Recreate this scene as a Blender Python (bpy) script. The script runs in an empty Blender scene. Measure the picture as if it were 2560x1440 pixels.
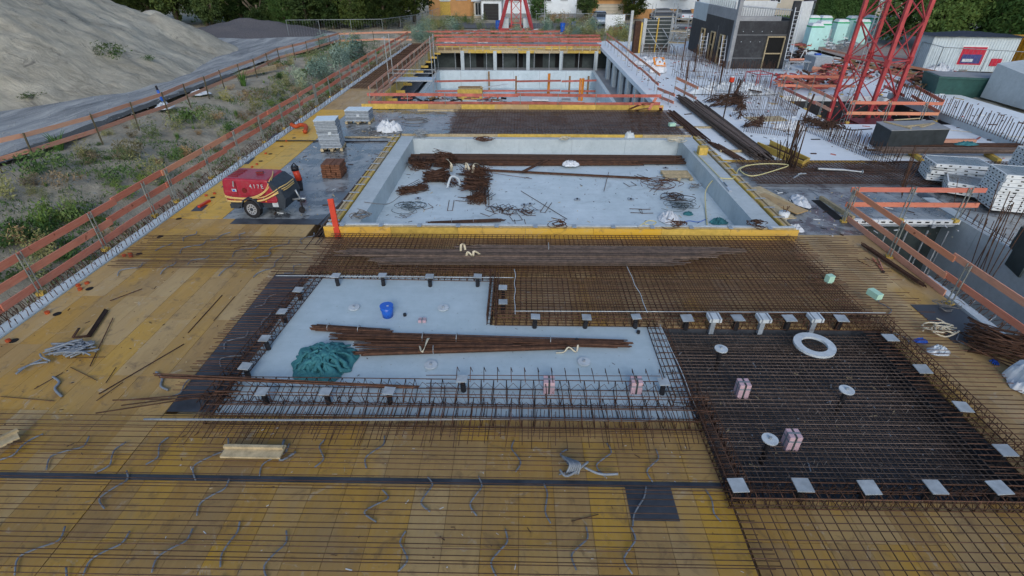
import bpy, math, random
from mathutils import Vector, Matrix, Euler, noise
R = math.radians
random.seed(11)
S = bpy.context.scene
COL = S.collection
# ------------------------------------------------------------------ camera
HC = 6.8
PITCH = math.atan(807/1280.0); YAW = R(0.985)
cd = bpy.data.cameras.new('camera'); cam = bpy.data.objects.new('camera', cd); COL.objects.link(cam)
cam.location = (0, 0, HC); cam.rotation_euler = (math.pi/2-PITCH, 0, YAW)
cd.sensor_width = 36; cd.lens = 18.0; cd.clip_start = 0.1; cd.clip_end = 3000
S.camera = cam
# ------------------------------------------------------------------ light
SUN_EL, SUN_AZ = 30, 176      # azimuth the light comes from (degrees, 0 = +Y, clockwise)
W = bpy.data.worlds.new('World'); S.world = W; W.use_nodes = True
wn = W.node_tree.nodes; wl = W.node_tree.links
bg = wn['Background']; sky = wn.new('ShaderNodeTexSky'); sky.sky_type = 'NISHITA'; sky.sun_disc = False
sky.sun_elevation = R(SUN_EL); sky.sun_rotation = R(SUN_AZ)
sky.air_density = 1.0; sky.dust_density = 1.0; sky.ozone_density = 0.9
wl.new(sky.outputs[0], bg.inputs[0]); bg.inputs[1].default_value = 0.105
sd = bpy.data.lights.new('sun', 'SUN'); sun = bpy.data.objects.new('sun', sd); COL.objects.link(sun)
sd.energy = 0.75; sd.angle = R(25); sd.color = (1.0, 0.985, 0.96)
_v = Vector((math.sin(R(SUN_AZ))*math.cos(R(SUN_EL)), math.cos(R(SUN_AZ))*math.cos(R(SUN_EL)), math.sin(R(SUN_EL))))
sun.rotation_euler = _v.to_track_quat('Z', 'Y').to_euler()
sun.location = _v*60
S.view_settings.view_transform = 'Standard'; S.view_settings.look = 'None'
S.view_settings.exposure = 0.70; S.view_settings.gamma = 1.0; S.view_settings.use_curve_mapping = False
# ------------------------------------------------------------------ helpers
CM = Matrix.Translation(cam.location) @ cam.rotation_euler.to_matrix().to_4x4()
CR = cam.rotation_euler.to_matrix()
def P(x, y, z=0.0):
    """ground position of a surveyed photo point on the level z"""
    d = CR @ Vector((x-1280, -(y-720), -1280))
    t = (z-HC)/d.z
    return Vector((d.x*t, d.y*t, z))
U = random.uniform
def link(o): COL.objects.link(o)
MATW = {}
def wm(o):
    return MATW.get(o.name, Matrix.Identity(4)) if o is not None else Matrix.Identity(4)
def place(o, M, par):
    if par is not None:
        o.parent = par; o.matrix_basis = wm(par).inverted() @ M
    else:
        o.matrix_basis = M
def tag(o, label=None, cat=None, group=None, kind=None):
    if label: o['label'] = label
    if cat: o['category'] = cat
    if group: o['group'] = group
    if kind: o['kind'] = kind
    return o
def thing(name, label, cat, loc=(0,0,0), rz=0, group=None, kind=None):
    o = bpy.data.objects.new(name, None); link(o); o.empty_display_size = .2
    M = Matrix.Translation(loc) @ Matrix.Rotation(rz, 4, 'Z'); o.matrix_basis = M; MATW[o.name] = M
    return tag(o, label, cat, group, kind)
def newmesh(name, vs, fs, mat, smooth=False):
    me = bpy.data.meshes.new(name); me.from_pydata(vs, [], fs); me.update()
    if mat: me.materials.append(mat)
    if smooth: me.polygons.foreach_set('use_smooth', [True]*len(me.polygons))
    return me
def meshobj(name, vs, fs, mat, par=None, M=None, smooth=False):
    o = bpy.data.objects.new(name, newmesh(name, vs, fs, mat, smooth)); link(o)
    M = M or Matrix.Identity(4)
    place(o, M, par); MATW[o.name] = M
    return o
SH = {}
CUBEV = [(-.5,-.5,-.5),(.5,-.5,-.5),(.5,.5,-.5),(-.5,.5,-.5),(-.5,-.5,.5),(.5,-.5,.5),(.5,.5,.5),(-.5,.5,.5)]
CUBEF = [(0,3,2,1),(4,5,6,7),(0,1,5,4),(1,2,6,5),(2,3,7,6),(3,0,4,7)]
def cyl(n, z0=-.5, z1=.5, r0=1., r1=1.):
    vs = [(r0*math.cos(2*math.pi*i/n), r0*math.sin(2*math.pi*i/n), z0) for i in range(n)]
    vs += [(r1*math.cos(2*math.pi*i/n), r1*math.sin(2*math.pi*i/n), z1) for i in range(n)]
    fs = [(i, (i+1)%n, n+(i+1)%n, n+i) for i in range(n)] + [tuple(range(n-1,-1,-1)), tuple(range(n, 2*n))]
    return vs, fs
def shared(shape, mat):
    k = (shape, mat.name)
    if k in SH: return SH[k]
    if shape == 'cube': me = newmesh('cube_mesh', CUBEV, CUBEF, mat)
    elif shape == 'rod':   # along X, radius 1, length 1
        v, f = cyl(5); me = newmesh('rod_mesh', [(z, x, y) for x, y, z in v], f, mat, True)
    elif shape == 'cyl':
        v, f = cyl(20); me = newmesh('cyl_mesh', v, f, mat)
    elif shape == 'cyl8':
        v, f = cyl(8); me = newmesh('cyl8_mesh', v, f, mat)
    SH[k] = me; return me
def inst(name, me, M, par=None):
    o = bpy.data.objects.new(name, me); link(o); place(o, M, par); MATW[o.name] = M; return o
def box(name, c, s, mat, par=None, rot=(0,0,0)):
    M = Matrix.Translation(c) @ Euler(rot).to_matrix().to_4x4() @ Matrix.Diagonal((s[0], s[1], s[2], 1))
    return inst(name, shared('cube', mat), M, par)
def bx(name, x0, x1, y0, y1, z0, z1, mat, par=None):
    return box(name, ((x0+x1)/2, (y0+y1)/2, (z0+z1)/2), (x1-x0, y1-y0, z1-z0), mat, par)
def frame_x(p0, p1, up=(0,0,1)):
    p0 = Vector(p0); p1 = Vector(p1); d = p1-p0; L = d.length; x = d/L if L > 0 else Vector((1,0,0))
    z = Vector(up); y = z.cross(x)
    if y.length < 1e-4: y = Vector((0,1,0)).cross(x) if abs(x.y) < .9 else Vector((1,0,0)).cross(x)
    y.normalize(); z = x.cross(y)
    M = Matrix((x, y, z)).transposed().to_4x4(); M.translation = (p0+p1)/2
    return M, L
def beam(name, p0, p1, w, h, mat, par=None, up=(0,0,1)):
    M, L = frame_x(p0, p1, up)
    return inst(name, shared('cube', mat), M @ Matrix.Diagonal((L, w, h, 1)), par)
def rod(name, p0, p1, r, mat, par=None):
    M, L = frame_x(p0, p1)
    return inst(name, shared('rod', mat), M @ Matrix.Diagonal((L, r, r, 1)), par)
def cylo(name, c, r, h, mat, par=None, rot=(0,0,0), shape='cyl'):
    M = Matrix.Translation(c) @ Euler(rot).to_matrix().to_4x4() @ Matrix.Diagonal((r, r, h, 1))
    return inst(name, shared(shape, mat), M, par)
class MB:
    def __init__(s): s.v = []; s.f = []
    def add(s, vs, fs, M=None):
        n = len(s.v)
        s.v += [tuple(M @ Vector(v)) for v in vs] if M else [tuple(v) for v in vs]
        s.f += [tuple(i+n for i in f) for f in fs]
    def box(s, x0, x1, y0, y1, z0, z1):
        s.add([(x0,y0,z0),(x1,y0,z0),(x1,y1,z0),(x0,y1,z0),(x0,y0,z1),(x1,y0,z1),(x1,y1,z1),(x0,y1,z1)], CUBEF)
    def rod(s, p0, p1, r, n=4):
        M, L = frame_x(p0, p1)
        v, f = cyl(n); s.add([(z*L, x*r, y*r) for x, y, z in v], f, M)
    def beam(s, p0, p1, w, h, up=(0,0,1)):
        M, L = frame_x(p0, p1, up); s.add(CUBEV, CUBEF, M @ Matrix.Diagonal((L, w, h, 1)))
    def tube(s, pts, r, n=6, closed=False):
        pts = [Vector(p) for p in pts]; N = len(pts); base = len(s.v); prev = None
        for i, p in enumerate(pts):
            if closed: t = pts[(i+1)%N]-pts[i-1]
            else: t = pts[min(i+1, N-1)]-pts[max(i-1, 0)]
            t.normalize()
            if prev is None:
                a = Vector((0,0,1)) if abs(t.z) < .9 else Vector((1,0,0)); u = t.cross(a).normalized()
            else:
                u = prev - t*prev.dot(t)
                if u.length < 1e-5: u = t.orthogonal()
                u.normalize()
            prev = u; w = t.cross(u)
            for k in range(n):
                a = 2*math.pi*k/n; s.v.append(tuple(p+u*(r*math.cos(a))+w*(r*math.sin(a))))
        for i in range(N if closed else N-1):
            j = (i+1)%N
            for k in range(n):
                s.f.append((base+i*n+k, base+i*n+(k+1)%n, base+j*n+(k+1)%n, base+j*n+k))
        if not closed:
            s.f.append(tuple(base+k for k in range(n-1,-1,-1))); s.f.append(tuple(base+(N-1)*n+k for k in range(n)))
    def build(s, name, mat, par=None, smooth=False):
        return meshobj(name, s.v, s.f, mat, par, None, smooth)
    def build_at(s, name, mat, par, M, smooth=False):   # geometry given in local space of M
        return meshobj(name, s.v, s.f, mat, par, M, smooth)
def spline(pts, k=5):
    pts = [Vector(p) for p in pts]; out = []
    for i in range(len(pts)-1):
        p0 = pts[max(i-1,0)]; p1 = pts[i]; p2 = pts[i+1]; p3 = pts[min(i+2, len(pts)-1)]
        for j in range(k):
            t = j/k
            out.append(.5*((2*p1)+(p2-p0)*t+(2*p0-5*p1+4*p2-p3)*t*t+(3*p1-p0-3*p2+p3)*t**3))
    out.append(pts[-1]); return out
def tubeobj(name, pts, r, mat, par=None, n=6, closed=False, k=5):
    m = MB(); m.tube(spline(pts, k) if k > 1 else pts, r, n, closed); return m.build(name, mat, par, True)
def copy_tree(o, parent=None):
    c = o.copy(); link(c); c.parent = parent
    for ch in o.children: copy_tree(ch, c)
    return c
# ------------------------------------------------------------------ materials
def srgb(r, g, b): return tuple(((c/255)/12.92 if c/255 <= .04045 else ((c/255+.055)/1.055)**2.4) for c in (r, g, b))+(1,)
class NT:
    def __init__(s, name, rough=.8, metal=0, spec=.3):
        s.m = bpy.data.materials.new(name); s.m.use_nodes = True; s.t = s.m.node_tree; s.n = s.t.nodes; s.l = s.t.links
        s.b = s.n['Principled BSDF']; s.b.inputs['Roughness'].default_value = rough; s.b.inputs['Metallic'].default_value = metal
        s.b.inputs['Specular IOR Level'].default_value = spec
        s.pos = s.n.new('ShaderNodeNewGeometry').outputs['Position']
        s.rnd = s.n.new('ShaderNodeObjectInfo').outputs['Random']
        s.objc = s.n.new('ShaderNodeTexCoord').outputs['Object']
    def lk(s, a, b): s.l.new(a, b)
    def mapped(s, scale, src=None, rot=(0,0,0)):
        m = s.n.new('ShaderNodeMapping'); m.inputs['Scale'].default_value = scale; m.inputs['Rotation'].default_value = rot
        s.lk(src or s.pos, m.inputs['Vector']); return m.outputs[0]
    def noise(s, scale, detail=4, rough=.6, vec=None, dist=0):
        n = s.n.new('ShaderNodeTexNoise'); n.inputs['Scale'].default_value = scale; n.inputs['Detail'].default_value = detail
        n.inputs['Roughness'].default_value = rough; n.inputs['Distortion'].default_value = dist
        s.lk(vec or s.pos, n.inputs['Vector']); return n.outputs['Fac']
    def ramp(s, fac, stops):
        r = s.n.new('ShaderNodeValToRGB'); e = r.color_ramp.elements
        while len(e) < len(stops): e.new(.5)
        for i, (p, c) in enumerate(stops): e[i].position = p; e[i].color = c if len(c) == 4 else tuple(c)+(1,)
        s.lk(fac, r.inputs[0]); return r.outputs[0]
    def mix(s, fac, a, b, mode='MIX'):
        m = s.n.new('ShaderNodeMix'); m.data_type = 'RGBA'; m.blend_type = mode
        for sock, v in ((m.inputs['Factor'], fac), (m.inputs[6], a), (m.inputs[7], b)):
            if hasattr(v, 'links') or isinstance(v, bpy.types.NodeSocket): s.lk(v, sock)
            else: sock.default_value = v
        return m.outputs[2]
    def math(s, op, a, b=0.0):
        m = s.n.new('ShaderNodeMath'); m.operation = op
        for sock, v in ((m.inputs[0], a), (m.inputs[1], b)):
            if isinstance(v, bpy.types.NodeSocket): s.lk(v, sock)
            else: sock.default_value = v
        return m.outputs[0]
    def color(s, c):
        if isinstance(c, bpy.types.NodeSocket): s.lk(c, s.b.inputs['Base Color'])
        else: s.b.inputs['Base Color'].default_value = c
        return s
    def rough(s, r): s.lk(r, s.b.inputs['Roughness']); return s
    def bump(s, h, strength=.4, dist=.02):
        b = s.n.new('ShaderNodeBump'); b.inputs['Strength'].default_value = strength; b.inputs['Distance'].default_value = dist
        s.lk(h, b.inputs['Height']); s.lk(b.outputs[0], s.b.inputs['Normal']); return s
M = {}
def c4(*a): return tuple(a)+(1,)
def simple(name, col, var=.25, scale=6, rough=.7, metal=0, spec=.3, bump=0, rndv=0.0):
    t = NT(name, rough, metal, spec); f = t.noise(scale, 5, .65)
    a = tuple(x*(1-var) for x in col[:3])+(1,); b = tuple(min(1, x*(1+var)) for x in col[:3])+(1,)
    c = t.ramp(f, [(.3, a), (.7, b)])
    if rndv:
        g = t.ramp(t.rnd, [(0, c4(1-rndv, 1-rndv, 1-rndv)), (1, c4(1, 1, 1))]); c = t.mix(1.0, c, g, 'MULTIPLY')
    t.color(c)
    if bump: t.bump(f, bump)
    M[name] = t.m; return t.m
# yellow three-ply shuttering board: per panel tone, grain along Y, glue marks and scuffs
def plymat(name, stops, gx, bs=.8, bc=(.34,.225,.10), gc=(.60,.42,.17)):
    t = NT(name, .55, 0, .35)
    base = t.ramp(t.rnd, stops)
    grain = t.noise(1.0, 6, .65, t.mapped((14, 1.1, 14) if gx else (1.1, 14, 14)))
    c = t.mix(t.ramp(grain, [(.3, c4(0,0,0)), (.75, c4(.85,.85,.85))]), base, t.mix(.4, base, c4(*gc)))
    blot = t.noise(.9, 5, .65, t.mapped((1.0, .45, 1) if gx else (.45, 1, 1)), .6)
    c = t.mix(t.ramp(blot, [(.42, c4(0,0,0)), (.68, c4(bs,bs,bs))]), c, c4(*bc))
    ft = t.noise(1.7, 6, .8, t.mapped((1, 1, 1), None, (0,0,.6)), 1.6)
    c = t.mix(t.ramp(ft, [(.58, c4(0,0,0)), (.66, c4(.55,.55,.55))]), c, c4(.48,.43,.35))
    yl = t.noise(.55, 4, .6, t.mapped((1.6, .6, 1) if gx else (.6, 1.6, 1)))
    c = t.mix(t.ramp(yl, [(.54, c4(0,0,0)), (.64, c4(.5,.5,.5))]), c, c4(.50,.28,.035))
    st = t.noise(3.2, 5, .7, None, 1.0)
    c = t.mix(t.ramp(st, [(.55, c4(0,0,0)), (.72, c4(.7,.7,.7))]), c, c4(.13,.085,.05))
    sp = t.noise(38, 3, .6)
    c = t.mix(t.ramp(sp, [(.66, c4(0,0,0)), (.74, c4(.55,.55,.55))]), c, c4(.07,.045,.03))
    t.color(c); t.rough(t.ramp(blot, [(.35, c4(.42,)*1 if False else c4(.42,.42,.42)), (.7, c4(.7,.7,.7))]))
    t.bump(grain, .25, .004); M[name] = t.m
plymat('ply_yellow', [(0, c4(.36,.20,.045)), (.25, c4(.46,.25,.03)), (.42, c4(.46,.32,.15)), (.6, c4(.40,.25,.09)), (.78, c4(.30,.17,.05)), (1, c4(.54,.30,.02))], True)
plymat('ply_bright', [(0, c4(.62,.40,.10)), (.5, c4(.66,.42,.07)), (1, c4(.60,.42,.16))], True)
plymat('ply_pale', [(0, c4(.46,.33,.19)), (.5, c4(.40,.25,.10)), (1, c4(.52,.38,.2))], True)
plymat('ply_long', [(0, c4(.62,.38,.06)), (.4, c4(.66,.40,.05)), (.7, c4(.70,.38,.015)), (1, c4(.60,.36,.06))], False, .3, (.55,.38,.16), (.72,.50,.14))
# film faced grey panel, partly wet
t = NT('film_grey', .35, 0, .5)
n1 = t.noise(.75, 6, .68, None, .8); n2 = t.noise(3.5, 5, .7)
w = t.math('ADD', t.math('MULTIPLY', n1, .7), t.math('MULTIPLY', n2, .3))
base = t.ramp(t.rnd, [(0, c4(.045,.05,.055)), (.6, c4(.075,.08,.085)), (1, c4(.14,.145,.15))])
c = t.mix(t.ramp(w, [(.45, c4(0,0,0)), (.57, c4(.85,.85,.85))]), base, c4(.36,.39,.40))
t.color(c); t.rough(t.ramp(w, [(.42, c4(.12,.12,.12)), (.6, c4(.55,.55,.55))])); M['film_grey'] = t.m
t = NT('film_dark', .35, 0, .5); f = t.noise(1.6, 6, .7); c = t.ramp(f, [(.3, c4(.022,.026,.034)), (.75, c4(.075,.085,.10))])
t.color(c); t.rough(t.ramp(f, [(.3, c4(.3,.3,.3)), (.7, c4(.6,.6,.6))])); M['film_dark'] = t.m
# white blinding sheet / concrete
def concmat(name, lo, hi, sc=.8, rough=.85, stain=.35):
    t = NT(name, rough, 0, .3); a = t.noise(sc, 7, .65, None, .4); b = t.noise(sc*9, 5, .7); g = t.noise(60, 3, .6)
    f = t.math('ADD', t.math('MULTIPLY', a, .6), t.math('MULTIPLY', b, .4))
    c = t.ramp(f, [(.33, lo), (.66, hi)])
    st = t.noise(sc*2.3, 6, .7, None, 1.5)
    c = t.mix(t.ramp(st, [(.56, c4(0,0,0)), (.75, c4(stain,)*1 if False else c4(stain,stain,stain))]), c, tuple(x*.55 for x in lo[:3])+(1,))
    sp = t.noise(13, 4, .7); c = t.mix(t.ramp(sp, [(.66, c4(0,0,0)), (.71, c4(.6,.6,.6))]), c, c4(.15,.14,.12))
    rs = t.noise(1.3, 6, .75, None, 2.0); c = t.mix(t.ramp(rs, [(.66, c4(0,0,0)), (.78, c4(.4,.4,.4))]), c, c4(.34,.22,.13))
    tw = t.noise(1.0, 5, .7, t.mapped((.5, 4, 1), None, (0,0,.5))); c = t.mix(t.ramp(tw, [(.4, c4(0,0,0)), (.7, c4(.22,.22,.22))]), c, tuple(x*.78 for x in lo[:3])+(1,))
    t.color(c); t.bump(g, .2, .004); M[name] = t.m
concmat('white_sheet', c4(.38,.48,.52), c4(.50,.60,.65), .5, .7, .08)
concmat('concrete_white', c4(.46,.55,.58), c4(.66,.75,.79), .35, .8, .55)
concmat('slab_white', c4(.70,.76,.79), c4(.82,.87,.90), .3, .8, .12)
concmat('concrete_wall', c4(.39,.45,.47), c4(.55,.61,.63), .8, .8, .3)
concmat('concrete_grey', c4(.22,.23,.24), c4(.36,.37,.38), .7, .85, .3)
# weathered steel
def rust(name, a, b, c_, r=.8):
    t = NT(name, r, .15, .3); f = t.noise(7, 5, .75); g = t.mix(1.0, t.ramp(f, [(.3, a), (.5, b), (.75, c_)]), t.ramp(t.rnd, [(0, c4(.55,.55,.55)), (1, c4(1.3,1.3,1.3))]), 'MULTIPLY')
    t.color(g); M[name] = t.m
rust('rust', c4(.05,.028,.02), c4(.10,.05,.031), c4(.175,.09,.053))
rust('rust_dark', c4(.045,.028,.022), c4(.085,.048,.032), c4(.13,.065,.04))
rust('rust_grey', c4(.07,.055,.048), c4(.14,.103,.083), c4(.23,.165,.13))
# red painted boards
t = NT('board_red', .7, 0, .25)
base = t.ramp(t.rnd, [(0, c4(.52,.14,.085)), (.35, c4(.61,.19,.12)), (.6, c4(.64,.25,.13)), (.8, c4(.62,.30,.21)), (1, c4(.48,.10,.075))])
gr = t.noise(1, 6, .7, t.mapped((3,3,26))); kn = t.noise(5.5, 2, .4)
c = t.mix(t.ramp(gr, [(.35, c4(0,0,0)), (.75, c4(.6,.6,.6))]), base, t.mix(.45, base, c4(.85,.55,.38)))
c = t.mix(t.ramp(kn, [(.70, c4(0,0,0)), (.74, c4(.8,.8,.8))]), c, c4(.20,.06,.03))
c = t.mix(t.ramp(t.noise(1.4, 5, .7), [(.56, c4(0,0,0)), (.75, c4(.4,.4,.4))]), c, c4(.30,.17,.12))
t.color(c); t.bump(gr, .3, .005); M['board_red'] = t.m
t = NT('board_faded', .75, 0, .2)
base = t.ramp(t.rnd, [(0, c4(.56,.23,.14)), (.5, c4(.64,.32,.20)), (1, c4(.50,.19,.12))])
gr = t.noise(1, 6, .7, t.mapped((3,3,26))); c = t.mix(t.ramp(gr, [(.35, c4(0,0,0)), (.75, c4(.6,.6,.6))]), base, c4(.60,.46,.36)); t.color(c); M['board_faded'] = t.m
simple('board_far', c4(.50,.15,.115), .3, 3, .7, rndv=.35)
simple('wood_pale', c4(.50,.40,.24), .3, 9, .7, rndv=.25)
simple('wood_yellow', c4(.62,.42,.09), .25, 5, .6, rndv=.3)
simple('wood_brown', c4(.30,.19,.09), .3, 6, .75, rndv=.3)
simple('galv', c4(.40,.43,.45), .25, 12, .45, .5, .5)
simple('post_steel', c4(.30,.32,.30), .3, 8, .5, .4, .5)
simple('conduit', c4(.22,.25,.285), .2, 10, .6, rndv=.2)
simple('white_paint', c4(.66,.69,.70), .12, 4, .5)
simple('plate_white', c4(.50,.55,.58), .18, 6, .5)
simple('plate_steel', c4(.38,.42,.445), .25, 5, .45, rndv=.25)
simple('black_plastic', c4(.02,.02,.023), .2, 10, .45)
simple('void', c4(.012,.012,.012), .1, 3, .9)
simple('blue_plastic', c4(.015,.11,.52), .08, 6, .35, spec=.5)
simple('glove_blue', c4(.03,.10,.45), .2, 9, .8)
simple('pink_foam', c4(.52,.36,.395), .15, 9, .8)
simple('green_foam', c4(.42,.66,.52), .1, 9, .7)
simple('teal_cloth', c4(.04,.165,.185), .2, 7, .75, bump=.3)
simple('white_cloth', c4(.66,.69,.72), .12, 6, .8, bump=.3)
simple('cream_strap', c4(.62,.56,.42), .1, 8, .8)
simple('compressor_red', c4(.34,.012,.032), .12, 2.5, .34, spec=.5)
t = NT('compressor_red', .38, 0, .5); f = t.noise(3, 5, .7); g = t.noise(14, 5, .8); c = t.ramp(f, [(.3, c4(.26,.01,.026)), (.7, c4(.36,.016,.04))])
c = t.mix(t.ramp(g, [(.5, c4(0,0,0)), (.8, c4(.45,.45,.45))]), c, c4(.33,.17,.15)); c = t.mix(t.ramp(t.noise(30,4,.6), [(.68, c4(0,0,0)), (.74, c4(.7,.7,.7))]), c, c4(.12,.05,.045)); t.color(c); t.rough(t.ramp(g, [(.4, c4(.32,.32,.32)), (.7, c4(.6,.6,.6))])); M['compressor_red'] = t.m
simple('orange_red', c4(.55,.05,.02), .12, 5, .4)
simple('cap_orange', c4(.42,.07,.02), .2, 9, .6)
simple('tyre', c4(.018,.018,.02), .2, 12, .8)
simple('rim', c4(.55,.58,.62), .12, 9, .35, .6)
simple('chassis', c4(.035,.045,.058), .3, 5, .55)
simple('hose_yellow', c4(.60,.42,.16), .1, 8, .5)
simple('hose_cream', c4(.58,.52,.26), .1, 8, .5)
simple('crane_red', c4(.40,.055,.06), .25, 2, .45, .1, .4)
simple('crane_dark', c4(.17,.02,.02), .25, 3, .5)
simple('prop_orange', c4(.75,.26,.03), .15, 5, .5)
simple('stone_stack', c4(.36,.41,.46), .25, 12, .6, rndv=.4)
simple('film_wrap', c4(.60,.66,.70), .12, 9, .25, spec=.6)
simple('stack_brown', c4(.20,.085,.045), .25, 8, .7, rndv=.35)
simple('box_dark', c4(.035,.042,.045), .35, 3, .55)
simple('green_metal', c4(.03,.09,.08), .25, 3, .5)
simple('form_green', c4(.045,.06,.06), .35, 2, .6)
simple('toilet_green', c4(.46,.74,.70), .08, 3, .45)
simple('toilet_dark', c4(.03,.38,.16), .1, 3, .45)
simple('container_white', c4(.52,.60,.64), .1, 2, .5)
simple('poster_red', c4(.45,.02,.05), .3, 9, .4)
simple('poster_blue', c4(.05,.06,.20), .3, 9, .4)
simple('tarp_black', c4(.03,.035,.05), .3, 3, .6)
simple('yellow_metal', c4(.62,.32,.03), .15, 2, .5)
simple('house_white', c4(.74,.80,.84), .08, 1, .85)
simple('house_cream', c4(.50,.45,.36), .1, 1, .85)
simple('house_tan', c4(.50,.27,.11), .15, 1, .85)
simple('roof_red', c4(.24,.07,.05), .25, 2, .8)
simple('roof_grey', c4(.18,.17,.17), .2, 2, .8)
simple('glass_dark', c4(.03,.035,.04), .2, 1, .1, spec=.6)
simple('car_dark', c4(.03,.045,.07), .1, 2, .25, .3, .6)
simple('car_silver', c4(.30,.36,.42), .1, 2, .25, .4, .6)
simple('car_white', c4(.62,.66,.70), .05, 2, .25, 0, .6)
simple('bark', c4(.13,.10,.07), .3, 8, .9)
simple('twig', c4(.10,.085,.05), .3, 8, .9)
simple('wire_fence', c4(.28,.31,.32), .2, 5, .4, .5)
simple('cable_grey', c4(.18,.17,.16), .2, 9, .6)
def leafmat(name, a, b, c_):
    t = NT(name, .65, 0, .2); f = t.noise(.9, 4, .7); g = t.noise(9, 3, .6)
    c = t.ramp(t.math('ADD', t.math('MULTIPLY', f, .6), t.math('MULTIPLY', g, .4)), [(.36, a), (.5, b), (.64, c_)])
    c = t.mix(1.0, c, t.ramp(t.rnd, [(0, c4(.6,.72,.65)), (.5, c4(1,1,1)), (1, c4(1.5,1.3,1.0))]), 'MULTIPLY')
    t.color(c); M[name] = t.m
leafmat('leaf_dark', c4(.013,.028,.009), c4(.038,.068,.02), c4(.085,.12,.032))
leafmat('leaf_mid', c4(.05,.10,.03), c4(.09,.16,.045), c4(.16,.22,.07))
leafmat('leaf_bright', c4(.07,.14,.03), c4(.12,.22,.05), c4(.19,.28,.09))
leafmat('leaf_grey', c4(.09,.15,.13), c4(.17,.25,.21), c4(.32,.40,.34))
leafmat('leaf_dry', c4(.15,.11,.065), c4(.24,.18,.105), c4(.34,.27,.17))
leafmat('leaf_olive', c4(.11,.135,.055), c4(.19,.21,.095), c4(.30,.30,.16))
# earth, sand, gravel road
t = NT('earth', .95, 0, .1)
a = t.noise(.22, 7, .7, None, .6); b = t.noise(2.2, 8, .75); d = t.noise(24, 5, .7)
c = t.ramp(t.math('ADD', t.math('MULTIPLY', a, .5), t.math('MULTIPLY', b, .5)), [(.36, c4(.24,.215,.165)), (.5, c4(.37,.335,.26)), (.66, c4(.50,.46,.37))])
gg = t.noise(.8, 6, .75, None, .8); c = t.mix(t.ramp(gg, [(.60, c4(0,0,0)), (.72, c4(.6,.6,.6))]), c, c4(.10,.12,.055))
c = t.mix(t.ramp(d, [(.62, c4(0,0,0)), (.72, c4(.5,.5,.5))]), c, c4(.10,.09,.07))
t.color(c); t.bump(t.math('ADD', b, t.math('MULTIPLY', d, .25)), .9, .12); M['earth'] = t.m
t = NT('sand', .95, 0, .1)
v = t.mapped((.45, 1.3, .5), None, (0,R(25),R(14))); a = t.noise(.35, 7, .65, None, .5); b = t.noise(2.2, 9, .8, v, .8); d = t.noise(20, 5, .7)
c = t.ramp(t.math('ADD', t.math('MULTIPLY', a, .55), t.math('MULTIPLY', b, .45)), [(.38, c4(.37,.345,.28)), (.5, c4(.55,.515,.42)), (.62, c4(.72,.675,.55))])
c = t.mix(t.ramp(t.noise(.4, 7, .8, None, 1.0), [(.57, c4(0,0,0)), (.66, c4(.75,.75,.75))]), c, c4(.19,.18,.165))
c = t.mix(t.ramp(d, [(.64, c4(0,0,0)), (.74, c4(.5,.5,.5))]), c, c4(.15,.14,.12))
t.color(c); t.bump(t.math('ADD', b, t.math('MULTIPLY', d, .2)), 1.0, .3); M['sand'] = t.m
t = NT('gravel_dark', .95, 0, .1)
a = t.noise(.7, 7, .72, t.mapped((1.5, .22, 1), None, (0,0,R(-6))), .6); d = t.noise(22, 6, .8)
c = t.ramp(t.math('ADD', t.math('MULTIPLY', a, .65), t.math('MULTIPLY', d, .35)), [(.40, c4(.17,.185,.195)), (.5, c4(.30,.315,.32)), (.60, c4(.47,.48,.465))])
t.color(c); t.bump(d, .8, .05); M['gravel_dark'] = t.m
simple('gravel_heap', c4(.11,.105,.11), .45, 14, .95, bump=.8)
simple('black_drain', c4(.07,.075,.075), .5, 16, .95, bump=.8)
simple('asphalt', c4(.12,.125,.13), .2, 3, .9)
simple('paving', c4(.33,.28,.25), .25, 3, .9)
# dark coated wall with pale unfinished top is geometry; this is the coating
t = NT('bitumen', .6, 0, .35); f = t.noise(.8, 6, .7); g = t.noise(5, 5, .7)
t.color(t.ramp(t.math('ADD', t.math('MULTIPLY', f, .6), t.math('MULTIPLY', g, .4)), [(.35, c4(.016,.017,.020)), (.52, c4(.035,.037,.042)), (.68, c4(.075,.08,.085))])); M['bitumen'] = t.m
# ================================================================== GROUND
def sstep(a, b, x):
    t = max(0., min(1., (x-a)/(b-a))); return t*t*(3-2*t)
def fn(x, y, s, seed=0): return noise.fractal(Vector((x*s, y*s, seed*7.3)), 1.0, 2.1, 4)
def ground_z(x, y):
    n = fn(x, y, .25)*.25+fn(x, y, 1.1, 2)*.06
    if x < -11.5:
        t = sstep(-18.6, -12.6, x)
        far = sstep(60.5, 55, y)
        return .12 + n*.6*(1 if x > -22 else .35) - 1.75*t*far + (.16*fn(x, y, .8, 5) if -18.5 < x < -12 else 0)
    if x < 27.3 and -30 < y < 60.3: return -5.0
    if y > 60: return -.02+n*.3
    return -.12+n*.3
def axis(a, b, step, outer):
    v = []; x = a
    while x <= b: v.append(x); x += step
    o = 1.0; lo = a; pre = []
    while lo > -outer: lo -= o; o *= 1.35; pre.append(lo)
    o = 1.0; hi = v[-1]; post = []
    while hi < outer: hi += o; o *= 1.35; post.append(hi)
    return pre[::-1]+v+post
gx = axis(-27, -11.4, .3, 900); gx = [x for x in gx if not (-11.3 < x < -11.0)]
gy = axis(0, 64, .34, 900)
vs = [(x, y, ground_z(x, y)) for y in gy for x in gx]; nx = len(gx)
fs = [(j*nx+i, j*nx+i+1, (j+1)*nx+i+1, (j+1)*nx+i) for j in range(len(gy)-1) for i in range(nx-1)]
tag(meshobj('ground', vs, fs, M['earth'], smooth=True), kind='structure')
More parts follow.
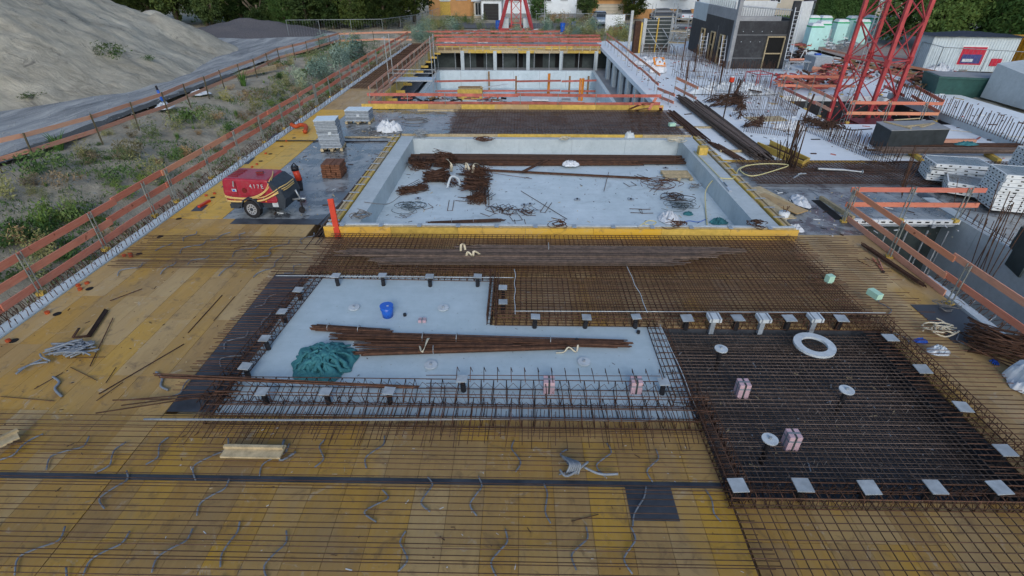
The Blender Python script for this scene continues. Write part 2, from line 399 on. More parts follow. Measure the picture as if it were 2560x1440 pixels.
def sheet(name, fx0, fx1, y0, y1, ny, nxx, zf, mat):
    vs = []; 
    for j in range(ny+1):
        y = y0+(y1-y0)*j/ny
        for i in range(nxx+1):
            x = fx0(y)+(fx1(y)-fx0(y))*i/nxx; vs.append((x, y, zf(x, y)))
    fs = [(j*(nxx+1)+i, j*(nxx+1)+i+1, (j+1)*(nxx+1)+i+1, (j+1)*(nxx+1)+i) for j in range(ny) for i in range(nxx)]
    return meshobj(name, vs, fs, mat, smooth=True)
zr = lambda x, y: .3+fn(x, y, .3, 3)*.1+fn(x, y, 1.5, 4)*.02
tag(sheet('road', lambda y: -60, lambda y: -20.6+.3*fn(0, y, .3, 8)+2.6*sstep(42, 60, y), 0, 64, 150, 90, zr, M['gravel_dark']), kind='structure')
tag(sheet('drain_strip', lambda y: -20.75+.15*fn(0, y, .4, 8), lambda y: -20.05+.15*fn(3, y, .5, 8), 5, 38, 90, 4, lambda x, y: .33+.03*fn(x, y, 2, 1), M['black_drain']), kind='structure')
def sand_z(x, y):
    a = math.atan2(y-38, x+49)
    d = math.hypot(x+49, (y-38)*1.02)
    Rr = 25.2+1.0*fn(math.cos(a)*3, math.sin(a)*3, 1, 9)
    h = (Rr-d)*.54
    h2 = 3.1-.60*math.hypot(x+36.5, (y-56.5)*.9)
    h3 = 2.9-.55*math.hypot(x+30.5, (y-48)*.8)
    h = max(h, h2, h3)
    h = min(h, 14+.15*h)
    if h > 0: h += .5*fn(x, y, .18, 6)*min(1, h)+.15*fn(x*.5+y*.15, y, .8, 7)*min(1, h*2)+.13*fn(x, y, 1.6, 2)*min(1, h*2)+.06*fn(x, y, 4.5, 5)*min(1, h*2)
    return .22+max(h, -.5) if h > -.5 else -.28
vs = []; NX, NY = 210, 210
for j in range(NY+1):
    for i in range(NX+1):
        x = -78+58*i/NX; y = 8+62*j/NY; vs.append((x, y, sand_z(x, y)))
fs = [(j*(NX+1)+i, j*(NX+1)+i+1, (j+1)*(NX+1)+i+1, (j+1)*(NX+1)+i) for j in range(NY) for i in range(NX)]
tag(meshobj('sand_hill', vs, fs, M['sand'], smooth=True), kind='structure')
def heap(name, cx, cy, rx, ry, h, mat, n=40, seed=1):
    vs = []; 
    for j in range(n+1):
        for i in range(n+1):
            u = -1.1+2.2*i/n; v = -1.1+2.2*j/n; r = math.hypot(u, v)
            z = h*max(-.1, (1-r))*(1+.0*r)+.12*h*fn(u*3, v*3, 1, seed)*max(0, 1-r)*2+.03*fn(u*12, v*12, 1, seed)
            vs.append((cx+u*rx, cy+v*ry, .15+min(z, h*.95)))
    fs = [(j*(n+1)+i, j*(n+1)+i+1, (j+1)*(n+1)+i+1, (j+1)*(n+1)+i) for j in range(n) for i in range(n)]
    return meshobj(name, vs, fs, mat, smooth=True)
tag(heap('gravel_heap', -30.5, 64, 9.5, 6, 1.75, M['gravel_heap']), 'dark grey gravel heap at the far end of the haul road', 'gravel heap')
tag(sheet('street', lambda y: -30, lambda y: 60, 72, 79, 6, 40, lambda x, y: .06, M['asphalt']), kind='structure')
tag(sheet('paved_yard', lambda y: 27.6, lambda y: 45, 43, 64, 6, 10, lambda x, y: .12, M['paving']), kind='structure')
# ================================================================== DECKS
def deck(name, x0, x1, y0, y1, mat, pw=.5, pl=1.9, along='y', base=True, stagger=True, zt=0.0, gap=.006, phase=0.0):
    film = mat.name == 'film_grey'
    if film: gap = .016
    t = thing(name, None, None, ((x0+x1)/2, (y0+y1)/2, zt), kind='structure')
    if base: bx('joist_base', x0, x1, y0, y1, zt-.26, zt-(.006 if film else .028), M['stone_stack' if film else 'wood_brown'], t)
    if along == 'y': a0, a1, b0, b1 = x0, x1, y0, y1
    else: a0, a1, b0, b1 = y0, y1, x0, x1
    na = max(1, round((a1-a0)/pw)); wa = (a1-a0)/na
    for i in range(na):
        b = b0-(phase+(pl*.5 if (stagger and (i//5) % 2) else 0)) % pl
        while b < b1-.01:
            c0 = max(b, b0); c1 = min(b+pl, b1)
            if c1-c0 > .05:
                dz = U(-.0015, .0015)
                if along == 'y': bx('panel', a0+i*wa+gap/2, a0+(i+1)*wa-gap/2, c0+gap/2, c1-gap/2, zt-(.004 if film else .024)+dz*(not film), zt+dz*(not film), mat, t)
                else: bx('panel', c0+gap/2, c1-gap/2, a0+i*wa+gap/2, a0+(i+1)*wa-gap/2, zt-(.004 if film else .024), zt, mat, t)
            b += pl
    return t
XL = -11.15
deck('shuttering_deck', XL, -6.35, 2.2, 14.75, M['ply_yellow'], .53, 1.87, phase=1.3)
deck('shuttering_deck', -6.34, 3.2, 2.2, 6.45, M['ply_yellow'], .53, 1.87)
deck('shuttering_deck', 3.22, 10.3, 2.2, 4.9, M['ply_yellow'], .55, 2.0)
deck('shuttering_deck', 7.95, 10.3, 4.92, 13.9, M['ply_pale'], .8, 2.3)
deck('shuttering_deck', -6.34, 7.94, 11.35, 13.5, M['ply_pale'], .6, 2.1)
deck('shuttering_deck', -.6, 7.94, 9.22, 11.33, M['ply_pale'], .6, 2.1)
deck('shuttering_deck', XL, -9.45, 14.77, 29.2, M['ply_long'], .85, 2.5)
deck('shuttering_deck', XL, -8.52, 29.22, 34.4, M['ply_pale'], .85, 2.5)
deck('shuttering_deck', XL, -8.52, 34.42, 58, M['ply_pale'], 1.0, 2.5)
deck('film_faced_deck', -9.44, -5.75, 14.77, 29.2, M['film_grey'], 1.23, 2.4)
deck('film_faced_deck', -5.74, 7.7, 23.75, 29.2, M['film_grey'], 1.5, 2.7, 'x')
deck('film_faced_deck', 8.25, 10.35, 13.92, 17.7, M['film_grey'], 1.05, 1.9)
deck('film_faced_deck', 10.37, 13.85, 15.1, 17.7, M['film_grey'], .87, 2.6)
deck('film_faced_deck', 8.25, 24, 17.72, 20.55, M['film_grey'], 1.5, 2.8, 'x')
deck('film_faced_deck', 14.35, 24, 6, 17.7, M['film_grey'], 1.6, 2.4)
for nm, a in (('dark_sheet', (-6.33, -5.45, 6.5, 11.33)), ('dark_sheet', (XL+1.9, 3.2, 5.06, 5.16)), ('dark_sheet', (9.25, 10.28, 8.75, 10.2)), ('dark_sheet', (-9.0, -5.9, 14.35, 14.74)), ('dark_sheet', (1.65, 2.35, 4.5, 5.05))):
    tag(bx(nm, a[0], a[1], a[2], a[3], .002, .012, M['film_dark']), kind='structure')
# the white blinding sheet (L shaped) and the sunk pit floor
wf = MB(); wf.box(-5.44, 3.15, 6.46, 9.2, -.2, .014); wf.box(-5.44, -.66, 9.2, 11.33, -.2, .014)
tag(wf.build('white_floor', M['white_sheet']), kind='structure')
pf = MB(); pf.box(3.2, 7.95, 4.9, 9.22, -.62, -.55); tag(pf.build('pit_floor', M['film_dark']), kind='structure')
pw = MB(); pw.box(3.16, 3.2, 4.9, 9.2, -.6, -.03); pw.box(7.94, 7.98, 4.9, 9.2, -.6, -.03); pw.box(3.2, 7.94, 9.2, 9.24, -.6, -.03); pw.box(3.2, 7.94, 4.86, 4.9, -.6, -.03)
tag(pw.build('pit_side_boards', M['film_dark']), kind='structure')
# round openings beside the left edge and orange pipe caps
hp = [(35, 852), (143, 785), (224, 722), (348, 635), (400, 592), (447, 547), (492, 522), (532, 494), (652, 403), (676, 385), (704, 366), (735, 345), (760, 326)]
for (x, y) in hp:
    p = P(x, y, 0); cylo('floor_hole', (p.x, p.y, .0045), .085, .003, M['void'])
    bpy.context.scene.collection.objects[-1]['kind'] = 'structure'
capl = 'small orange pipe cap standing beside the round holes at the left deck edge'
for (x, y) in [(20, 851), (118, 781), (195, 713), (217, 707), (200, 722), (310, 638), (325, 634), (327, 640), (515, 488), (536, 483), (630, 417), (664, 383), (642, 410), (716, 352)]:
    p = P(x, y, .03); t = cylo('pipe_cap', (p.x, p.y, .03), .05, .055, M['cap_orange'], rot=(U(-.2,.2), U(-.2,.2), 0), shape='cyl8')
    tag(t, capl, 'pipe cap', 'orange pipe caps along the left edge')
tag(beam('red_strip', P(497, 517, .04), P(524, 501, .04), .09, .07, M['orange_red']), 'short red wooden batten lying beside the holes left of the compressor', 'batten')
# ================================================================== LEFT EDGE: upstand + starter bars
ew = thing('edge_upstand', 'long white concrete edge strip with rusty starter bars along the left side of the deck', 'edge wall', (-11.3, 20, 0))
y = 1.5
while y < 57:
    bx('edge_block', -11.52, XL-.02, y+.004, y+.996, -1.6, .03+U(-.004, .004), M['concrete_white'], ew); y += 1.0
def hookmesh(name, h, bend, mat):
    m = MB(); m.tube([(0,0,0), (0,0,h*.8), (0,0,h), (bend*.4,0,h+.03), (bend,0,h-.02)], .009, 4); return newmesh(name, m.v, m.f, mat, True)
hk = [hookmesh('starter_mesh', .24, .10, M['rust']), hookmesh('starter_mesh', .20, -.08, M['rust']), hookmesh('starter_mesh', .17, .02, M['rust'])]
rest = MB(); cnt = 0; y = 2.0
while y < 56.5:
    for side, xx in ((0, -11.56), (1, -11.2)):
        h = random.choice(hk)
        Mx = Matrix.Translation((xx+U(-.02,.02), y+U(-.02,.02), -.02 if side else -.06)) @ Euler((U(-.15,.15), U(-.18,.18)-(.25 if side == 0 else 0), U(-.6,.6)+(math.pi if side == 0 else 0))).to_matrix().to_4x4()
        if cnt < 298: inst('starter_bar', h, Mx, ew); cnt += 1
        else:
            p = Mx @ Vector((0,0,0)); q = Mx @ Vector((0,0,.24)); rest.rod(p, q, .011, 4)
    y += .15 if y < 30 else .25
tag(rest.build('starter_bars', M['rust'], ew), kind='stuff')
ro = MB()
for i in range(900):     # the loose hooked bars on the outer side
    y = 2+54*(i/900.0)**1.3; x = -11.75+U(-.12,.14)
    ro.tube([(x, y, -.25), (x-.08, y+U(-.05,.05), .02), (x-.16+U(-.05,.05), y+U(-.1,.1), .10+U(0,.08)), (x-.22+U(-.08,.08), y+U(-.14,.14), .04)], .008, 3)
tag(ro.build('hooked_bars', M['rust'], ew), kind='stuff')
# ================================================================== HALL PIT (the big sunken hall behind)
hf = thing('hall_basin', None, None, (-1, 42, -3.6), kind='structure')
bx('basin_floor', -11, 9.6, 28, 56.4, -3.75, -3.6, M['concrete_white'], hf)
for x0, x1, y0, y1 in ((-8.35, -8.05, 30.6, 54.3), (6.9, 7.2, 30.6, 54.3), (-8.05, 6.9, 54.0, 54.3)):
    bx('basin_wall', x0, x1, y0, y1, -3.6, -1.98, M['concrete_white'], hf)
for k in range(1, 6): bx('wall_joint', -8.6+k*2.6-.012, -8.6+k*2.6+.012, 53.994, 54.0, -3.55, -2.0, M['concrete_grey'], hf)
bx('ledge', -11, -8.9, 30.6, 56, -2.2, -2.05, M['concrete_grey'], hf); bx('ledge', 7.2, 9.7, 29.5, 56, -2.2, -2.05, M['concrete_grey'], hf); bx('ledge', -8.9, 7.2, 54.3, 56.2, -2.2, -2.05, M['concrete_grey'], hf)
bx('outer_wall', -11.15, -11.0, 29, 58, -3.6, -.28, M['concrete_grey'], hf)
bx('outer_wall', 9.75, 9.95, 29, 58, -3.6, -.32, M['concrete_grey'], hf)
bx('outer_wall', -11, 9.75, 56.2, 56.4, -3.6, -.28, M['form_green'], hf)
bx('front_wall', -11, 7.75, 28.6, 28.9, -3.6, -.28, M['concrete_wall'], hf)
for k in range(7):
    xx = -6.6+k*2.0; bx('back_opening', xx, xx+.75, 56.185, 56.199, -2.0, -.35, M['void'], hf)
colg = 'concrete columns around the sunken hall'
for i, px in enumerate((1150, 1235, 1321, 1407, 1497)):
    p = P(px, 134, -.3); c = bx('concrete_column', p.x-.17, p.x+.17, 54.75, 55.1, -2.05, -.31, M['concrete_wall'])
    tag(c, 'white square concrete column at the far end of the sunken hall', 'column', colg)
for i, yy in enumerate((31.2, 34.0, 36.8, 39.8, 43, 46.4, 50)):
    c = bx('concrete_column', 7.75, 8.05, yy, yy+.75, -2.05, -.31, M['concrete_wall'])
    tag(c, 'pale flat concrete pier under the right-hand slab edge of the sunken hall', 'column', colg)
prop_i = 0
def prop(x, y, z0, z1, mat, label, group=None, r=.035):
    t = thing('steel_prop', label, 'prop', (x, y, z0), group=group)
    zm = z0+(z1-z0)*.55
    rod('outer_tube', (x, y, z0), (x, y, zm), r, mat, t); rod('inner_tube', (x, y, zm), (x, y, z1), r*.75, mat, t)
    box('base_plate', (x, y, z0+.01), (.2, .2, .015), mat, t); return t
for k in range(11):
    prop(-8.2+k*1.55+U(-.2,.2), 54.6+U(0,.2), -2.05, -.36, M['galv'], 'thin grey steel prop under the far slab edge of the hall', 'steel props in the hall')
for k in range(6): prop(-9.7+U(-.2,.2), 31.5+k*3.6, -2.05, -.32, M['galv'], 'dim steel prop under the left walkway beside the hall', 'steel props in the hall')
# slab over far end + right slab
fs_ = MB(); fs_.box(-8.5, 7.78, 55.0, 60, -.30, 0)
tag(fs_.build('far_slab', M['concrete_grey']), kind='structure')
CP = (15.8, 23.2, 26.6, 33.2)
cs = MB()
cs.box(7.8, CP[0], 20.6, 60, -.3, .0); cs.box(CP[0], CP[1], 20.6, CP[2], -.3, .0); cs.box(CP[0], CP[1], CP[3], 60, -.3, .0); cs.box(CP[1], 27.2, 20.6, 60, -.3, 0.0)
tag(cs.build('concrete_slab', M['slab_white']), kind='structure')
cp = thing('crane_pit', None, None, (19, 30, -2.5), kind='structure')
bx('pit_base', CP[0], CP[1], CP[2], CP[3], -2.7, -2.5, M['concrete_grey'], cp)
for a in ((CP[0]-.2, CP[0], CP[2], CP[3]), (CP[1], CP[1]+.2, CP[2], CP[3]), (CP[0], CP[1], CP[3], CP[3]+.2), (CP[0], CP[1], CP[2]-.2, CP[2])):
    bx('pit_wall', a[0], a[1], a[2], a[3], -2.5, -.304, M['bitumen'], cp)
# yellow edge beam of the hall front, far edge and left edge: boards as parts
def boardrow(name, label, p0, p1, z0, h, th, mats, n, par=None, cat='edge board'):
    p0 = Vector(p0); p1 = Vector(p1)
    t = thing(name, label, cat, ((p0+p1)/2).to_tuple())
    for i in range(n):
        a = p0.lerp(p1, i/n); b = p0.lerp(p1, (i+1)/n); d = (b-a).normalized()*.004
        a = a+d; b = b-d; a.z = b.z = z0+h/2+U(-.008,.008)
        beam('board', a, b, th, h, M[random.choice(mats)], t)
    return t
boardrow('edge_form', 'yellow shuttering board closing the near edge of the sunken hall', (-8.9, 29.45, 0), (7.85, 29.35, 0), .0, .27, .06, ['wood_yellow', 'wood_yellow', 'ply_pale'], 9)
boardrow('edge_form', 'thin yellow batten behind the grey deck below the hall guard rail', (-5.7, 28.95, 0), (7.7, 28.95, 0), .0, .09, .05, ['wood_yellow', 'wood_pale'], 7)
t = boardrow('edge_form', 'yellow shuttering beam with pale studs along the far slab edge of the hall', (-8.5, 54.94, 0), (7.75, 54.94, 0), -.52, .24, .08, ['wood_yellow', 'wood_pale'], 10)
for z in (-.26, -.11, .04):
    for i in range(6): beam('rail_board', (-8.5+i*2.7, 54.97, z), (-8.5+(i+1)*2.7-.02, 54.97, z), .05, .11, M[random.choice(['wood_yellow', 'wood_brown', 'wood_pale'])], t)
for k in range(22): box('stud', (-8.3+k*.75, 54.9, -.1), (.12, .06, .42), M['wood_pale'], t)
t = boardrow('edge_form', 'pale timber edge form along the left walkway beside the hall', (-8.42, 29.6, 0), (-8.42, 54.8, 0), -.5, .62, .06, ['wood_pale', 'ply_pale', 'wood_yellow'], 10)
t = thing('bracket_row', 'row of timber brackets under the left walkway edge', 'bracket', (-8.6, 40, -.4))
for k in range(10): box('beam', (-8.15, 31+k*2.5, -.38), (.7, .12, .16), M['wood_yellow'], t)
# ================================================================== POOL
pb = thing('pool_basin', None, None, (1.1, 18.6, -.55), kind='structure')
PX0, PX1, PY0, PY1 = -5.5, 7.8, 13.75, 23.55
bx('pool_floor', PX0, PX1, PY0, PY1, -.75, -.55, M['concrete_white'], pb)
def wallseg(x0, x1, y0, y1, z1=.16): bx('pool_wall', x0, x1, y0, y1, -.55, z1, M['concrete_wall'], pb)
nseg = 4
for k in range(nseg):
    a = PY0+(PY1-PY0)*k/nseg; b = PY0+(PY1-PY0)*(k+1)/nseg
    wallseg(PX0, -4.9, a, b-.006); wallseg(7.15, PX1, a, b-.006)
for k in range(5):
    a = -4.898+(12.046)*k/5; b = -4.898+(12.046)*(k+1)/5
    wallseg(a, b-.006, 23.2, PY1, .13)
    wallseg(a, b-.006, PY0, 14.1, .2)
def doubleform(name, label, p0, p1, z, n, wide=.2):
    t = thing(name, label, 'edge formwork', tuple((Vector(p0)+Vector(p1))/2))
    p0 = Vector(p0); p1 = Vector(p1); d = (p1-p0).normalized(); s = Vector((-d.y, d.x, 0))
    for sd_ in (-1, 1):
        for i in range(n):
            a = p0.lerp(p1, i/n)+d*.004+s*sd_*wide/2; b = p0.lerp(p1, (i+1)/n)-d*.004+s*sd_*wide/2
            a.z = b.z = z-.11; beam('board', a, b, .06, .26, M[random.choice(['wood_yellow', 'wood_pale', 'wood_yellow'])], t)
    beam('infill_strip', p0+Vector((0,0,z-.04)), p1+Vector((0,0,z-.04)), wide-.08, .03, M['wood_pale'], t)
    L = (p1-p0).length; k = 0.3
    while k < L:
        q = p0+d*k; box('tie_plate', (q.x, q.y, z+.035), (wide+.14 if abs(d.y) > .5 else .07, .07 if abs(d.y) > .5 else wide+.14, .02), M['galv'], t); k += .75
    return t
doubleform('edge_form', 'yellow double-board formwork along the left wall of the middle pool', (-5.67, 13.9, 0), (-5.67, 23.6, 0), .2, 4)
doubleform('edge_form', 'yellow double-board formwork along the right wall of the middle pool', (7.98, 13.6, 0), (7.98, 23.6, 0), .2, 4)
boardrow('edge_form', 'yellow board along the far rim of the middle pool', (-5.5, 23.68, 0), (7.8, 23.68, 0), .02, .21, .08, ['wood_yellow', 'wood_yellow', 'wood_pale'], 6)
t = boardrow('edge_form', 'long yellow-brown shuttering board on the near side of the middle pool', (-5.75, 13.52, 0), (8.05, 13.52, 0), .0, .34, .05, ['ply_long', 'wood_yellow', 'ply_long'], 7)
boardrow('foam_strip', 'white foam strip laid along the near rim of the middle pool', (-5.7, 13.70, 0), (8.0, 13.70, 0), .2, .16, .1, ['plate_white'], 6, cat='foam strip')
boardrow('batten_row', 'cream battens along the top of the near pool formwork', (-5.7, 13.60, 0), (8.0, 13.60, 0), .25, .10, .05, ['wood_pale'], 6, cat='batten')
for k in range(12):
    q = -5.2+k*1.13; box('clamp', (q, 13.62, .365), (.12, .22, .02), M['galv'], t)
# ================================================================== RIGHT OPEN PIT
rp = thing('right_pit', None, None, (12.2, 9, -3), kind='structure')
bx('pit_base', 10.4, 13.9, 1.5, 17, -3.2, -3.0, M['concrete_grey'], rp)
bx('pit_far_wall', 10.4, 13.9, 15.6, 15.8, -3.0, -.3, M['form_green'], rp)
bx('pit_left_wall', 10.2, 10.38, 1.5, 15.6, -3.0, -.27, M['form_green'], rp)
for k in range(5):
    a = 1.5+k*3.2; bx('wall_face', 13.9, 14.3, a, min(a+3.19, 16.9), -3.0, .0, M['concrete_wall'], rp)
for k in range(5): prop(11.0+k*.62, 14.9-.02*k, -3.0, -.28, M['galv'], 'galvanised prop standing in the dark open pit at the right', 'props in the right-hand open pit', .04)
for k in range(3): prop(11.0+k*.9, 13.6+.3*k, -3.0, -.6, M['galv'], 'galvanised prop standing in the dark open pit at the right', 'props in the right-hand open pit', .04)
# white foam edge blocks with bars on the right deck edge
t = thing('edge_upstand', 'white foam edge blocks with starter bars beside the right-hand open pit', 'edge wall', (10.5, 8, 0))
y = 1.6
while y < 11.5:
    bx('edge_block', 10.33, 10.55, y+.003, y+.297, -.2, .05+U(-.006,.006), M['plate_white'], t)
    Mx = Matrix.Translation((10.52, y+.1, 0)) @ Euler((U(-.1,.1), .25+U(-.1,.1), U(-.4,.4))).to_matrix().to_4x4(); inst('starter_bar', hk[0], Mx, t)
    Mx = Matrix.Translation((10.62, y+.22, -.1)) @ Euler((U(-.1,.1), .35+U(-.1,.1), U(-.4,.4))).to_matrix().to_4x4(); inst('starter_bar', hk[1], Mx, t)
    y += .3
for k in range(45):     # loose hooked stirrups hanging over the pit
    y = 2+k*.21; tt = MB(); tt.tube([(10.6, y, .0), (10.8, y+.1, .06), (10.95, y+.25, .02), (10.8, y+.3, -.04)], .008, 4); tt.build('hook', M['galv' if k % 3 == 0 else 'rust'], t, True)
# white panel decking edge over the far side of the pit
t = thing('panel_edge', 'white perforated aluminium panel edge above the far side of the right-hand pit', 'formwork panel', (12.2, 15, -.1))
for k in range(4):
    a = 10.45+k*.86; bx('edge_frame', a, a+.84, 14.98, 15.08, -.13, .012, M['white_paint'], t)
    for j in range(3): box('slot', (a+.15+.26*j, 14.976, -.06), (.13, .01, .045), M['void'], t)
    box('head_piece', (a+.02, 14.95, -.17), (.13, .1, .1), M['galv'], t)
boardrow('edge_form', 'pale timber beside the narrow black gap near the guard rail corner', (10.3, 16.7, 0), (10.5, 15.0, 0), -.02, .14, .1, ['wood_pale'], 1, cat='timber')
tag(bx('floor_gap', 9.95, 10.25, 15.0, 16.6, .003, .006, M['void']), kind='structure')
# ================================================================== REBAR MATS
def bars(name, label, xs, ys, z, sx, sy, r=.0085, mat='rust', jx=(0, 0), lower=True, group=None, cat='rebar mat', jy=(0,0), zl=None):
    """one mat: bars along X every sy over ys, bars along Y every sx over xs"""
    t = thing(name, label, cat, ((xs[0]+xs[1])/2, (ys[0]+ys[1])/2, z), group=group)
    n = 0; rest = MB()
    def put(a, b, rr=r):
        nonlocal n
        if n < 297: rod('bar', a, b, rr, M[mat], t); n += 1
        else: rest.rod(a, b, rr, 4)
    y = ys[0]
    while y <= ys[1]:
        a = xs[0]-U(*jx) if jx[1] else xs[0]; b = xs[1]+U(*jx) if jx[1] else xs[1]
        dz = U(-.006, .006); dy = U(-.012, .012)
        put((a, y+dy, z+dz), (b, y-dy, z-dz)); y += sy*U(.9, 1.1)
    x = xs[0]
    if sx:
        while x <= xs[1]:
            dx = U(-.012, .012); put((x+dx, ys[0]-U(*jy), z-.018), (x-dx, ys[1]+U(*jy), z-.018)); x += sx*U(.9, 1.1)
    if lower:
        zz = z-.15 if zl is None else zl; y = ys[0]+sy*.4
        while y <= ys[1]: put((xs[0], y, zz), (xs[1], y, zz), r*.9); y += sy*1.1
        x = xs[0]+.05
        while x <= xs[1] and sx: put((x, ys[0], zz-.02), (x, ys[1], zz-.02), r*.9); x += sx*1.1
    if rest.v: tag(rest.build('rebar', M[mat], t), kind='stuff')
    return t
bars('rebar_mat', 'wide rusty rebar mat between the white floor and the middle pool', (-5.35, 7.85), (11.25, 13.35), .22, .125, .115, jx=(.05, .2))
bars('rebar_mat', 'rusty rebar mat right of the white floor notch, above the sunken grid', (-.55, 7.9), (9.35, 11.2), .23, .12, .105, jx=(.02, .1))
bars('rebar_mat', 'dense rusty grid sunk in the dark square pit at the lower right', (3.2, 7.95), (4.95, 9.1), -.06, .105, .098, r=.0085, mat='rust_grey', zl=-.40)
bars('rebar_mat', 'dark brown rebar mat between the middle pool and the sunken hall', (-3.3, 7.6), (23.95, 28.8), .14, .15, .13, r=.011, mat='rust_dark', jx=(.05, .5))
bars('rebar_mat', 'brown rebar mat on the narrow left walkway beside the hall', (-11.0, -8.65), (34.6, 57), .1, .22, .22, r=.016, mat='rust_dark', jx=(.02, .12), lower=False)
bars('rebar_mat', 'brown rebar mat behind the white panel stacks on the right', (8.7, 22), (17.8, 20.4), .15, .15, .13, r=.011, mat='rust_dark', jx=(.05, .3), lower=True)
# protruding single bars of the right side
t = thing('rebar_ends', 'ragged rebar ends sticking out over the right wooden deck', 'rebar', (8.8, 10, .1))
y = 4.9
while y < 13.4:
    L = U(.9, 1.65); rod('bar', (7.3, y, .225), (7.9+L, y+U(-.02,.02), .2), .0085, M['rust'], t); y += .115
# thin bars across the left deck (two bands)
def band(name, label, x0, x1, y0, y1, s, z=.12, r=.008, j=.5, mat='rust_dark'):
    t = thing(name, label, 'rebar', ((x0+x1)/2, (y0+y1)/2, z)); y = y0
    while y < y1:
        rod('bar', (x0-U(0, j), y+U(-.02,.02), z+U(-.01,.01)), (x1+U(0, .2), y+U(-.02,.02), z+U(-.01,.01)), r, M[mat], t); y += s*U(.6, 1.3)
    return t
band('rebar_row', 'row of thin dark bars across the left wooden deck level with the red plank', -10.6, -5.2, 11.45, 13.35, .105, j=.35)
band('rebar_row', 'row of long thin dark bars across the wooden deck along the near edge', -11.1, 3.3, 3.3, 6.35, .10, r=.007)
band('rebar_row', 'widely spaced bars over the deck at the very front', -11.1, 3.3, 2.2, 3.2, .16, j=0)
band('rebar_row', 'dense short bars left of the white floor over the dark strip', -6.3, -5.3, 6.9, 11.3, .085, z=.17, r=.008, j=.12, mat='rust')
bars('rebar_mat', 'rebar mat over the deck below the sunken grid at the lower right', (3.1, 10), (2.3, 4.75), .2, .17, .13, r=.008, mat='rust_dark', lower=False)
# ------------------------------------------------------------------ cages around the white floor
def cage(label, p0, p1, w, h, pitch, nb=3, vee=True, z0=.03, mat='rust'):
    p0 = Vector((p0[0], p0[1], z0)); p1 = Vector((p1[0], p1[1], z0)); d = (p1-p0); L = d.length; d /= L; s = Vector((-d.y, d.x, 0))
    t = thing('rebar_cage', label, 'rebar cage', tuple((p0+p1)/2))
    for zz in (0, h):
        for k in range(nb):
            o = s*(w*(k/(nb-1)-.5)) if nb > 1 else s*0
            rod('bar', p0+o+Vector((0,0,zz)), p1+o+Vector((0,0,zz)), .009, M[mat], t)
    if vee:
        for sd_ in (-.5, .5):
            m = MB(); pts = []; n = int(L/pitch)
            for i in range(n*2+1):
                q = p0+d*(i*pitch/2)+s*(w*sd_*(1.0 if i % 2 == 0 else .55)); q.z = z0+(0 if i % 2 == 0 else h); pts.append(q)
            m.tube(pts, .007, 4); m.build('zigzag_bar', M[mat], t, True)
    me = MB(); me.tube([(0, -w/2, 0), (0, -w/2, h), (0, w/2, h), (0, w/2, 0), (0, -w/2+.02, 0)], .008, 4)
    me = newmesh('stirrup_mesh', me.v, me.f, M[mat], True)
    k = .05; c = 0; rz = math.atan2(d.y, d.x)
    while k < L and c < 290:
        q = p0+d*k; inst('stirrup', me, Matrix.Translation(q) @ Euler((U(-.08,.08), U(-.22,.22), rz+U(-.08,.08))).to_matrix().to_4x4(), t); k += pitch*U(.8,1.2); c += 1
    return t
cage('rebar cage along the left side of the white floor', (-5.55, 6.5), (-5.2, 11.3), .34, .2, .17)
cage('rebar cage along the far side of the white floor', (-5.4, 11.25), (-.6, 11.15), .22, .22, .17)
cage('rebar cage at the inner notch of the white floor, facing left', (-.62, 9.2), (-.62, 11.2), .2, .25, .17)
cage('rebar cage at the inner notch of the white floor, facing the camera', (-.55, 9.28), (3.1, 9.28), .2, .22, .17)
cage('low rebar cage along the right side of the white floor', (3.0, 6.8), (3.0, 9.2), .34, .18, .2, vee=False)
cage('rebar cage along the near side of the white floor', (-5.5, 6.95), (3.4, 6.95), .40, .24, .24, 2)
cage('second rebar cage on the near edge of the white floor, over the deck', (-5.5, 6.45), (3.4, 6.45), .5, .22, .24, 3)
cage('rebar cage on the far rim of the sunken dark grid', (3.2, 9.25), (8.2, 9.25), .25, .25, .15)
cage('rebar cage down the right rim of the sunken dark grid', (8.05, 4.8), (7.95, 9.2), .28, .24, .17)
cage('rebar cage down the left rim of the sunken dark grid', (3.3, 4.8), (3.25, 6.9), .3, .24, .15)
cage('rebar cage on the near rim of the sunken dark grid', (3.1, 4.85), (8.2, 4.85), .28, .24, .17)
# tall light stirrups standing at the near right of the white floor
t = thing('stirrup_row', 'row of tall thin stirrups standing on the near part of the white floor', 'rebar', (1, 7.2, 0))
rod('bar', P(1065, 938, .3), P(1650, 940, .3), .007, M['rust'], t)
for k in range(17):
    x = -1.15+k*.255; m = MB(); m.tube([(x, 7.05, .3), (x-.02, 7.42, .34), (x+.01, 7.45, .2)], .007, 4); m.build('stirrup', M['rust'], t, True)
for k in range(4): rod('bar', P(1065, 948+k*10, .25), P(1140, 948+k*10, .25), .006, M['rust'], t)
# bars hanging over the deck below the cages
t = thing('rebar_ends', 'fringe of thin bars pointing at the camera along the near side of the white floor', 'rebar', (-1, 6.2, .1))
x = -5.6
while x < 3.1:
    rod('bar', (x, 6.5+U(-.05,.2), .17), (x-.03+U(-.05,.05), 5.75+U(-.12,.22), .13), .0065, M['rust'], t); x += U(.06, .11)
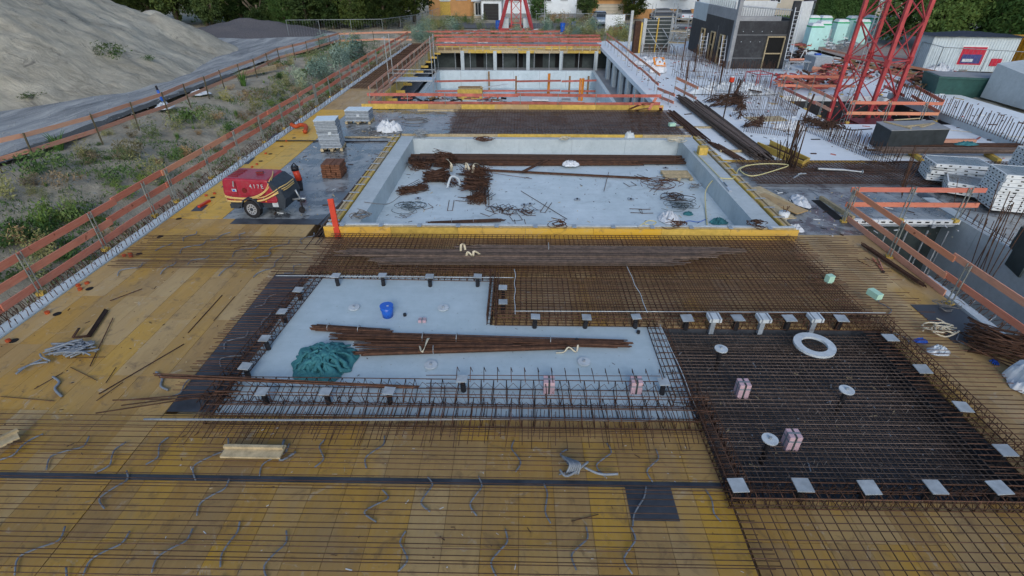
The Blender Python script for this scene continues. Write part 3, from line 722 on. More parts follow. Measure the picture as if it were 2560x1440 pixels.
# white marking lines on mats (small white tape pieces)
def dashline(label, p0, p1, n, mat='plate_white'):
    t = thing('white_conduit', label, 'conduit', tuple((Vector(p0)+Vector(p1))/2)); p0 = Vector(p0); p1 = Vector(p1)
    pts = [p0.lerp(p1, i/6)+Vector((U(-.02,.02), U(-.02,.02), 0)) for i in range(7)]
    tubeobj('pipe', pts, .008, M[mat], t)
    return t
dashline('thin white conduit running across the mat above the near plates, from the dark strip rightwards', P(690, 690, .26), P(1285, 694, .26), 30)
dashline('white conduit lying lengthways on the mat below the right end of the long bar bundles', P(1563, 655, .25), P(1620, 782, .25), 30)
dashline('white conduit lying lengthways over the mat near the inner notch plates', P(1287, 672, .25), P(1287, 786, .25), 20)
dashline('white conduit across the mat behind the row of white plates', P(1287, 778, .26), P(2215, 783, .26), 40)
dashline('white conduit along the right side of the white floor', P(1652, 812, .2), P(1745, 1030, .2), 30)
t = thing('conduit_pipe', 'long straight grey conduit laid across the near deck below the white floor', 'conduit', tuple(P(1000, 1048, .2)))
tubeobj('pipe', [P(360, 1048, .2), P(700, 1050, .2), P(1000, 1049, .2), P(1300, 1047, .2), P(1600, 1051, .2), P(1640, 1045, .22)], .02, M['conduit'], t)
# ------------------------------------------------------------------ short grey conduits under the bars
cl = 'short curved grey conduit under thin bars'
cms = []
for k in range(18):
    m = MB(); a = U(.02,.20)*(1 if k % 4 else -1); L = U(.5, .85)
    m.tube(spline([(a*.6, -L/2, .02), (-a*.6, -L*.25, .03), (a*.2, 0, .05), (a, L*.25, .03), (a*.3, L/2, .04)], 4), .013, 6); cms.append(newmesh('conduit_mesh', m.v, m.f, M['conduit'], True))
def conduits(x0, x1, y0, y1, sx, sy, ang, lab, grp):
    y = y0; row = 0
    while y < y1:
        x = x0+(sx/2 if row % 2 else 0)
        while x < x1:
            if random.random() < .72:
                o = inst('grey_conduit', random.choice(cms), Matrix.Translation((x+U(-.2,.2), y+U(-.12,.12), .01)) @ Matrix.Rotation(ang+U(-.35,.35), 4, 'Z')); tag(o, lab, 'conduit', grp)
            x += sx
        y += sy; row += 1
conduits(-10.9, 3.1, 3.2, 6.2, .8, .78, -.15, cl+' at the near edge', 'grey conduits on the near deck')
conduits(-10.2, -5.7, 11.5, 13.4, .85, .62, -.35, cl+' left of the wide mat', 'grey conduits on the left deck')
conduits(-6.2, -5.6, 7.2, 11.2, .9, .7, -.2, 'grey conduit under the short bars over the dark strip', 'grey conduits on the dark strip')
conduits(8.1, 9.3, 5.2, 10.6, 1.2, .95, .1, 'grey conduit weaving through the bar ends on the right deck', 'grey conduits on the right deck')
for px in ([(130, 945), (145, 975), (152, 990)],): pass
for pts, lab in (([(132, 942), (148, 955), (137, 972), (154, 991)], 'single curved grey conduit alone on the yellow deck below the conduit bundle'),
                 ([(390, 930), (405, 945), (402, 965), (420, 975)], 'curved grey conduit lying across the edge of the dark strip'),
                 ([(310, 640), (380, 655), (470, 690)], None)):
    if lab: tag(tubeobj('grey_conduit', [P(x, y, .03) for x, y in pts], .022, M['conduit']), lab, 'conduit')
# bundle of conduit pieces on the left
t = thing('conduit_bundle', 'tied bundle of short grey conduits lying on the yellow deck at the left', 'conduit bundle', tuple(P(180, 870, 0)))
for k in range(42):
    a = P(178+U(-38, 42), 870+U(-12, 12), U(.03, .16)); b = a+Vector((U(.1,.28), U(-.1,.22), U(-.02,.03))); c = a-Vector((U(.1,.3), U(-.05,.2), U(0,.03)))
    tubeobj('conduit', [c, a, b], .019, M['conduit'], t, k=3)
for pts in ([(40, 935), (75, 912), (120, 905)], [(45, 925), (90, 905), (105, 898)], [(100, 885), (105, 893), (125, 902)], [(200, 853), (198, 866), (210, 875)], [(205, 853), (222, 858), (233, 862)]):
    tubeobj('conduit', [P(x, y, .08) for x, y in pts], .02, M['conduit'], t)
# ------------------------------------------------------------------ cast-in plates
plA = [(840, 688), (955, 688), (1073, 690), (1193, 690), (745, 723), (707, 778), (663, 845), (611, 915), (657, 978), (815, 980), (970, 978), (1157, 948), (1257, 718), (1257, 755), (1337, 792), (1465, 792), (1592, 792), (1719, 794), (1845, 795), (1974, 795), (2103, 795), (2227, 845), (2308, 921), (2405, 1016), (2516, 1127), (1661, 955), (1846, 1214), (2010, 1214), (2175, 1217), (2336, 1217), (2502, 1220)]
plab = {0: 'first from the left in the row behind the white floor', 1: 'second from the left in the row behind the white floor', 2: 'third from the left in the row behind the white floor', 3: 'rightmost of the row behind the white floor',
 4: 'topmost in the slanting row left of the white floor', 5: 'second from the top in the row left of the white floor', 6: 'third from the top in the row left of the white floor', 7: 'lowest in the row left of the white floor',
 8: 'leftmost on the near cage below the teal tarp', 9: 'middle one on the near cage of the white floor', 10: 'rightmost of three on the near cage left of the tall stirrups', 11: 'standing free behind the tall stirrups on the white floor',
 12: 'upper of two at the inner notch of the white floor', 13: 'lower of two at the inner notch of the white floor', 14: 'first right of the notch corner', 15: 'second right of the notch corner', 16: 'third right of the notch corner, above the floor edge',
 17: 'left of the first taped box above the sunken grid', 18: 'between the first and second taped box above the sunken grid', 19: 'between the second and third taped box above the sunken grid', 20: 'at the right end of the row above the sunken grid',
 21: 'topmost on the right rim of the sunken grid', 22: 'second from the top on the right rim of the sunken grid', 23: 'third from the top on the right rim of the sunken grid', 24: 'lowest on the right rim of the sunken grid',
 25: 'at the near right corner of the white floor between crossing bars', 26: 'leftmost on the near rim of the sunken grid', 27: 'second on the near rim of the sunken grid', 28: 'middle one on the near rim of the sunken grid', 29: 'fourth on the near rim of the sunken grid', 30: 'rightmost on the near rim of the sunken grid'}
proto = None
for i, (x, y) in enumerate(plA):
    p = P(x, y, .31)
    if proto is None:
        proto = thing('cast_in_plate', '', 'steel plate', (0,0,0), group='square white plates on the rebar')
        box('plate', (0,0,.31), (.27,.27,.014), M['plate_steel'], proto); cylo('socket', (0,0,.245), .06, .11, M['black_plastic'], proto, shape='cyl8'); cylo('foot', (0,0,.09), .07, .18, M['black_plastic'], proto, shape='cyl8'); o = proto
    else: o = copy_tree(proto)
    o.matrix_basis = Matrix.Translation((p.x, p.y, 0)) @ Matrix.Rotation(U(-.06,.06), 4, 'Z'); o['label'] = 'square white plate '+plab[i]
    k_ = .74 if (i < 17 or i == 25) else .9; o.matrix_basis = o.matrix_basis @ Euler((U(-.05,.05), U(-.05,.05), 0)).to_matrix().to_4x4() @ Matrix.Diagonal((k_, k_, 1, 1))
for i, (x, y) in enumerate([(1785, 794), (1909, 795), (2038, 794)]):
    p = P(x, y, .33); t = thing('taped_box', 'white foam box with black tape, '+('left of three', 'middle of three', 'right of three')[i]+' above the sunken grid', 'foam box', (p.x, p.y, 0), .05, 'white taped foam boxes')
    box('foam_block', (p.x, p.y, .33), (.26, .26, .09), M['plate_white'], t)
    for s in (-.08, .08): box('tape', (p.x+s, p.y, .33), (.03, .264, .094), M['conduit'], t); 
    box('stem', (p.x, p.y, .1), (.10, .10, .37), M['stone_stack'], t)
for i, (x, y, z, h) in enumerate([(1373, 948, .30, .30), (1592, 948, .30, .30), (1861, 955, .22, .34), (1986, 1083, .22, .34)]):
    p = P(x, y, z); t = thing('pink_box', 'pink taped foam box, '+('left one in the near cage of the white floor', 'right one in the near cage of the white floor', 'upper one standing in the sunken grid', 'lower one standing in the sunken grid beside a white disc')[i], 'foam box', (p.x, p.y, 0), 0, 'pink taped foam boxes')
    box('foam_block', (p.x, p.y, z-h/2), (.205, .20, h), M['pink_foam'], t)
    box('tape', (p.x, p.y, z-h/2), (.035, .206, h+.006), M['form_green'], t); box('tape', (p.x, p.y, z-h/2+.002), (.211, .035, h+.006), M['conduit'], t); box('tape', (p.x, p.y, z-.10), (.21, .205, .03), M['conduit'], t)
p = P(1056, 802, .03); t = thing('pink_pad', 'small flat pink foam pad with blue tape near the blue bucket', 'foam pad', (p.x, p.y, 0))
box('pad', (p.x, p.y, .045), (.17, .12, .06), M['pink_foam'], t); box('tape', (p.x, p.y, .046), (.03, .124, .064), M['conduit'], t); box('tape', (p.x, p.y, .047), (.174, .03, .064), M['conduit'], t)
for (x, y, z, lab) in [(885, 768, .05, 'left of the blue bucket on the white floor'), (1108, 769, .05, 'right of the blue bucket on the white floor'), (1077, 912, .05, 'below the middle bar bundle'), (1460, 904, .05, 'below the right end of the bar bundle'),
                       (1803, 872, .2, 'upper left in the sunken dark grid'), (2117, 975, .2, 'right side of the sunken dark grid'), (1925, 1098, .2, 'beside the lower pink box in the sunken grid')]:
    p = P(x, y, z); t = thing('anchor_disc', 'white disc with grey knob, '+lab, 'disc', (p.x, p.y, z-.05), group='round white anchor discs')
    cylo('disc', (p.x, p.y, z), .13, .02, M['plate_white'], t); cylo('knob', (p.x, p.y, z+.03), .026, .05, M['galv'], t, shape='cyl8')
    if z > .1: cylo('stem', (p.x, p.y, z-.3), .045, .56, M['black_plastic'], t, shape='cyl8')
    else: cylo('stem', (p.x, p.y, .03), .10, .03, M['plate_white'], t)
for (x, y) in [(1045, 496), (1173, 495), (1310, 512), (1325, 510), (1443, 498), (1577, 498), (1664, 420), (1317, 500)][:7]:
    p = P(x, y, -.52); t = thing('anchor_disc', 'small grey anchor disc on the pool floor', 'disc', (p.x, p.y, -.55), group='grey anchor discs on the pool floor')
    cylo('disc', (p.x, p.y, -.53), .12, .03, M['galv'], t); cylo('knob', (p.x, p.y, -.5), .03, .05, M['black_plastic'], t, shape='cyl8')
# big ring
p = P(2035, 865, .12); m = MB(); n = 40
for z in (0, .05):
    for rr in (.25, .40):
        m.v += [(rr*math.cos(2*math.pi*i/n), rr*math.sin(2*math.pi*i/n), z) for i in range(n)]
for i in range(n):
    j = (i+1) % n; m.f += [(2*n+i, 3*n+i, 3*n+j, 2*n+j), (i, j, n+j, n+i), (n+i, n+j, 3*n+j, 3*n+i), (j, i, 2*n+i, 2*n+j)]
o = m.build_at('foam_ring', M['plate_white'], None, Matrix.Translation(p)); tag(o, 'large flat white foam ring lying on the sunken dark grid', 'ring')
for (x, y, s, lab) in [(2074, 697, (.16,.14,.2), 'mint green foam block standing on the mat near the right deck'), (2187, 735, (.16,.3,.14), 'mint green foam block lying among the bar ends on the right deck'), (1680, 311, (.3,.2,.14), 'pale mint block on the far mat near its right edge')]:
    p = P(x, y, .3); o = box('foam_block', p, s, M['green_foam'], rot=(0,0,.25)); tag(o, lab, 'foam block')
# ------------------------------------------------------------------ bar bundles
def bundle(label, p0, p1, n, rad=.012, flat=1.8, ties=(), mat='rust', jit=.25, sp=.7, group=None, name='rebar_bundle', rz=0):
    p0 = Vector(p0); p1 = Vector(p1); d = (p1-p0).normalized(); s = Vector((-d.y, d.x, 0))
    t = thing(name, label, 'rebar bundle', tuple((p0+p1)/2), group=group)
    w = max(2, int(math.sqrt(n*flat)))
    for i in range(n):
        a = s*((i % w)-w/2)*rad*2.1; z = (i//w)*rad*1.9
        o1 = a+s*U(-1,1)*rad*sp*3+Vector((0,0,z)); o2 = a+s*U(-1,1)*rad*sp*3+Vector((0,0,z))
        rod('bar', p0+o1+d*U(-jit, jit), p1+o2+d*U(-jit, jit), rad, M[mat], t)
    for k in ties:
        q = p0.lerp(p1, k); R_ = w*rad*1.25
        m = MB(); m.tube([q+s*(R_*math.cos(a))+Vector((0,0,.04+(.06+.0)*math.sin(a)+ (R_*.5)*max(0, math.sin(a)))) for a in [i*math.pi/5 for i in range(10)]], .008, 4, True); m.build('tie_wire', M['galv'], t, True)
    return t
bundle('upper short bundle of rusty bars on the white floor right of the teal tarp', P(785, 820, .05), P(975, 832, .05), 22, ties=(.2, .6), jit=.08)
bundle('long middle bundle of rusty bars on the white floor', P(850, 842, .05), P(1555, 862, .05), 36, ties=(.3, .42, .75), jit=.25)
bundle('lower bundle of rusty bars on the white floor with a cream strap', P(900, 885, .05), P(1420, 868, .05), 26, ties=(.35,), jit=.2)
bundle('third bundle of rusty bars crossing the white floor bundles', P(905, 862, .09), P(1300, 868, .09), 20, jit=.2)
bundle('few long rusty bars lying across the near left corner of the white floor', P(395, 938, .26), P(1045, 966, .26), 5, rad=.014, jit=.1)
bundle('few dark bars lying over the yellow deck left of the near cage', P(275, 1012, .12), P(600, 985, .12), 4, rad=.012, jit=.25, sp=4, flat=4)
bundle('wide upper bundle of dark bars on the mat below the pool', P(880, 634, .30), P(1760, 640, .30), 40, rad=.014, jit=.5, flat=4, mat='rust_grey')
bundle('wide middle bundle of dark bars on the mat below the pool', P(960, 652, .28), P(1690, 656, .28), 30, rad=.014, jit=.4, flat=4, mat='rust_grey')
bundle('upper right bundle of dark bars on the mat below the pool', P(1180, 622, .28), P(1820, 628, .28), 34, rad=.014, jit=.5, flat=4, mat='rust_grey', ties=(.3,))
bundle('lower bundle of bars on the yellow deck beside the right guard rail', P(2165, 618, .06), P(2300, 708, .06), 14, rad=.014, jit=.2, mat='rust')
bundle('long dark bars lying lengthways beside the left pool formwork', P(800, 590, .04), P(968, 372, .04), 16, rad=.012, jit=.9, sp=4, flat=6, mat='rust_grey')
bundle('dark bars lying lengthways nearer the compressor', P(790, 585, .03), P(890, 470, .03), 5, rad=.012, jit=.5, sp=6, flat=6, mat='rust_dark')
bundle('long rusty bundle stretched along the far wall inside the pool', P(1030, 398, -.48), P(1690, 402, -.48), 90, rad=.02, jit=.4, flat=5, mat='rust_dark')
bundle('second long rusty bundle inside the pool in front of the far one', P(1210, 408, -.50), P(1590, 408, -.50), 44, rad=.02, jit=.3, flat=4, mat='rust')
bundle('thin bundle slanting across the pool floor towards the pallet', P(1200, 424, -.50), P(1620, 446, -.50), 10, rad=.015, jit=.2, flat=4, mat='rust')
bundle('narrow wrapped bundle lying close to the near pool wall', P(1075, 558, -.5), P(1255, 551, -.5), 14, rad=.014, jit=.15, mat='rust_dark', ties=(.3, .6))
bundle('short crossed bundle leaning over the long bars in the pool', P(1305, 432, -.4), P(1365, 402, -.3), 12, rad=.014, jit=.1)
bundle('long timber-brown bundle running lengthways on the concrete right of the pool', P(1705, 250, .08), P(1895, 392, .08), 40, rad=.03, jit=.6, flat=2.2, mat='rust_grey')
bundle('second long bundle running lengthways on the concrete right of the pool', P(1745, 262, .08), P(1920, 398, .08), 30, rad=.03, jit=.6, flat=2.2, mat='rust_grey')
bundle('third lengthways bundle between the pool and the long ones', P(1680, 284, .06), P(1760, 352, .06), 20, rad=.03, jit=.4, flat=3, mat='rust')
bundle('short loose bundle at the right corner of the pool', P(1780, 358, .06), P(1850, 398, .06), 14, rad=.022, jit=.3, flat=4, mat='rust')
bundle('long bars laid across on timbers at the right, nearer the camera', P(2190, 378, .22), P(2600, 380, .22), 40, rad=.022, jit=.4, flat=2.5, mat='rust_grey')
bundle('second layer of bars laid across on timbers at the right', P(2220, 366, .2), P(2600, 366, .2), 24, rad=.022, jit=.3, flat=3, mat='rust')
for i, (x, y) in enumerate([(2290, 393), (2480, 395)]):
    o = beam('support_timber', P(x-14, y-12, .09), P(x+18, y+8, .09), .16, .16, M['wood_yellow']); tag(o, ('left', 'right')[i]+' yellow timber under the crosswise bars on the right', 'timber')
# odd single bars on left deck and pool floor
for (a, b, z, lab) in [((247, 985), (460, 860), .03, 'single long rusty bar lying diagonally on the yellow deck'), ((225, 915), (282, 795), .03, 'thin bar lying beside the conduit bundle'), ((1302, 477), (1418, 548), -.52, 'dark straight bar lying diagonally on the pool floor'),
                       ((275, 752), (355, 722), .03, 'thin bar lying near the left edge of the yellow deck'), ((470, 832), (555, 738), .012, 'dark steel strip let into the deck beside the dark sheet'), ((1180, 425), (1330, 447), -.45, 'rusty bar tip crossing the pool bundles'), ((1510, 478), (1522, 430), -.5, 'short bar lying lengthways on the pool floor beside the pallet')]:
    tag(rod('loose_bar', P(*a, z), P(*b, z), .011, M['rust_dark' if 'dark' in lab else 'rust']), lab, 'rebar')
t = thing('bent_bars', 'small bunch of bent rusty bars above the conduit bundle on the yellow deck', 'bent bars', tuple(P(230, 810, 0)))
for k in range(5):
    m = MB(); m.tube([P(262+k*2, 772+k, .04), P(218+k*2, 838+k, .04), P(180+k, 843+k*.5, .05), P(196+k, 820, .08)], .011, 5); m.build('bent_bar', M['rust'], t, True)
# heaps of stirrups
def umesh(w, L, r=.011, mat='rust'):
    m = MB(); m.tube([(-w/2, L/2, 0), (-w/2, -L/2, 0), (w/2, -L/2, 0), (w/2, L/2, 0)], r, 4); return newmesh('stirrup_mesh', m.v, m.f, M[mat], True)
U1 = umesh(.18, .95); U2 = umesh(.28, .75); U3 = umesh(.34, .42); U4 = umesh(.12, 1.05); UD = umesh(.3, .7, .014, 'rust_dark')
def stirrups(label, x, y, z, me, n, ang, spread=.25, h=.3, tilt=.5, da=.3, name='stirrup_heap'):
    p = P(x, y, z); t = thing(name, label, 'stirrups', tuple(p))
    dr = Vector((math.cos(ang), math.sin(ang), 0))
    for k in range(n):
        f = k/n-.5
        q = p+dr*(f*spread*2)+Vector((U(-.14,.14), U(-.12,.12), .03+U(0, h)*(1-abs(f))))
        inst('stirrup', me, Matrix.Translation(q) @ Euler((U(-.35,.35), tilt*U(.3,1)+U(-.2,.2), ang+U(-da,da)*1.6)).to_matrix().to_4x4(), t)
    return t
stirrups('round heap of rusty stirrups at the left of the pool floor', 1052, 418, -.55, U2, 51, .2, .3, .3)
stirrups('tall heap of rusty stirrups at the middle left of the pool', 1110, 415, -.55, U2, 69, 1.2, .35, .6, 1.2)
stirrups('wide heap of rusty stirrups below the tall one in the pool', 1092, 448, -.55, U1, 66, 1.6, .4, .32, .6)
stirrups('heap of stirrups right of the white strap in the pool', 1190, 440, -.55, U1, 69, .5, .4, .5, .5)
stirrups('fan of stirrups in the centre left of the pool', 1190, 468, -.55, U1, 66, 1.4, .5, .35, .4, .5)
stirrups('flat sheaf of stirrups lying nearest in the pool', 1200, 498, -.55, U4, 48, -.25, .3, .2, .1, .3)
stirrups('flat sheaf of long stirrups at the left edge of the pool heaps', 1032, 478, -.55, U4, 33, -1.1, .25, .15, .1, .15)
stirrups('small tied knot of stirrups beside the white strap', 1132, 462, -.55, U3, 20, .3, .12, .3, 1.2)
stirrups('small curl of rusty wire on the pool floor, left one', 1240, 525, -.55, U3, 7, .3, .1, .1, .3, 2)
stirrups('small curl of rusty wire on the pool floor, middle one', 1270, 530, -.55, U3, 8, .3, .1, .1, .3, 2)
stirrups('small curl of rusty wire on the pool floor, right one', 1322, 534, -.55, U3, 8, .3, .1, .1, .3, 2)
for i, (x, y, a, me) in enumerate([(1066, 516, .6, U3), (1127, 513, .05, U1), (1155, 498, 1.4, U3), (1220, 533, .9, U3), (1300, 555, .1, U3), (1365, 518, -.3, U1), (1590, 527, 1.5, U3), (1615, 528, -1.5, U3), (1575, 460, .4, U3), (1290, 545, .3, U3), (1612, 445, .7, U1), (1640, 470, 2.6, U1)]):
    o = inst('loose_stirrup', me, Matrix.Translation(P(x, y, -.53)) @ Matrix.Rotation(a, 4, 'Z')); tag(o, 'single thin bent stirrup lying flat on the pool floor', 'stirrup', 'loose stirrups on the pool floor')
def tangle(label, x, y, z, rad, n, mat, r=.009, h=.15, name='wire_tangle', cat='wire tangle'):
    p = P(x, y, z); t = thing(name, label, cat, tuple(p))
    m = MB()
    for k in range(n):
        c = p+Vector((U(-.5,.5)*rad, U(-.5,.5)*rad, U(0, h))); a = U(0, 6.3); rr = rad*U(.3, .9)
        pts = [c+Vector((rr*math.cos(a+j*.9), rr*math.sin(a+j*.9)*.7, U(-.02,.05))) for j in range(random.randint(3, 6))]
        m.tube(spline(pts, 3), r, 4)
    m.build('wire', M[mat], t, True); return t
tangle('tangle of grey wire and scraps at the left side of the pool', 1025, 520, -.52, .5, 18, 'form_green')
tangle('loop of dark cable below the wire tangle in the pool', 1010, 545, -.52, .4, 5, 'cable_grey')
tangle('tangle of rusty bars at the right of the pool floor', 1690, 498, -.52, .6, 14, 'rust_dark', .012)
tangle('nest of thin grey-green wire at the right of the pool', 1700, 520, -.52, .5, 30, 'form_green', .007, .25)
tangle('scatter of thin bent bars beside the pallet in the pool', 1650, 462, -.5, .7, 16, 'rust', .012)
tangle('small dark wire knot near the right pool wall', 1735, 470, -.5, .25, 10, 'cable_grey')
tangle('heap of rusty stirrup ends on the far pool rim', 1210, 352, .15, .4, 24, 'rust', .012)
tangle('light grey wire heap on the far deck edge', 1053, 345, .1, .35, 30, 'galv', .012, .4)
tangle('coil of cream rope on the far pool rim, left one', 1415, 350, .18, .25, 12, 'cream_strap', .014)
tangle('coil of cream rope at the far right corner of the pool', 1690, 352, .18, .45, 12, 'cream_strap', .014)
tangle('small rusty heap on the near pool rim at the right', 1685, 564, .36, .3, 16, 'rust', .012)
tangle('rusty wire heap at the near right corner of the pool rim', 1890, 567, .36, .22, 20, 'rust', .012)
tangle('little rusty heap on the near pool rim at the left', 1395, 564, .36, .25, 14, 'rust', .012)
tangle('cables and wire scraps on the pool left rim', 905, 545, .2, .3, 16, 'cable_grey', .014)
tangle('grey wire scraps on the dark right deck', 2370, 770, .02, .3, 10, 'cable_grey')
tangle('heap of cream straps on the right deck', 2350, 825, .04, .45, 12, 'cream_strap', .02, .12)
tangle('dark hoses lying on the grey deck around the white bag', 960, 335, .02, 1.0, 7, 'cable_grey', .02, .03)
tangle('dark hoses lying left of the white bag', 1030, 300, .02, 1.2, 5, 'cable_grey', .02, .03)
# ------------------------------------------------------------------ cloth, bags, tarps
def crumple(name, label, cat, c, sx, sy, h, mat, seed, n=30, fold=3.0, flatness=1.0):
    vs = []
    for j in range(n+1):
        for i in range(n+1):
            u = -1+2*i/n; v = -1+2*j/n; r = math.hypot(u, v)
            a = math.atan2(v, u); lim = 1+.28*noise.noise(Vector((math.cos(a)*1.7, math.sin(a)*1.7, seed)))
            sc = max(abs(u), abs(v)); sc2 = (sc/r if r > 0 else 1)*lim
            x = u*sc2; y = v*sc2; rr = math.hypot(x, y)/lim
            e = max(0, 1-rr**2.2)
            rid = 1-abs(noise.noise(Vector((x*fold, y*fold, seed*3))))*2.2; rid2 = 1-abs(noise.noise(Vector((x*fold*2.3, y*fold*2.3, seed*5))))*2
            wx = x+.25*noise.noise(Vector((x*2, y*2, seed+20))); wy = y+.25*noise.noise(Vector((x*2+9, y*2, seed+20)))
            rid = 1-abs(noise.noise(Vector((wx*fold*1.6, wy*fold*.8, seed*3))))*3; rid2 = 1-abs(noise.noise(Vector((wx*fold*1.7, wy*fold*3.6, seed*5))))*3
            z = h*(e**flatness)*(.40+.45*rid+.28*rid2)+.012+.03*h*rid2
            x += .07*noise.noise(Vector((x*4, y*4, seed+9))); y += .07*noise.noise(Vector((x*4+5, y*4, seed+4)))
            vs.append((x*sx/2, y*sy/2, max(z, .006)))
    fs = [(j*(n+1)+i, j*(n+1)+i+1, (j+1)*(n+1)+i+1, (j+1)*(n+1)+i) for j in range(n) for i in range(n)]
    vs2 = vs+[(x, y, -.001) for x, y, z in vs[:0]]
    o = meshobj(name, vs2, fs, mat, None, Matrix.Translation(c), True); tag(o, label, cat); return o
crumple('teal_tarp', 'crumpled teal mesh tarpaulin heaped on the white floor', 'tarpaulin', P(812, 905, .015), 1.3, 1.2, .26, M['teal_cloth'], 3, 60, 1.5, 1.0)
crumple('white_bag', 'white bulk bag with rusty bits on top on the grey deck', 'bag', P(972, 327, 0), 1.25, .9, .5, M['white_cloth'], 5, 24, 1.4, .5)
crumple('plastic_sheet', 'white translucent plastic sheet crumpled in the pool near its right end', 'plastic sheet', P(1672, 550, -.54), .8, .7, .3, M['white_cloth'], 8, 24, 2.4)
crumple('teal_scrap', 'small teal tarp scrap in the near right corner of the pool', 'tarpaulin', P(1795, 558, -.54), .6, .35, .2, M['teal_cloth'], 9, 18)
crumple('teal_scrap', 'tiny teal scrap beside the wire nest in the pool', 'tarpaulin', P(1720, 536, -.54), .35, .25, .12, M['teal_cloth'], 12, 14)
crumple('white_bag', 'white plastic bag resting on the long bars in the pool', 'bag', P(1425, 414, -.45), .7, .4, .22, M['white_cloth'], 4, 24, 3, .5)
crumple('white_bag', 'white plastic scrap at the right end of the bars in the pool', 'bag', P(1640, 407, -.5), .55, .3, .15, M['white_cloth'], 6, 18)
crumple('white_bag', 'white bag lying at the right corner of the pool next to the boards', 'bag', P(1985, 575, .02), .6, .4, .18, M['white_cloth'], 13, 20)
crumple('white_cloth', 'crumpled white cloth beside the plywood offcuts', 'cloth', P(2000, 505, .02), .5, 1.1, .2, M['white_cloth'], 14, 20)
crumple('white_bag', 'large white bulk bag cut by the right picture edge', 'bag', P(2570, 965, 0), .75, .75, .5, M['white_cloth'], 15, 24, 1.2, .5)
crumple('clear_bag', 'grey plastic bag lying on the bar ends at the right deck', 'bag', P(2345, 880, .1), .45, .3, .15, M['film_wrap'], 16, 18)
crumple('grey_tarp', 'big pale green-grey plastic sheeting heaped behind the starter bars', 'plastic sheet', P(1830, 232, .02), 5.6, 1.6, .7, M['film_wrap'], 17, 40, 2.5)
crumple('white_sack', 'white sacks lying on the slab under the orange stencilled bag', 'bag', P(1625, 160, .02), 3.0, 1.8, .6, M['white_cloth'], 18, 30, 3)
crumple('white_sack', 'white sack with dark straps lying right of the bar heaps', 'bag', P(1972, 322, .02), 1.7, .8, .4, M['white_cloth'], 19, 26, 2)
crumple('white_sack', 'white tarpaulin heap by the right end of the containers', 'tarpaulin', P(2505, 205, .02), 3.0, 1.4, .8, M['white_cloth'], 20, 26, 3)
crumple('white_sack', 'white tarpaulin lying left of the site container', 'tarpaulin', P(2345, 180, .02), 2.3, 1.2, .6, M['white_cloth'], 21, 26, 3)
crumple('white_sack', 'small white tarpaulin heap in front of the site container', 'tarpaulin', P(2376, 191, .02), .9, .7, .5, M['white_cloth'], 22, 20, 3)
crumple('blue_cloth', 'white and blue tarp heap inside the hall behind the yellow board', 'tarpaulin', P(1525, 262, -3.58), 2.6, 1.5, .8, M['white_cloth'], 23, 26, 3)
crumple('blue_cloth', 'blue tarp piece inside the hall behind the yellow board', 'tarpaulin', P(1540, 262, -3.58), .8, 1.2, .9, M['blue_plastic'], 24, 20, 3)
# straps in the pool and on bundles
def strap(label, pts, z, w=.05, zt=.25, mat='cream_strap'):
    pts = [P(x, y, z+dz) for x, y, dz in pts]; pts = spline(pts, 5); vs = []; 
    for i, p in enumerate(pts):
        d = (pts[min(i+1, len(pts)-1)]-pts[max(i-1, 0)]).normalized(); s = d.cross(Vector((0,1,.3))).normalized()*w/2
        vs += [tuple(p-s), tuple(p+s)]
    fs = [(2*i, 2*i+1, 2*i+3, 2*i+2) for i in range(len(pts)-1)]
    o = meshobj('lifting_strap', vs, fs, M[mat], None, None, True); tag(o, label, 'strap')
    md = o.modifiers.new('s', 'SOLIDIFY'); md.thickness = .006
strap('cream lifting strap standing out of the left pool heap', [(1120, 400, .2), (1118, 398, .55), (1128, 412, .5), (1128, 430, .1)], -.5, .11)
strap('cream lifting strap on the middle pool heap, left loop', [(1165, 425, .2), (1166, 408, .5), (1174, 425, .3)], -.5, .10)
strap('cream lifting strap on the middle pool heap, right loop', [(1182, 432, .2), (1186, 410, .5), (1196, 412, .3)], -.5, .10)
strap('white looped strap around the small stirrup knot', [(1118, 470, .1), (1128, 442, .5), (1146, 448, .4), (1150, 465, .1)], -.5, .08, mat='plate_white')
strap('cream strap on the big bundle below the pool, left loop', [(1152, 628, .1), (1153, 612, .3), (1160, 612, .25), (1163, 625, .1)], .3, .06)
strap('cream strap on the big bundle below the pool, right loops', [(1166, 640, .05), (1170, 630, .2), (1182, 640, .1), (1185, 628, .25), (1200, 636, .1)], .3, .06)
strap('cream strap folded over the lower bundle on the white floor', [(1050, 865, .1), (1056, 880, .12), (1068, 850, .18), (1072, 845, .1)], .1, .05)
strap('cream strap hanging off the bundle at the right of the white floor', [(1390, 882, .02), (1410, 880, .03), (1422, 868, .15), (1440, 880, .03), (1445, 862, .14)], .02, .04)
# hoses
def hose(label, pts, r, mat, cat='hose'):
    tag(tubeobj('hose', [P(*p) for p in pts], r, M[mat]), label, cat)
hose('yellow hose running down the right pool wall and across the floor', [(1735, 378, .2), (1810, 455, .2), (1790, 445, .1), (1765, 475, -.2), (1764, 520, -.5), (1768, 563, -.5)], .02, 'hose_cream')
hose('yellow hose looping over the mat right of the pool', [(1800, 445, .22), (1835, 445, .2), (1850, 420, .2), (1900, 410, .2), (1970, 412, .2), (1940, 425, .2), (1880, 440, .2), (1850, 425, .2), (1870, 412, .2)], .022, 'hose_cream')
hose('short yellow hose curl on the near pool rim', [(1600, 565, .36), (1620, 552, .36), (1640, 555, .36), (1630, 563, .36), (1610, 560, .36)], .018, 'hose_cream')
hose('blue rope lying on the pool floor by the plastic sheet', [(1700, 562, -.53), (1720, 552, -.53), (1745, 555, -.53), (1765, 548, -.53)], .012, 'blue_plastic', 'rope')
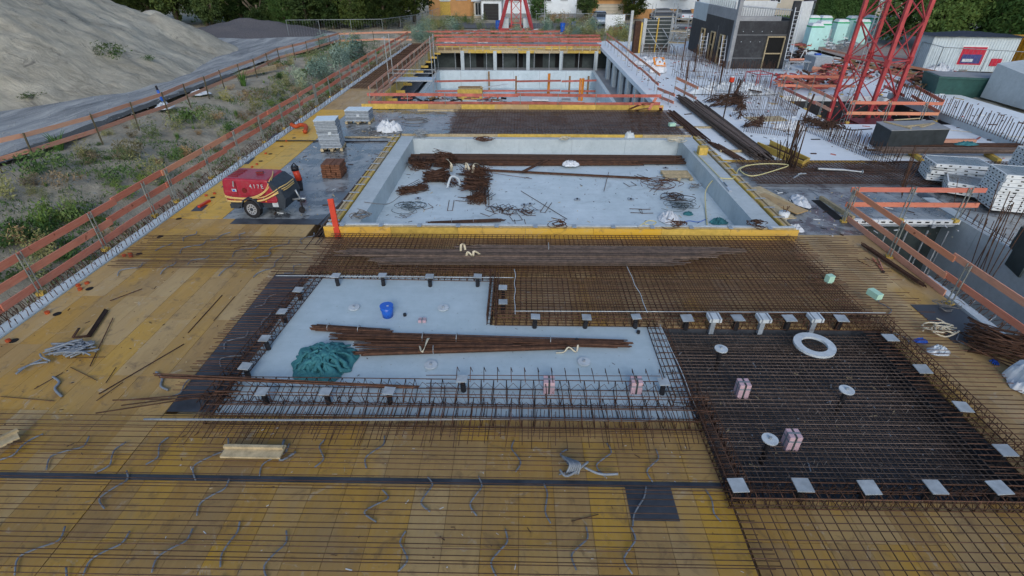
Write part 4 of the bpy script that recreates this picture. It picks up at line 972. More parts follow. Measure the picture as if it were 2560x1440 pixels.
hose('brown hose curving over the deck behind the left pool edge', [(910, 505, .2), (950, 510, .1), (975, 508, -.1), (1000, 490, -.5)], .012, 'cable_grey')
# bucket etc
p = P(970, 790, .015); t = thing('blue_bucket', 'blue plastic bucket with a closed lid on the white floor', 'bucket', tuple(p), rz=.3)
v, f = cyl(24, 0, .27, .118, .142); meshobj('body', v, f, M['blue_plastic'], t, Matrix.Translation(p), True)
v, f = cyl(24, .27, .292, .152, .152); meshobj('lid', v, f, M['blue_plastic'], t, Matrix.Translation(p)); v, f = cyl(24, .20, .215, .146, .146); meshobj('rim_band', v, f, M['blue_plastic'], t, Matrix.Translation(p))
box('label_sticker', p+Vector((.03,-.02,.294)), (.05,.03,.003), M['plate_white'], t)
for i, (x, y, z) in enumerate([(1012, 787, .04), (1442, 850, .1), (1596, 830, .06)]):
    tag(cylo('black_cap', P(x, y, z), .04, .06, M['black_plastic'], shape='cyl8'), ('small black cap right of the blue bucket', 'small black cap behind the long bundle', 'small black cap near the far edge of the white floor')[i], 'cap')  # small loose caps of black plastic
def glove(label, x, y, z, a):
    p = P(x, y, z); t = thing('work_glove', label, 'glove', tuple(p), a); Mx = Matrix.Translation(p) @ Matrix.Rotation(a, 4, 'Z')
    m = MB(); m.tube([(0,-.07,.02), (0,-.02,.025), (0,.04,.03)], .042, 8)
    m.build_at('palm', M['glove_blue'], t, Mx, True)
    for k, (fx, L) in enumerate([(-.036, .06), (-.012, .08), (.012, .08), (.034, .065)]):
        m = MB(); m.tube([(fx, .03, .028), (fx*1.3, .03+L*.6, .035), (fx*1.4, .03+L, .015)], .012, 6); m.build_at('finger', M['glove_blue'], t, Mx, True)
    m = MB(); m.tube([(.03,-.02,.025), (.07,.01,.03), (.085,.04,.015)], .013, 6); m.build_at('thumb', M['glove_blue'], t, Mx, True)
glove('blue work glove lying on the right wooden deck under the bent bars', 2486, 906, .0, 2.6)
crumple('blue_rag', 'blue glove bundle lying on the bar ends at the right deck', 'glove', P(2300, 855, .1), .3, .18, .1, M['glove_blue'], 30, 16)
tag(inst('hook_bar', U3, Matrix.Translation(P(2170, 655, .05)) @ Matrix.Rotation(.4, 4, 'Z')), 'small bent bar near the guard rail on the right deck', 'rebar')
stirrups('big leaning stack of bent bars on the right wooden deck', 2500, 875, .02, umesh(.25, 1.15, .012), 46, 1.0, .45, .35, .9, .08)
# conduits tied near bottom
t = thing('conduit_sheaf', 'sheaf of bent light conduits standing on the bars at the near deck', 'conduit bundle', tuple(P(1440, 1165, .1)))
for k in range(6): tubeobj('conduit', [P(1405+k*5, 1140+k*2, .15), P(1425+k*5, 1160, .3), P(1415+k*6, 1185, .15)], .018, M['conduit'], t)
for pts in ([(1400, 1175, .2), (1420, 1190, .2), (1470, 1155, .2)], [(1460, 1168, .15), (1500, 1185, .12), (1545, 1185, .12)]): tubeobj('conduit', [P(*q) for q in pts], .02, M['conduit'], t)
tag(tubeobj('conduit_loop', [P(710, 1100, .05), P(700, 1150, .05), P(740, 1130, .05)], .02, M['conduit']), 'curved conduit beside the timber plank at the near deck', 'conduit')
for i, (a, b, w) in enumerate([((560, 1127), (708, 1130), .26), ((-30, 1120), (45, 1085), .26)]):
    t = thing('timber_plank', ('short weathered timber plank lying on the near deck', 'weathered timber plank cut by the left picture edge')[i], 'plank', tuple(P(*a, .05)))
    beam('plank', P(*a, .13), P(*b, .13), w, .035, M['wood_pale'], t); beam('edge_lip', P(a[0], a[1]-11, .17), P(b[0], b[1]-11, .17), .05, .05, M['wood_pale'], t)

tp = bpy.data.objects['teal_tarp']; cT = P(812, 905, .015); random.seed(404); m = MB()
for k in range(30):
    a = U(0, 6.28); r0 = U(.05, .32); p = Vector((r0*math.cos(a), r0*math.sin(a), 0)); d = U(0, 6.28); pts = []; n_ = random.randint(5, 8)
    for j in range(n_):
        rr = p.length/.62; z = max(.03, .27*(1-rr*rr))+U(-.02, .03); pts.append((p.x*1.0, p.y*.95, z)); d += U(-1.0, 1.0); p = p+Vector((math.cos(d), math.sin(d), 0))*U(.06, .12)
        if p.length > .68: break
    if len(pts) > 2: m.tube(spline(pts, 4), U(.022, .05), 7)
m.v = [(x+.012*math.sin(y*40), y+.012*math.sin(x*37), z) for x, y, z in m.v]
m.build_at('cloth_folds', M['teal_cloth'], tp, Matrix.Translation(cT), True)
# ================================================================== GUARD RAILS
def guard(label, pts, heights, mat='board_red', sp=2.2, bh=.15, bl=4.2, off=0, tilt=0, clamp=True, pmat='post_steel', name='guard_rail', toe_only_until=None, double=True, ph=None, zj=.03):
    pts = [Vector(p) for p in pts]
    t = thing(name, label, 'guard rail', tuple((pts[0]+pts[-1])/2))
    for s0, s1 in zip(pts[:-1], pts[1:]):
        d = s1-s0; L = d.length; d.normalize(); side = Vector((-d.y, d.x, 0)).normalized()
        for hi, hz in enumerate(heights):
            q = 0.0; k = 0
            while q < L-.05:
                e = min(q+bl*U(.93,1.05), L)
                if L-e < .8: e = L
                if toe_only_until is not None and hi == 0 and s0.y+q > toe_only_until: break
                o = side*(.03+.032*(k % 2))
                a = s0+d*max(q-.1, 0)+o+Vector((0,0,hz+U(-zj,zj))); b = s0+d*e+o+Vector((0,0,hz+U(-zj,zj)))
                beam('board', a, b, .032, bh, M[mat], t); q = e; k += 1
        q = .15; top = (ph or max(heights)+.09)
        while q < L:
            p = s0+d*q
            for o in ((-.06, .06) if double else (0,)):
                p0 = p+d*o-side*.01; rod('post', p0+Vector((0,0,-.05)), p0+side*tilt+Vector((0,0,top)), .017, M[pmat], t)
            if clamp: box('clamp_block', p+Vector((0,0,.0)), (.16,.16,.09), M['wood_yellow'], t, (0,0,U(-.4,.4))); 
            for hz in heights[1:]: box('bracket', p-side*.0+Vector((0,0,hz-.02)), (.04,.04,.11), M['post_steel'], t)
            q += sp
    return t
GX = -11.72
guard('long red-orange guard rail along the left edge of the deck, three boards near the camera', [(GX, 1.0, 0), (GX+.0, 16, 0), (GX+.1, 30, 0), (GX+.15, 44, 0), (GX+.25, 57.5, 0)], (.20, .60, 1.03), toe_only_until=13.5, sp=2.3, bh=.185)
# bank fence
bk = [P(-120, 455, .3), P(0, 428, .3), P(85, 405, .3), P(250, 350, .3), P(420, 287, .25), P(560, 222, .2), P(640, 190, .2), P(700, 158, .2), P(770, 138, .2), P(852, 112, .1)]
g2 = thing('guard_rail', 'weathered pinkish board fence along the top of the weedy bank beside the haul road', 'guard rail', tuple(bk[3]))
def postfence(t, pts, hs, mat, sp, bl=3.8, bh=.165, pm='twig', pz=1.12):
    for s0, s1 in zip(pts[:-1], pts[1:]):
        L = (s1-s0).length; n = max(1, round(L/sp))
        for i in range(n):
            a = s0.lerp(s1, i/n); b = s0.lerp(s1, (i+1)/n)
            for hz in hs: beam('board', a+Vector((0,0,hz+U(-.03,.03))), b+Vector((0,0,hz+U(-.03,.03))), .03, bh, M[mat], t)
            beam('post', a+Vector((.05,0,-.2)), a+Vector((.05+U(-.06,.1),U(-.05,.05),pz)), .05, .05, M[pm], t)
postfence(g2, bk, (.42, 1.0), 'board_faded', 2.3)
g3 = thing('guard_rail', 'far crosswise board fence between the haul road and the end of the hall', 'guard rail', tuple(P(940, 100, 0)))
postfence(g3, [P(852, 112, .1), P(935, 108, .05), P(1030, 108, .05)], (.35, 1.0), 'board_faded', 2.6)
# rails of the hall
guard('double board guard rail along the left side of the sunken hall', [(-8.5, 30.0, 0), (-8.5, 44, 0), (-8.5, 55, 0)], (.5, 1.0), mat='board_faded', sp=1.5, double=False, clamp=False)
guard('extra inner board rail under the left side of the sunken hall', [(-8.3, 30.3, -.2), (-8.3, 54.5, -.2)], (.6,), mat='board_faded', sp=1.8, double=False, clamp=False)
t = guard('red guard rail across the near edge of the sunken hall', [(-8.6, 29.75, 0), (7.75, 29.7, 0)], (.26, .70), sp=2.1, mat='board_far', double=False, clamp=False, bh=.16)
t = thing('barrier_boards', 'crossed red boards and uprights at the right end of the near hall rail', 'board stack', tuple(P(1640, 255, 0)))
beam('upright', P(1652, 275, .0), P(1652, 268, 1.25), .16, .05, M['board_red'], t)
for (a, b) in (((1575, 272, .05), (1600, 262, 1.0)), ((1590, 275, .05), (1625, 270, .9)), ((1600, 260, .1), (1640, 255, 1.0)), ((1622, 275, .1), (1640, 245, .6))): beam('board', P(*a), P(*b), .15, .03, M['board_red'], t)
guard('slanting guard rail along the right edge of the sunken hall', [(8.35, 56.5, 0), (8.4, 44, 0), (8.45, 33.6, 0)], (.55, 1.1), mat='board_red', sp=1.9, double=False, clamp=False)
guard('short end piece of guard rail at the near right corner of the hall', [(8.3, 33.2, -.3), (8.5, 29.9, 0)], (.3, .7), sp=1.2, double=False, clamp=False)
guard('short two-board guard rail beside the long bar bundles on the right', [tuple(P(1682, 240, 0)), tuple(P(1735, 270, 0))], (.5, 1.05), sp=1.4, double=False, clamp=False)
# rails at the far end of the hall: rows
for i, (Y, hs, x0, x1, lab) in enumerate([(55.3, (.16, .50,), -8.5, 7.8, 'nearest red rail over the far slab edge of the hall'), (56.2, (.62,), -8.5, 7.8, 'second red rail row at the far end of the hall'), (58.0, (.72,), -9.2, 8.0, 'third red rail row at the far end of the hall'), (61.6, (.72,), -11.7, 4.1, 'rearmost pale red board rail at the far end of the hall')]):
    guard(lab, [(x0, Y, .0), (x1, Y, .0)], hs, mat='board_far', sp=2.0, double=False, clamp=False, bh=.17)
t = thing('prop_stack', 'stack of red shoring heads lying on the far slab edge', 'prop stack', (0, 55.9, 0))
for k in range(30): box('shoring_head', (-8.2+k*.53, 55.7+U(-.1,.1), .07), (.10,.16,.12), M['board_far' if k % 4 else 'black_plastic'], t, (0,0,U(0,1)))
for i, x in enumerate((-7.2, -3.9)):
    m = MB(); m.tube([(x+.5*math.cos(a), 56.2+.2*math.sin(a), .3+.05*math.sin(3*a)) for a in [j*math.pi/7 for j in range(15)]], .06, 5); o = m.build('white_pipe_arc', M['white_paint'], None, True); tag(o, ('left', 'right')[i]+' white curved pipe lying on the far slab edge', 'pipe')
# crane pit rails and others on the slab
guard('guard rail slanting along the left edge of the crane pit', [tuple(P(1950, 240, 0)), tuple(P(2066, 300, 0))], (.5, 1.05), sp=1.6)
guard('guard rail behind the crane pit, in front of the piled red fittings', [tuple(P(1940, 234, 0)), tuple(P(2130, 237, 0))], (.5, 1.0), sp=1.9, double=False)
guard('guard rail across the near edge of the crane pit', [tuple(P(2110, 306, 0)), tuple(P(2338, 308, 0))], (.45, .95), sp=1.8)
guard('guard rail at the right edge of the crane pit', [tuple(P(2340, 305, 0)), tuple(P(2272, 262, 0))], (.5, 1.0), sp=1.5)
guard('guard rail right behind the crane mast', [tuple(P(2200, 236, 0)), tuple(P(2250, 262, 0))], (.5, 1.0), sp=1.5, double=False)
guard('far red guard rail leading to the green skip', [tuple(P(2255, 200, 0)), tuple(P(2375, 228, 0))], (.4, .9), sp=2.0, double=False)
guard('long red rail in the distance behind the crane', [tuple(P(2045, 150, 0)), tuple(P(2250, 205, 0))], (.4, .9), sp=2.0, double=False)
t = guard('red guard rail running along the left edge of the open pit at the right', [(10.12, 15.0, 0), (10.32, 1.5, 0)], (.52, .98), sp=2.3)
tag(beam('toe_board', (10.25, 14.9, .1), (10.3, 10.6, .08), .03, .16, M['board_red']), 'low red toe board at the left edge of the right-hand open pit', 'board')
t = guard('crosswise red guard rail at the back of the open pit at the right', [(10.15, 15.05, 0), (14.2, 15.0, 0)], (.5, 1.0), sp=1.7)
# leaning red plank by the pool corner
o = beam('red_plank', P(846, 597, .0), P(826, 497, 1.1), .17, .05, M['orange_red'], None, up=(.1,1,0)); tag(o, 'upright red plank leaning at the near left corner of the pool', 'plank')
o = beam('red_plank', P(838, 565, .25), P(855, 560, .25), .1, .05, M['board_red']); tag(o, 'small red offcut beside the upright plank at the pool corner', 'offcut')
# ================================================================== COMPRESSOR TRAILER
cx, cy = P(662, 532, 0).x+.02, P(662, 532, 0).y+.25
comp = thing('compressor', 'red towable site compressor with yellow hose wrapped round it, marked 417 E', 'compressor', (cx, cy, 0), R(-4))
CMt = Matrix.Translation((cx, cy, 0)) @ Matrix.Rotation(R(-4), 4, 'Z') @ Matrix.Diagonal((.84, .92, .97, 1))
def lbox(name, c, s, mat, rot=(0,0,0), par=None, root=None):
    Mx = (root or CMt) @ Matrix.Translation(c) @ Euler(rot).to_matrix().to_4x4() @ Matrix.Diagonal((s[0], s[1], s[2], 1))
    return inst(name, shared('cube', M[mat]), Mx, par or comp)
# hood profile (x along the length, z up), tapered in y
prof = [(-1.08, .52), (-1.18, .80), (-1.14, 1.20), (-1.04, 1.27), (.55, 1.25), (.62, 1.22), (.86, .62), (.84, .52)]
def hood(prof, wb, wt, zt, bev=.06):
    vs = []; n = len(prof)
    for s in (-1, 1):
        for (x, z) in prof:
            k = (z-.5)/(zt-.5); w = wb+(wt-wb)*max(0, k)**2; vs.append((x, s*w, z))
    # inner ring for rounded shoulder
    fs = [(i, (i+1) % n, n+(i+1) % n, n+i) for i in range(n)]+[tuple(range(n-1,-1,-1)), tuple(range(n, 2*n))]
    return vs, fs
v, f = hood(prof, .62, .54, 1.27)
o = meshobj('hood', v, f, M['compressor_red'], comp, CMt); md = o.modifiers.new('b', 'BEVEL'); md.width = .05; md.segments = 3; md.limit_method = 'ANGLE'; md.angle_limit = R(25)
prof2 = [(.60, 1.20), (.70, 1.18), (1.06, .92), (1.16, .62), (1.05, .30), (.62, .34), (.86, .60)]
vs = [(x, s*.56, z) for s in (-1, 1) for x, z in prof2]; n = len(prof2)
meshobj('front_panel', vs, [(i, (i+1) % n, n+(i+1) % n, n+i) for i in range(n)]+[tuple(range(n-1,-1,-1)), tuple(range(n, 2*n))], M['chassis'], comp, CMt)
lbox('chassis', (-.05, 0, .42), (2.0, 1.10, .22), 'chassis'); lbox('skirt', (-.95, 0, .30), (.35, 1.05, .14), 'chassis'); lbox('red_trim', (-.15, -.595, .56), (1.9, .03, .10), 'compressor_red')
for k in range(5): lbox('vent_rib', (-.82, -.3+k*.15, 1.275), (.36, .05, .02), 'crane_dark')
lbox('panel_seam', (-.15, -.60, .74), (1.75, .012, .012), 'crane_dark'); lbox('panel_seam', (.40, -.598, .92), (.012, .02, .5), 'crane_dark', (0,-.12,0)); lbox('panel_seam', (-.62, -.60, .95), (.012, .016, .42), 'crane_dark')
[lbox('louvre', (.90+.035*k_, 0, 1.02-.055*k_), (.03, .8, .014), 'black_plastic', (0,.7,0)) for k_ in range(6)]; [lbox('latch', (x_, -.612, .66), (.03, .02, .07), 'galv') for x_ in (-.9, -.2, .35)]
lbox('roof_handle', (.02, .05, 1.30), (.26, .09, .05), 'crane_dark', (0,0,.25))
for s in (-1, 1):
    for nm, rr, hh, mt, off in (('tyre', .31, .2, 'tyre', 0), ('rim', .19, .21, 'rim', .004)):
        Mx = CMt @ Matrix.Translation((-.15, s*(.64+off), .31)) @ Euler((math.pi/2, 0, 0)).to_matrix().to_4x4() @ Matrix.Diagonal((rr, rr, hh, 1))
        wh_ = inst(nm, shared('cyl', M[mt]), Mx, comp if nm == 'tyre' else tyre_)
        if nm == 'tyre': tyre_ = wh_
    inst('hub', shared('cyl8', M['chassis']), CMt @ Matrix.Translation((-.15, s*.755, .31)) @ Euler((math.pi/2,0,0)).to_matrix().to_4x4() @ Matrix.Diagonal((.06,.06,.03,1)), tyre_)
    for j in range(10):
        a = j*math.pi/5; inst('rim_hole', shared('cyl8', M['black_plastic']), CMt @ Matrix.Translation((-.15+.13*math.cos(a), s*.75, .31+.13*math.sin(a))) @ Euler((math.pi/2,0,0)).to_matrix().to_4x4() @ Matrix.Diagonal((.022,.022,.012,1)), tyre_)
    m = MB()
    for j in range(7):
        a0 = math.pi*(.02+.96*j/7); a1 = math.pi*(.02+.96*(j+1)/7)
        m.add([(-.15+r_*math.cos(a), s*.64+w_, .33+r_*math.sin(a)*.98) for r_ in (.35, .39) for a in (a0, a1) for w_ in (-.13, .13)], [(0,1,3,2), (4,6,7,5), (0,2,6,4), (1,5,7,3), (0,4,5,1), (2,3,7,6)])
    m.build_at('mudguard', M['chassis'], comp, CMt)
m = MB(); m.tube([(1.0,0,.40), (1.45,0,.44), (1.62,0,.46)], .04, 6); m.tube([(1.28,.0,.75), (1.40,0,.45)], .03, 6); m.build_at('tow_bar', M['galv'], comp, CMt, True)
m = MB(); m.tube([(1.35,-.12,.42), (1.62,-.12,.42)], .035, 6); m.tube([(1.5,-.16,.5), (1.5,-.16,.15)], .025, 6); m.build_at('jockey_post', M['black_plastic'], comp, CMt, True)
inst('jockey_wheel', shared('cyl', M['tyre']), CMt @ Matrix.Translation((1.46,-.16,.11)) @ Euler((math.pi/2,0,.3)).to_matrix().to_4x4() @ Matrix.Diagonal((.11,.11,.06,1)), comp)
lbox('data_plate', (.72, -.575, .44), (.22, .012, .16), 'plate_white'); lbox('sticker_logo', (-.72, -.605, .90), (.17, .01, .09), 'plate_white')
lbox('sticker_blue', (-.735, -.612, .89), (.09, .008, .05), 'blue_plastic'); lbox('latch', (-.70, -.585, 1.10), (.04, .03, .2), 'galv', (.0,.2,0))
inst('side_vent', shared('cyl', M['crane_dark']), CMt @ Matrix.Translation((-.33,-.602,.90)) @ Euler((math.pi/2,0,0)).to_matrix().to_4x4() @ Matrix.Diagonal((.085,.085,.02,1)), comp)
for x in (-.8, .42): lbox('marker_lamp', (x, -.614, .56), (.05, .02, .05), 'prop_orange')
fc = bpy.data.curves.new('number_font', 'FONT'); fc.body = '4 1 7 E'; fc.size = .19; fc.extrude = .004; fc.align_x = 'CENTER'
tmp = bpy.data.objects.new('tmp_text', fc); link(tmp)
bpy.context.view_layer.update()
tme = bpy.data.meshes.new_from_object(tmp); bpy.data.objects.remove(tmp); tme.materials.clear(); tme.materials.append(M['plate_white'])
inst('number', tme, CMt @ Matrix.Translation((.18,-.605,.99)) @ Euler((math.pi/2+.05,0,0)).to_matrix().to_4x4(), comp)
for k, (z0, z1, z2) in enumerate([(.64, .70, 1.02), (.55, .62, .94), (.53, .60, .88), (.70, .80, 1.20), (.67, .76, 1.10)]):
    o_ = .61+.012*k
    pts = [(-1.2, .2, z0+.04), (-1.2, -.45, z0+.02), (-1.02, -o_-.02, z0), (-.4, -o_-.04, z0+.01), (.3, -o_-.05, z1), (.72, -o_-.0, z1+.15), (1.0, -.50, z2-.02), (1.12, -.2, z2), (1.12, .3, z2)]
    if k >= 3: pts = [(-1.2, .2, z0+.06), (-1.2, -.45, z0+.03), (-1.0, -o_-.02, z0), (-.3, -o_-.03, z0-.03), (.2, -o_-.03, z1-.02), (.52, -.60, z1+.16), (.66, -.5, z2), (.62, -.15, 1.28), (.45, .2, 1.30)]
    m = MB(); m.tube(spline(pts, 5), .019, 6); m.build_at('air_hose', M['hose_yellow'], comp, CMt, True)
# red-black pump, pallets
p = P(752, 470, 0); t = thing('pump', 'upright red submersible pump with black top on the wet grey deck', 'pump', tuple(p)); q = Vector((-.08, .06, 0))
m = MB(); m.tube([p+Vector((.1,-.3,.06)), p+Vector((.03,-.1,.1)), p+Vector((0,.02,.3))], .10, 10); m.build('black_foot', M['black_plastic'], t, True)
m = MB(); m.tube([p+Vector((0,.02,.28)), p+q+Vector((0,0,.66))], .115, 12); m.build('red_body', M['orange_red'], t, True)
m = MB(); m.tube([p+q+Vector((0,0,.64)), p+q+Vector((0,0,.78))], .13, 10); m.tube([p+q+Vector((-.1,0,.78)), p+q+Vector((0,0,.9)), p+q+Vector((.12,0,.76))], .025, 5); m.build('black_top', M['black_plastic'], t, True)
def pallet(par, c, w, l, rz=0):
    Mx = Matrix.Translation(c) @ Matrix.Rotation(rz, 4, 'Z')
    for k in range(6): inst('slat', shared('cube', M['wood_pale']), Mx @ Matrix.Translation((-w/2+.06+k*(w-.12)/5, 0, .13)) @ Matrix.Diagonal((.1, l, .022, 1)), par)
    for y in (-l/2+.06, 0, l/2-.06):
        for x in (-w/2+.07, 0, w/2-.07): inst('block', shared('cube', M['wood_pale']), Mx @ Matrix.Translation((x, y, .07)) @ Matrix.Diagonal((.12, .12, .1, 1)), par)
def slabstack(label, p, w, l, n, th, rz, lean=0.0):
    t = thing('wrapped_stack', label, 'pallet stack', tuple(p), rz); pallet(t, p, w, l, rz)
    Mx = Matrix.Translation(p) @ Matrix.Rotation(rz, 4, 'Z')
    for k in range(n):
        inst('slab', shared('cube', M['stone_stack']), Mx @ Matrix.Translation((U(-.02,.02)+lean*k, U(-.02,.02), .15+th*(k+.5))) @ Matrix.Rotation(U(-.03,.03), 4, 'Z') @ Matrix.Diagonal((w*.92, l*.92, th*.82, 1)), t)
    H = n*th
    inst('film_top', shared('cube', M['film_wrap']), Mx @ Matrix.Translation((lean*n, 0, .152+H)) @ Matrix.Diagonal((w*.95, l*.95, .012, 1)), t)
    inst('label_sheet', shared('cube', M['plate_white']), Mx @ Matrix.Translation((w*.05, -l*.50, .15+H*.55)) @ Matrix.Diagonal((.14, .01, .12, 1)), t)
    return t
slabstack('tall wrapped stack of grey slabs on a pallet beside the yellow strip', P(835, 372, 0), .95, .9, 17, .068, .12, -.006)
slabstack('low wrapped stack of grey slabs on a pallet near the hall corner', P(901, 306, 0), 1.3, .9, 8, .065, 0)
t = thing('block_stack', 'stack of rusty brown flat spacers in front of the tall wrapped pallet', 'stack', tuple(P(837, 440, 0)), .03)
p = P(838, 438, 0)
for k in range(7):
    for j in range(4): box('spacer', p+Vector((-.27+j*.18+U(-.01,.01), U(-.02,.02), .05+k*.075)), (.165, .75, .065), M['stack_brown'], t, (0,0,U(-.04,.04)))
p = P(1690, 443, -.55); t = thing('pallet', 'empty wooden pallet on the pool floor at the far right', 'pallet', tuple(p)); pallet(t, p, .9, 1.1, math.pi/2); 
for k, (x, y) in enumerate([(1900, 500), (1925, 490), (1950, 508), (1930, 520)]):
    o = box('plywood_offcut', P(x, y, .03+.035*k), (.55 if k else .8, 1.7, .03), M['wood_pale' if k % 2 else 'ply_pale'], rot=(.0, 0, (.12, .3, .5, .2)[k])); tag(o, ('lowest', 'second', 'third', 'top')[k]+' of the plywood offcuts piled at the right corner of the pool', 'plywood sheet')
p = P(1955, 552, 0); t = thing('white_bucket', 'white plastic bucket with bars in it at the right corner of the pool', 'bucket', tuple(p)); v, f = cyl(18, 0, .3, .13, .16); meshobj('body', v, f, M['white_paint'], t, Matrix.Translation(p), True)
for k in range(3): rod('bar', p+Vector((U(-.05,.05),0,.1)), p+Vector((U(-.1,.1),.0,.5)), .01, M['rust'], t)
p = P(2180, 675, .05)
t = thing('bolt_cutter', 'pair of red-handled pincers lying on the right wooden deck', 'tool', tuple(p)); rod('handle', P(2182, 645, .03), P(2205, 675, .03), .018, M['board_red'], t); rod('handle', P(2196, 645, .03), P(2208, 675, .03), .018, M['board_red'], t); cylo('jaw', P(2208, 679, .03), .04, .04, M['black_plastic'], t, shape='cyl8')
t = thing('spirit_level', 'silver spirit level lying on the right pool wall', 'level', tuple(P(1812, 458, .2))); beam('body', P(1800, 446, .19), P(1826, 478, .19), .09, .05, M['rim'], t); beam('window', P(1809, 457, .2), P(1817, 467, .2), .05, .06, M['glass_dark'], t)
t = thing('steel_prop', 'grey steel prop lying on the mat beyond the guard rail at the right', 'prop', tuple(P(2100, 425, .25))); rod('outer_tube', P(2045, 422, .25), P(2110, 425, .25), .05, M['galv'], t); rod('inner_tube', P(2110, 425, .25), P(2155, 430, .25), .035, M['galv'], t); cylo('foot', P(2155, 430, .25), .08, .02, M['galv'], t, (0, math.pi/2, 0))
t = thing('steel_hook', 'grey steel waler hook lying on the grey deck behind the plywood offcuts', 'tool', tuple(P(1985, 450, .05))); rod('bar', P(1965, 457, .06), P(2003, 433, .2), .03, M['galv'], t); rod('handle', P(1995, 435, .2), P(2015, 434, .2), .025, M['galv'], t)
# ================================================================== WHITE PANEL STACKS
def panel_proto(w, l):
    t = thing('deck_form', '', 'formwork panel', (0,0,0), group='stacked white perforated formwork panels')
    for y in (-l/2, l/2):
        box('edge_rail', (0, y, .06), (w, .04, .12), M['white_paint'], t)
    for x in (-w/2, w/2): box('end_rail', (x, 0, .0625), (.04, l-.045, .115), M['white_paint'], t)
    box('face_sheet', (0, 0, .108), (w-.05, l-.05, .012), M['film_grey'], t)
    for k in range(6):
        for y in (-1, 1): box('slot', (-w/2+.15+k*(w-.3)/5, y*(l/2+.021), .065), (.1 if k % 2 else .05, .006, .04), M['void'], t)
    for k in range(5):
        box('slot', (-w/2-.021, -l/2+.12+k*(l-.24)/4, .065), (.006, .09 if k % 2 else .05, .04), M['void'], t)
    return t
pp = panel_proto(1.8, 1.05); first = True
orders = ['lowest', 'second', 'third', 'fourth', 'fifth', 'sixth', 'seventh', 'eighth', 'ninth', 'tenth']
def pstack(p, n, rz, where, dz=.13, jr=.05, z0=.02):
    global first
    for k in range(n):
        o = pp if first else copy_tree(pp); first = False
        o.matrix_basis = Matrix.Translation(Vector(p)+Vector((U(-.04,.04), U(-.04,.04), z0+dz*k))) @ Matrix.Rotation(rz+U(-jr,jr), 4, 'Z'); o['label'] = f'perforated panel, {"topmost" if k == n-1 else orders[k]+" from bottom"} {where}'
pstack(P(2372, 458, 0), 5, -.35, 'of the fanned stack behind the crosswise rail', jr=.18, z0=.2)
pstack(P(2435, 492, 0), 3, -.5, 'of the low stack right of the crosswise guard rail end', jr=.1, z0=.15)
pstack(P(2530, 522, 0), 9, -.25, 'of the tall stack near the right picture edge', jr=.015, z0=.1)
pstack(P(2590, 470, 0), 8, -.2, 'of the rear stack cut by the right picture edge', jr=.02, z0=.3)
o = beam('formwork_sheet', P(2530, 610, .1), P(2575, 650, .1), .05, 1.1, M['form_green'], up=(0,0,1)); tag(o, 'dark mottled panel standing on edge by the right picture edge', 'formwork panel')
# starter bar rows ------------------------------------------------------
def starters(label, p0, p1, n, h, r=.012, lean=.04, mat='rust', rows=1, gap=.2, base=False, tie=True):
    p0 = Vector(p0); p1 = Vector(p1); d = (p1-p0); s = Vector((-d.y, d.x, 0)).normalized()
    t = thing('starter_bars', label, 'starter bars', tuple((p0+p1)/2))
    for k in range(n):
        for j in range(rows):
            q = p0+d*((k+U(-.2,.2))/max(1, n-1))+s*(gap*j); rod('starter_bar', q, q+Vector((U(-lean,lean), U(-lean,lean), h*U(.85,1.1))), r, M[mat], t)
    if tie: rod('tie_bar', p0+Vector((0,0,h*.35)), p1+Vector((0,0,h*.35)), r*.8, M[mat], t)
    return t
starters('row of starter bars on top of the grey pit wall at the right', (13.98, 15.2, -.1), (13.98, 4, -.1), 48, .42, .011, .06, 'rust_dark', 2, .2)
starters('tall loose starter bars rising from the right-hand pit', (13.2, 10.6, -1.6), (13.6, 6.5, -1.6), 16, 2.1, .012, .08, 'rust_dark')
starters('cluster of tall bars leaning behind the guard rail at the right', (13.3, 12.6, -.8), (13.55, 13.6, -.8), 8, 2.3, .013, .3, 'rust_dark', tie=False)
starters('tall starter bars at the near right pit corner', (11.6, 8.4, -1.8), (12.8, 5.4, -1.8), 14, 2.4, .013, .06, 'rust', tie=False)
starters('thin starter bars in front of the panel stacks', (14.6, 16.3, 0), (16.2, 13.2, 0), 12, .8, .01, .2, 'rust_dark')
starters('starter bars sticking up by the fanned panel stack', (13.2, 16.9, 0), (14.0, 18.2, 0), 8, 1.4, .012, .3, 'rust', tie=False)
starters('dense starter bars in front of the metal formwork', P(1600, 142, 0), P(1800, 160, 0), 46, 1.0, .014, .08, 'rust', 2, .25)
starters('starter bars along the foot of the dark building, left wall', P(1730, 150, 0), P(1815, 185, 0), 24, .9, .014, .05, 'rust')
starters('starter bars along the foot of the dark front wall', P(1830, 178, 0), P(1935, 178, 0), 22, .8, .012, .05, 'rust_dark')
starters('long row of tall starter bars left of the plastic sheeting', P(1700, 195, 0), P(1800, 200, 0), 26, 1.4, .013, .07, 'rust')
starters('row of starter bars running towards the plastic sheeting', P(1680, 190, 0), P(1775, 252, 0), 18, 1.3, .013, .07, 'rust')
starters('upper row of starter bars behind the round red marker', P(1790, 205, 0), P(1925, 210, 0), 34, 1.3, .012, .05, 'rust')
starters('starter bars in front of the plastic sheeting', P(1770, 245, 0), P(1900, 250, 0), 34, 1.2, .012, .05, 'rust_dark')
starters('starter bars left of the crane pit, lengthways row', P(1905, 235, 0), P(1990, 290, 0), 34, .9, .012, .05, 'rust_dark')
starters('crosswise starter bars left of the crane pit', P(1830, 290, 0), P(1990, 290, 0), 40, .9, .012, .05, 'rust_dark')
starters('starter bars before the fan of bent bars', P(1860, 330, 0), P(2000, 345, 0), 30, .9, .012, .06, 'rust_dark')
starters('slanting row of starter bars behind the dark box', P(1990, 320, 0), P(2165, 385, 0), 44, .8, .012, .06, 'rust_dark')
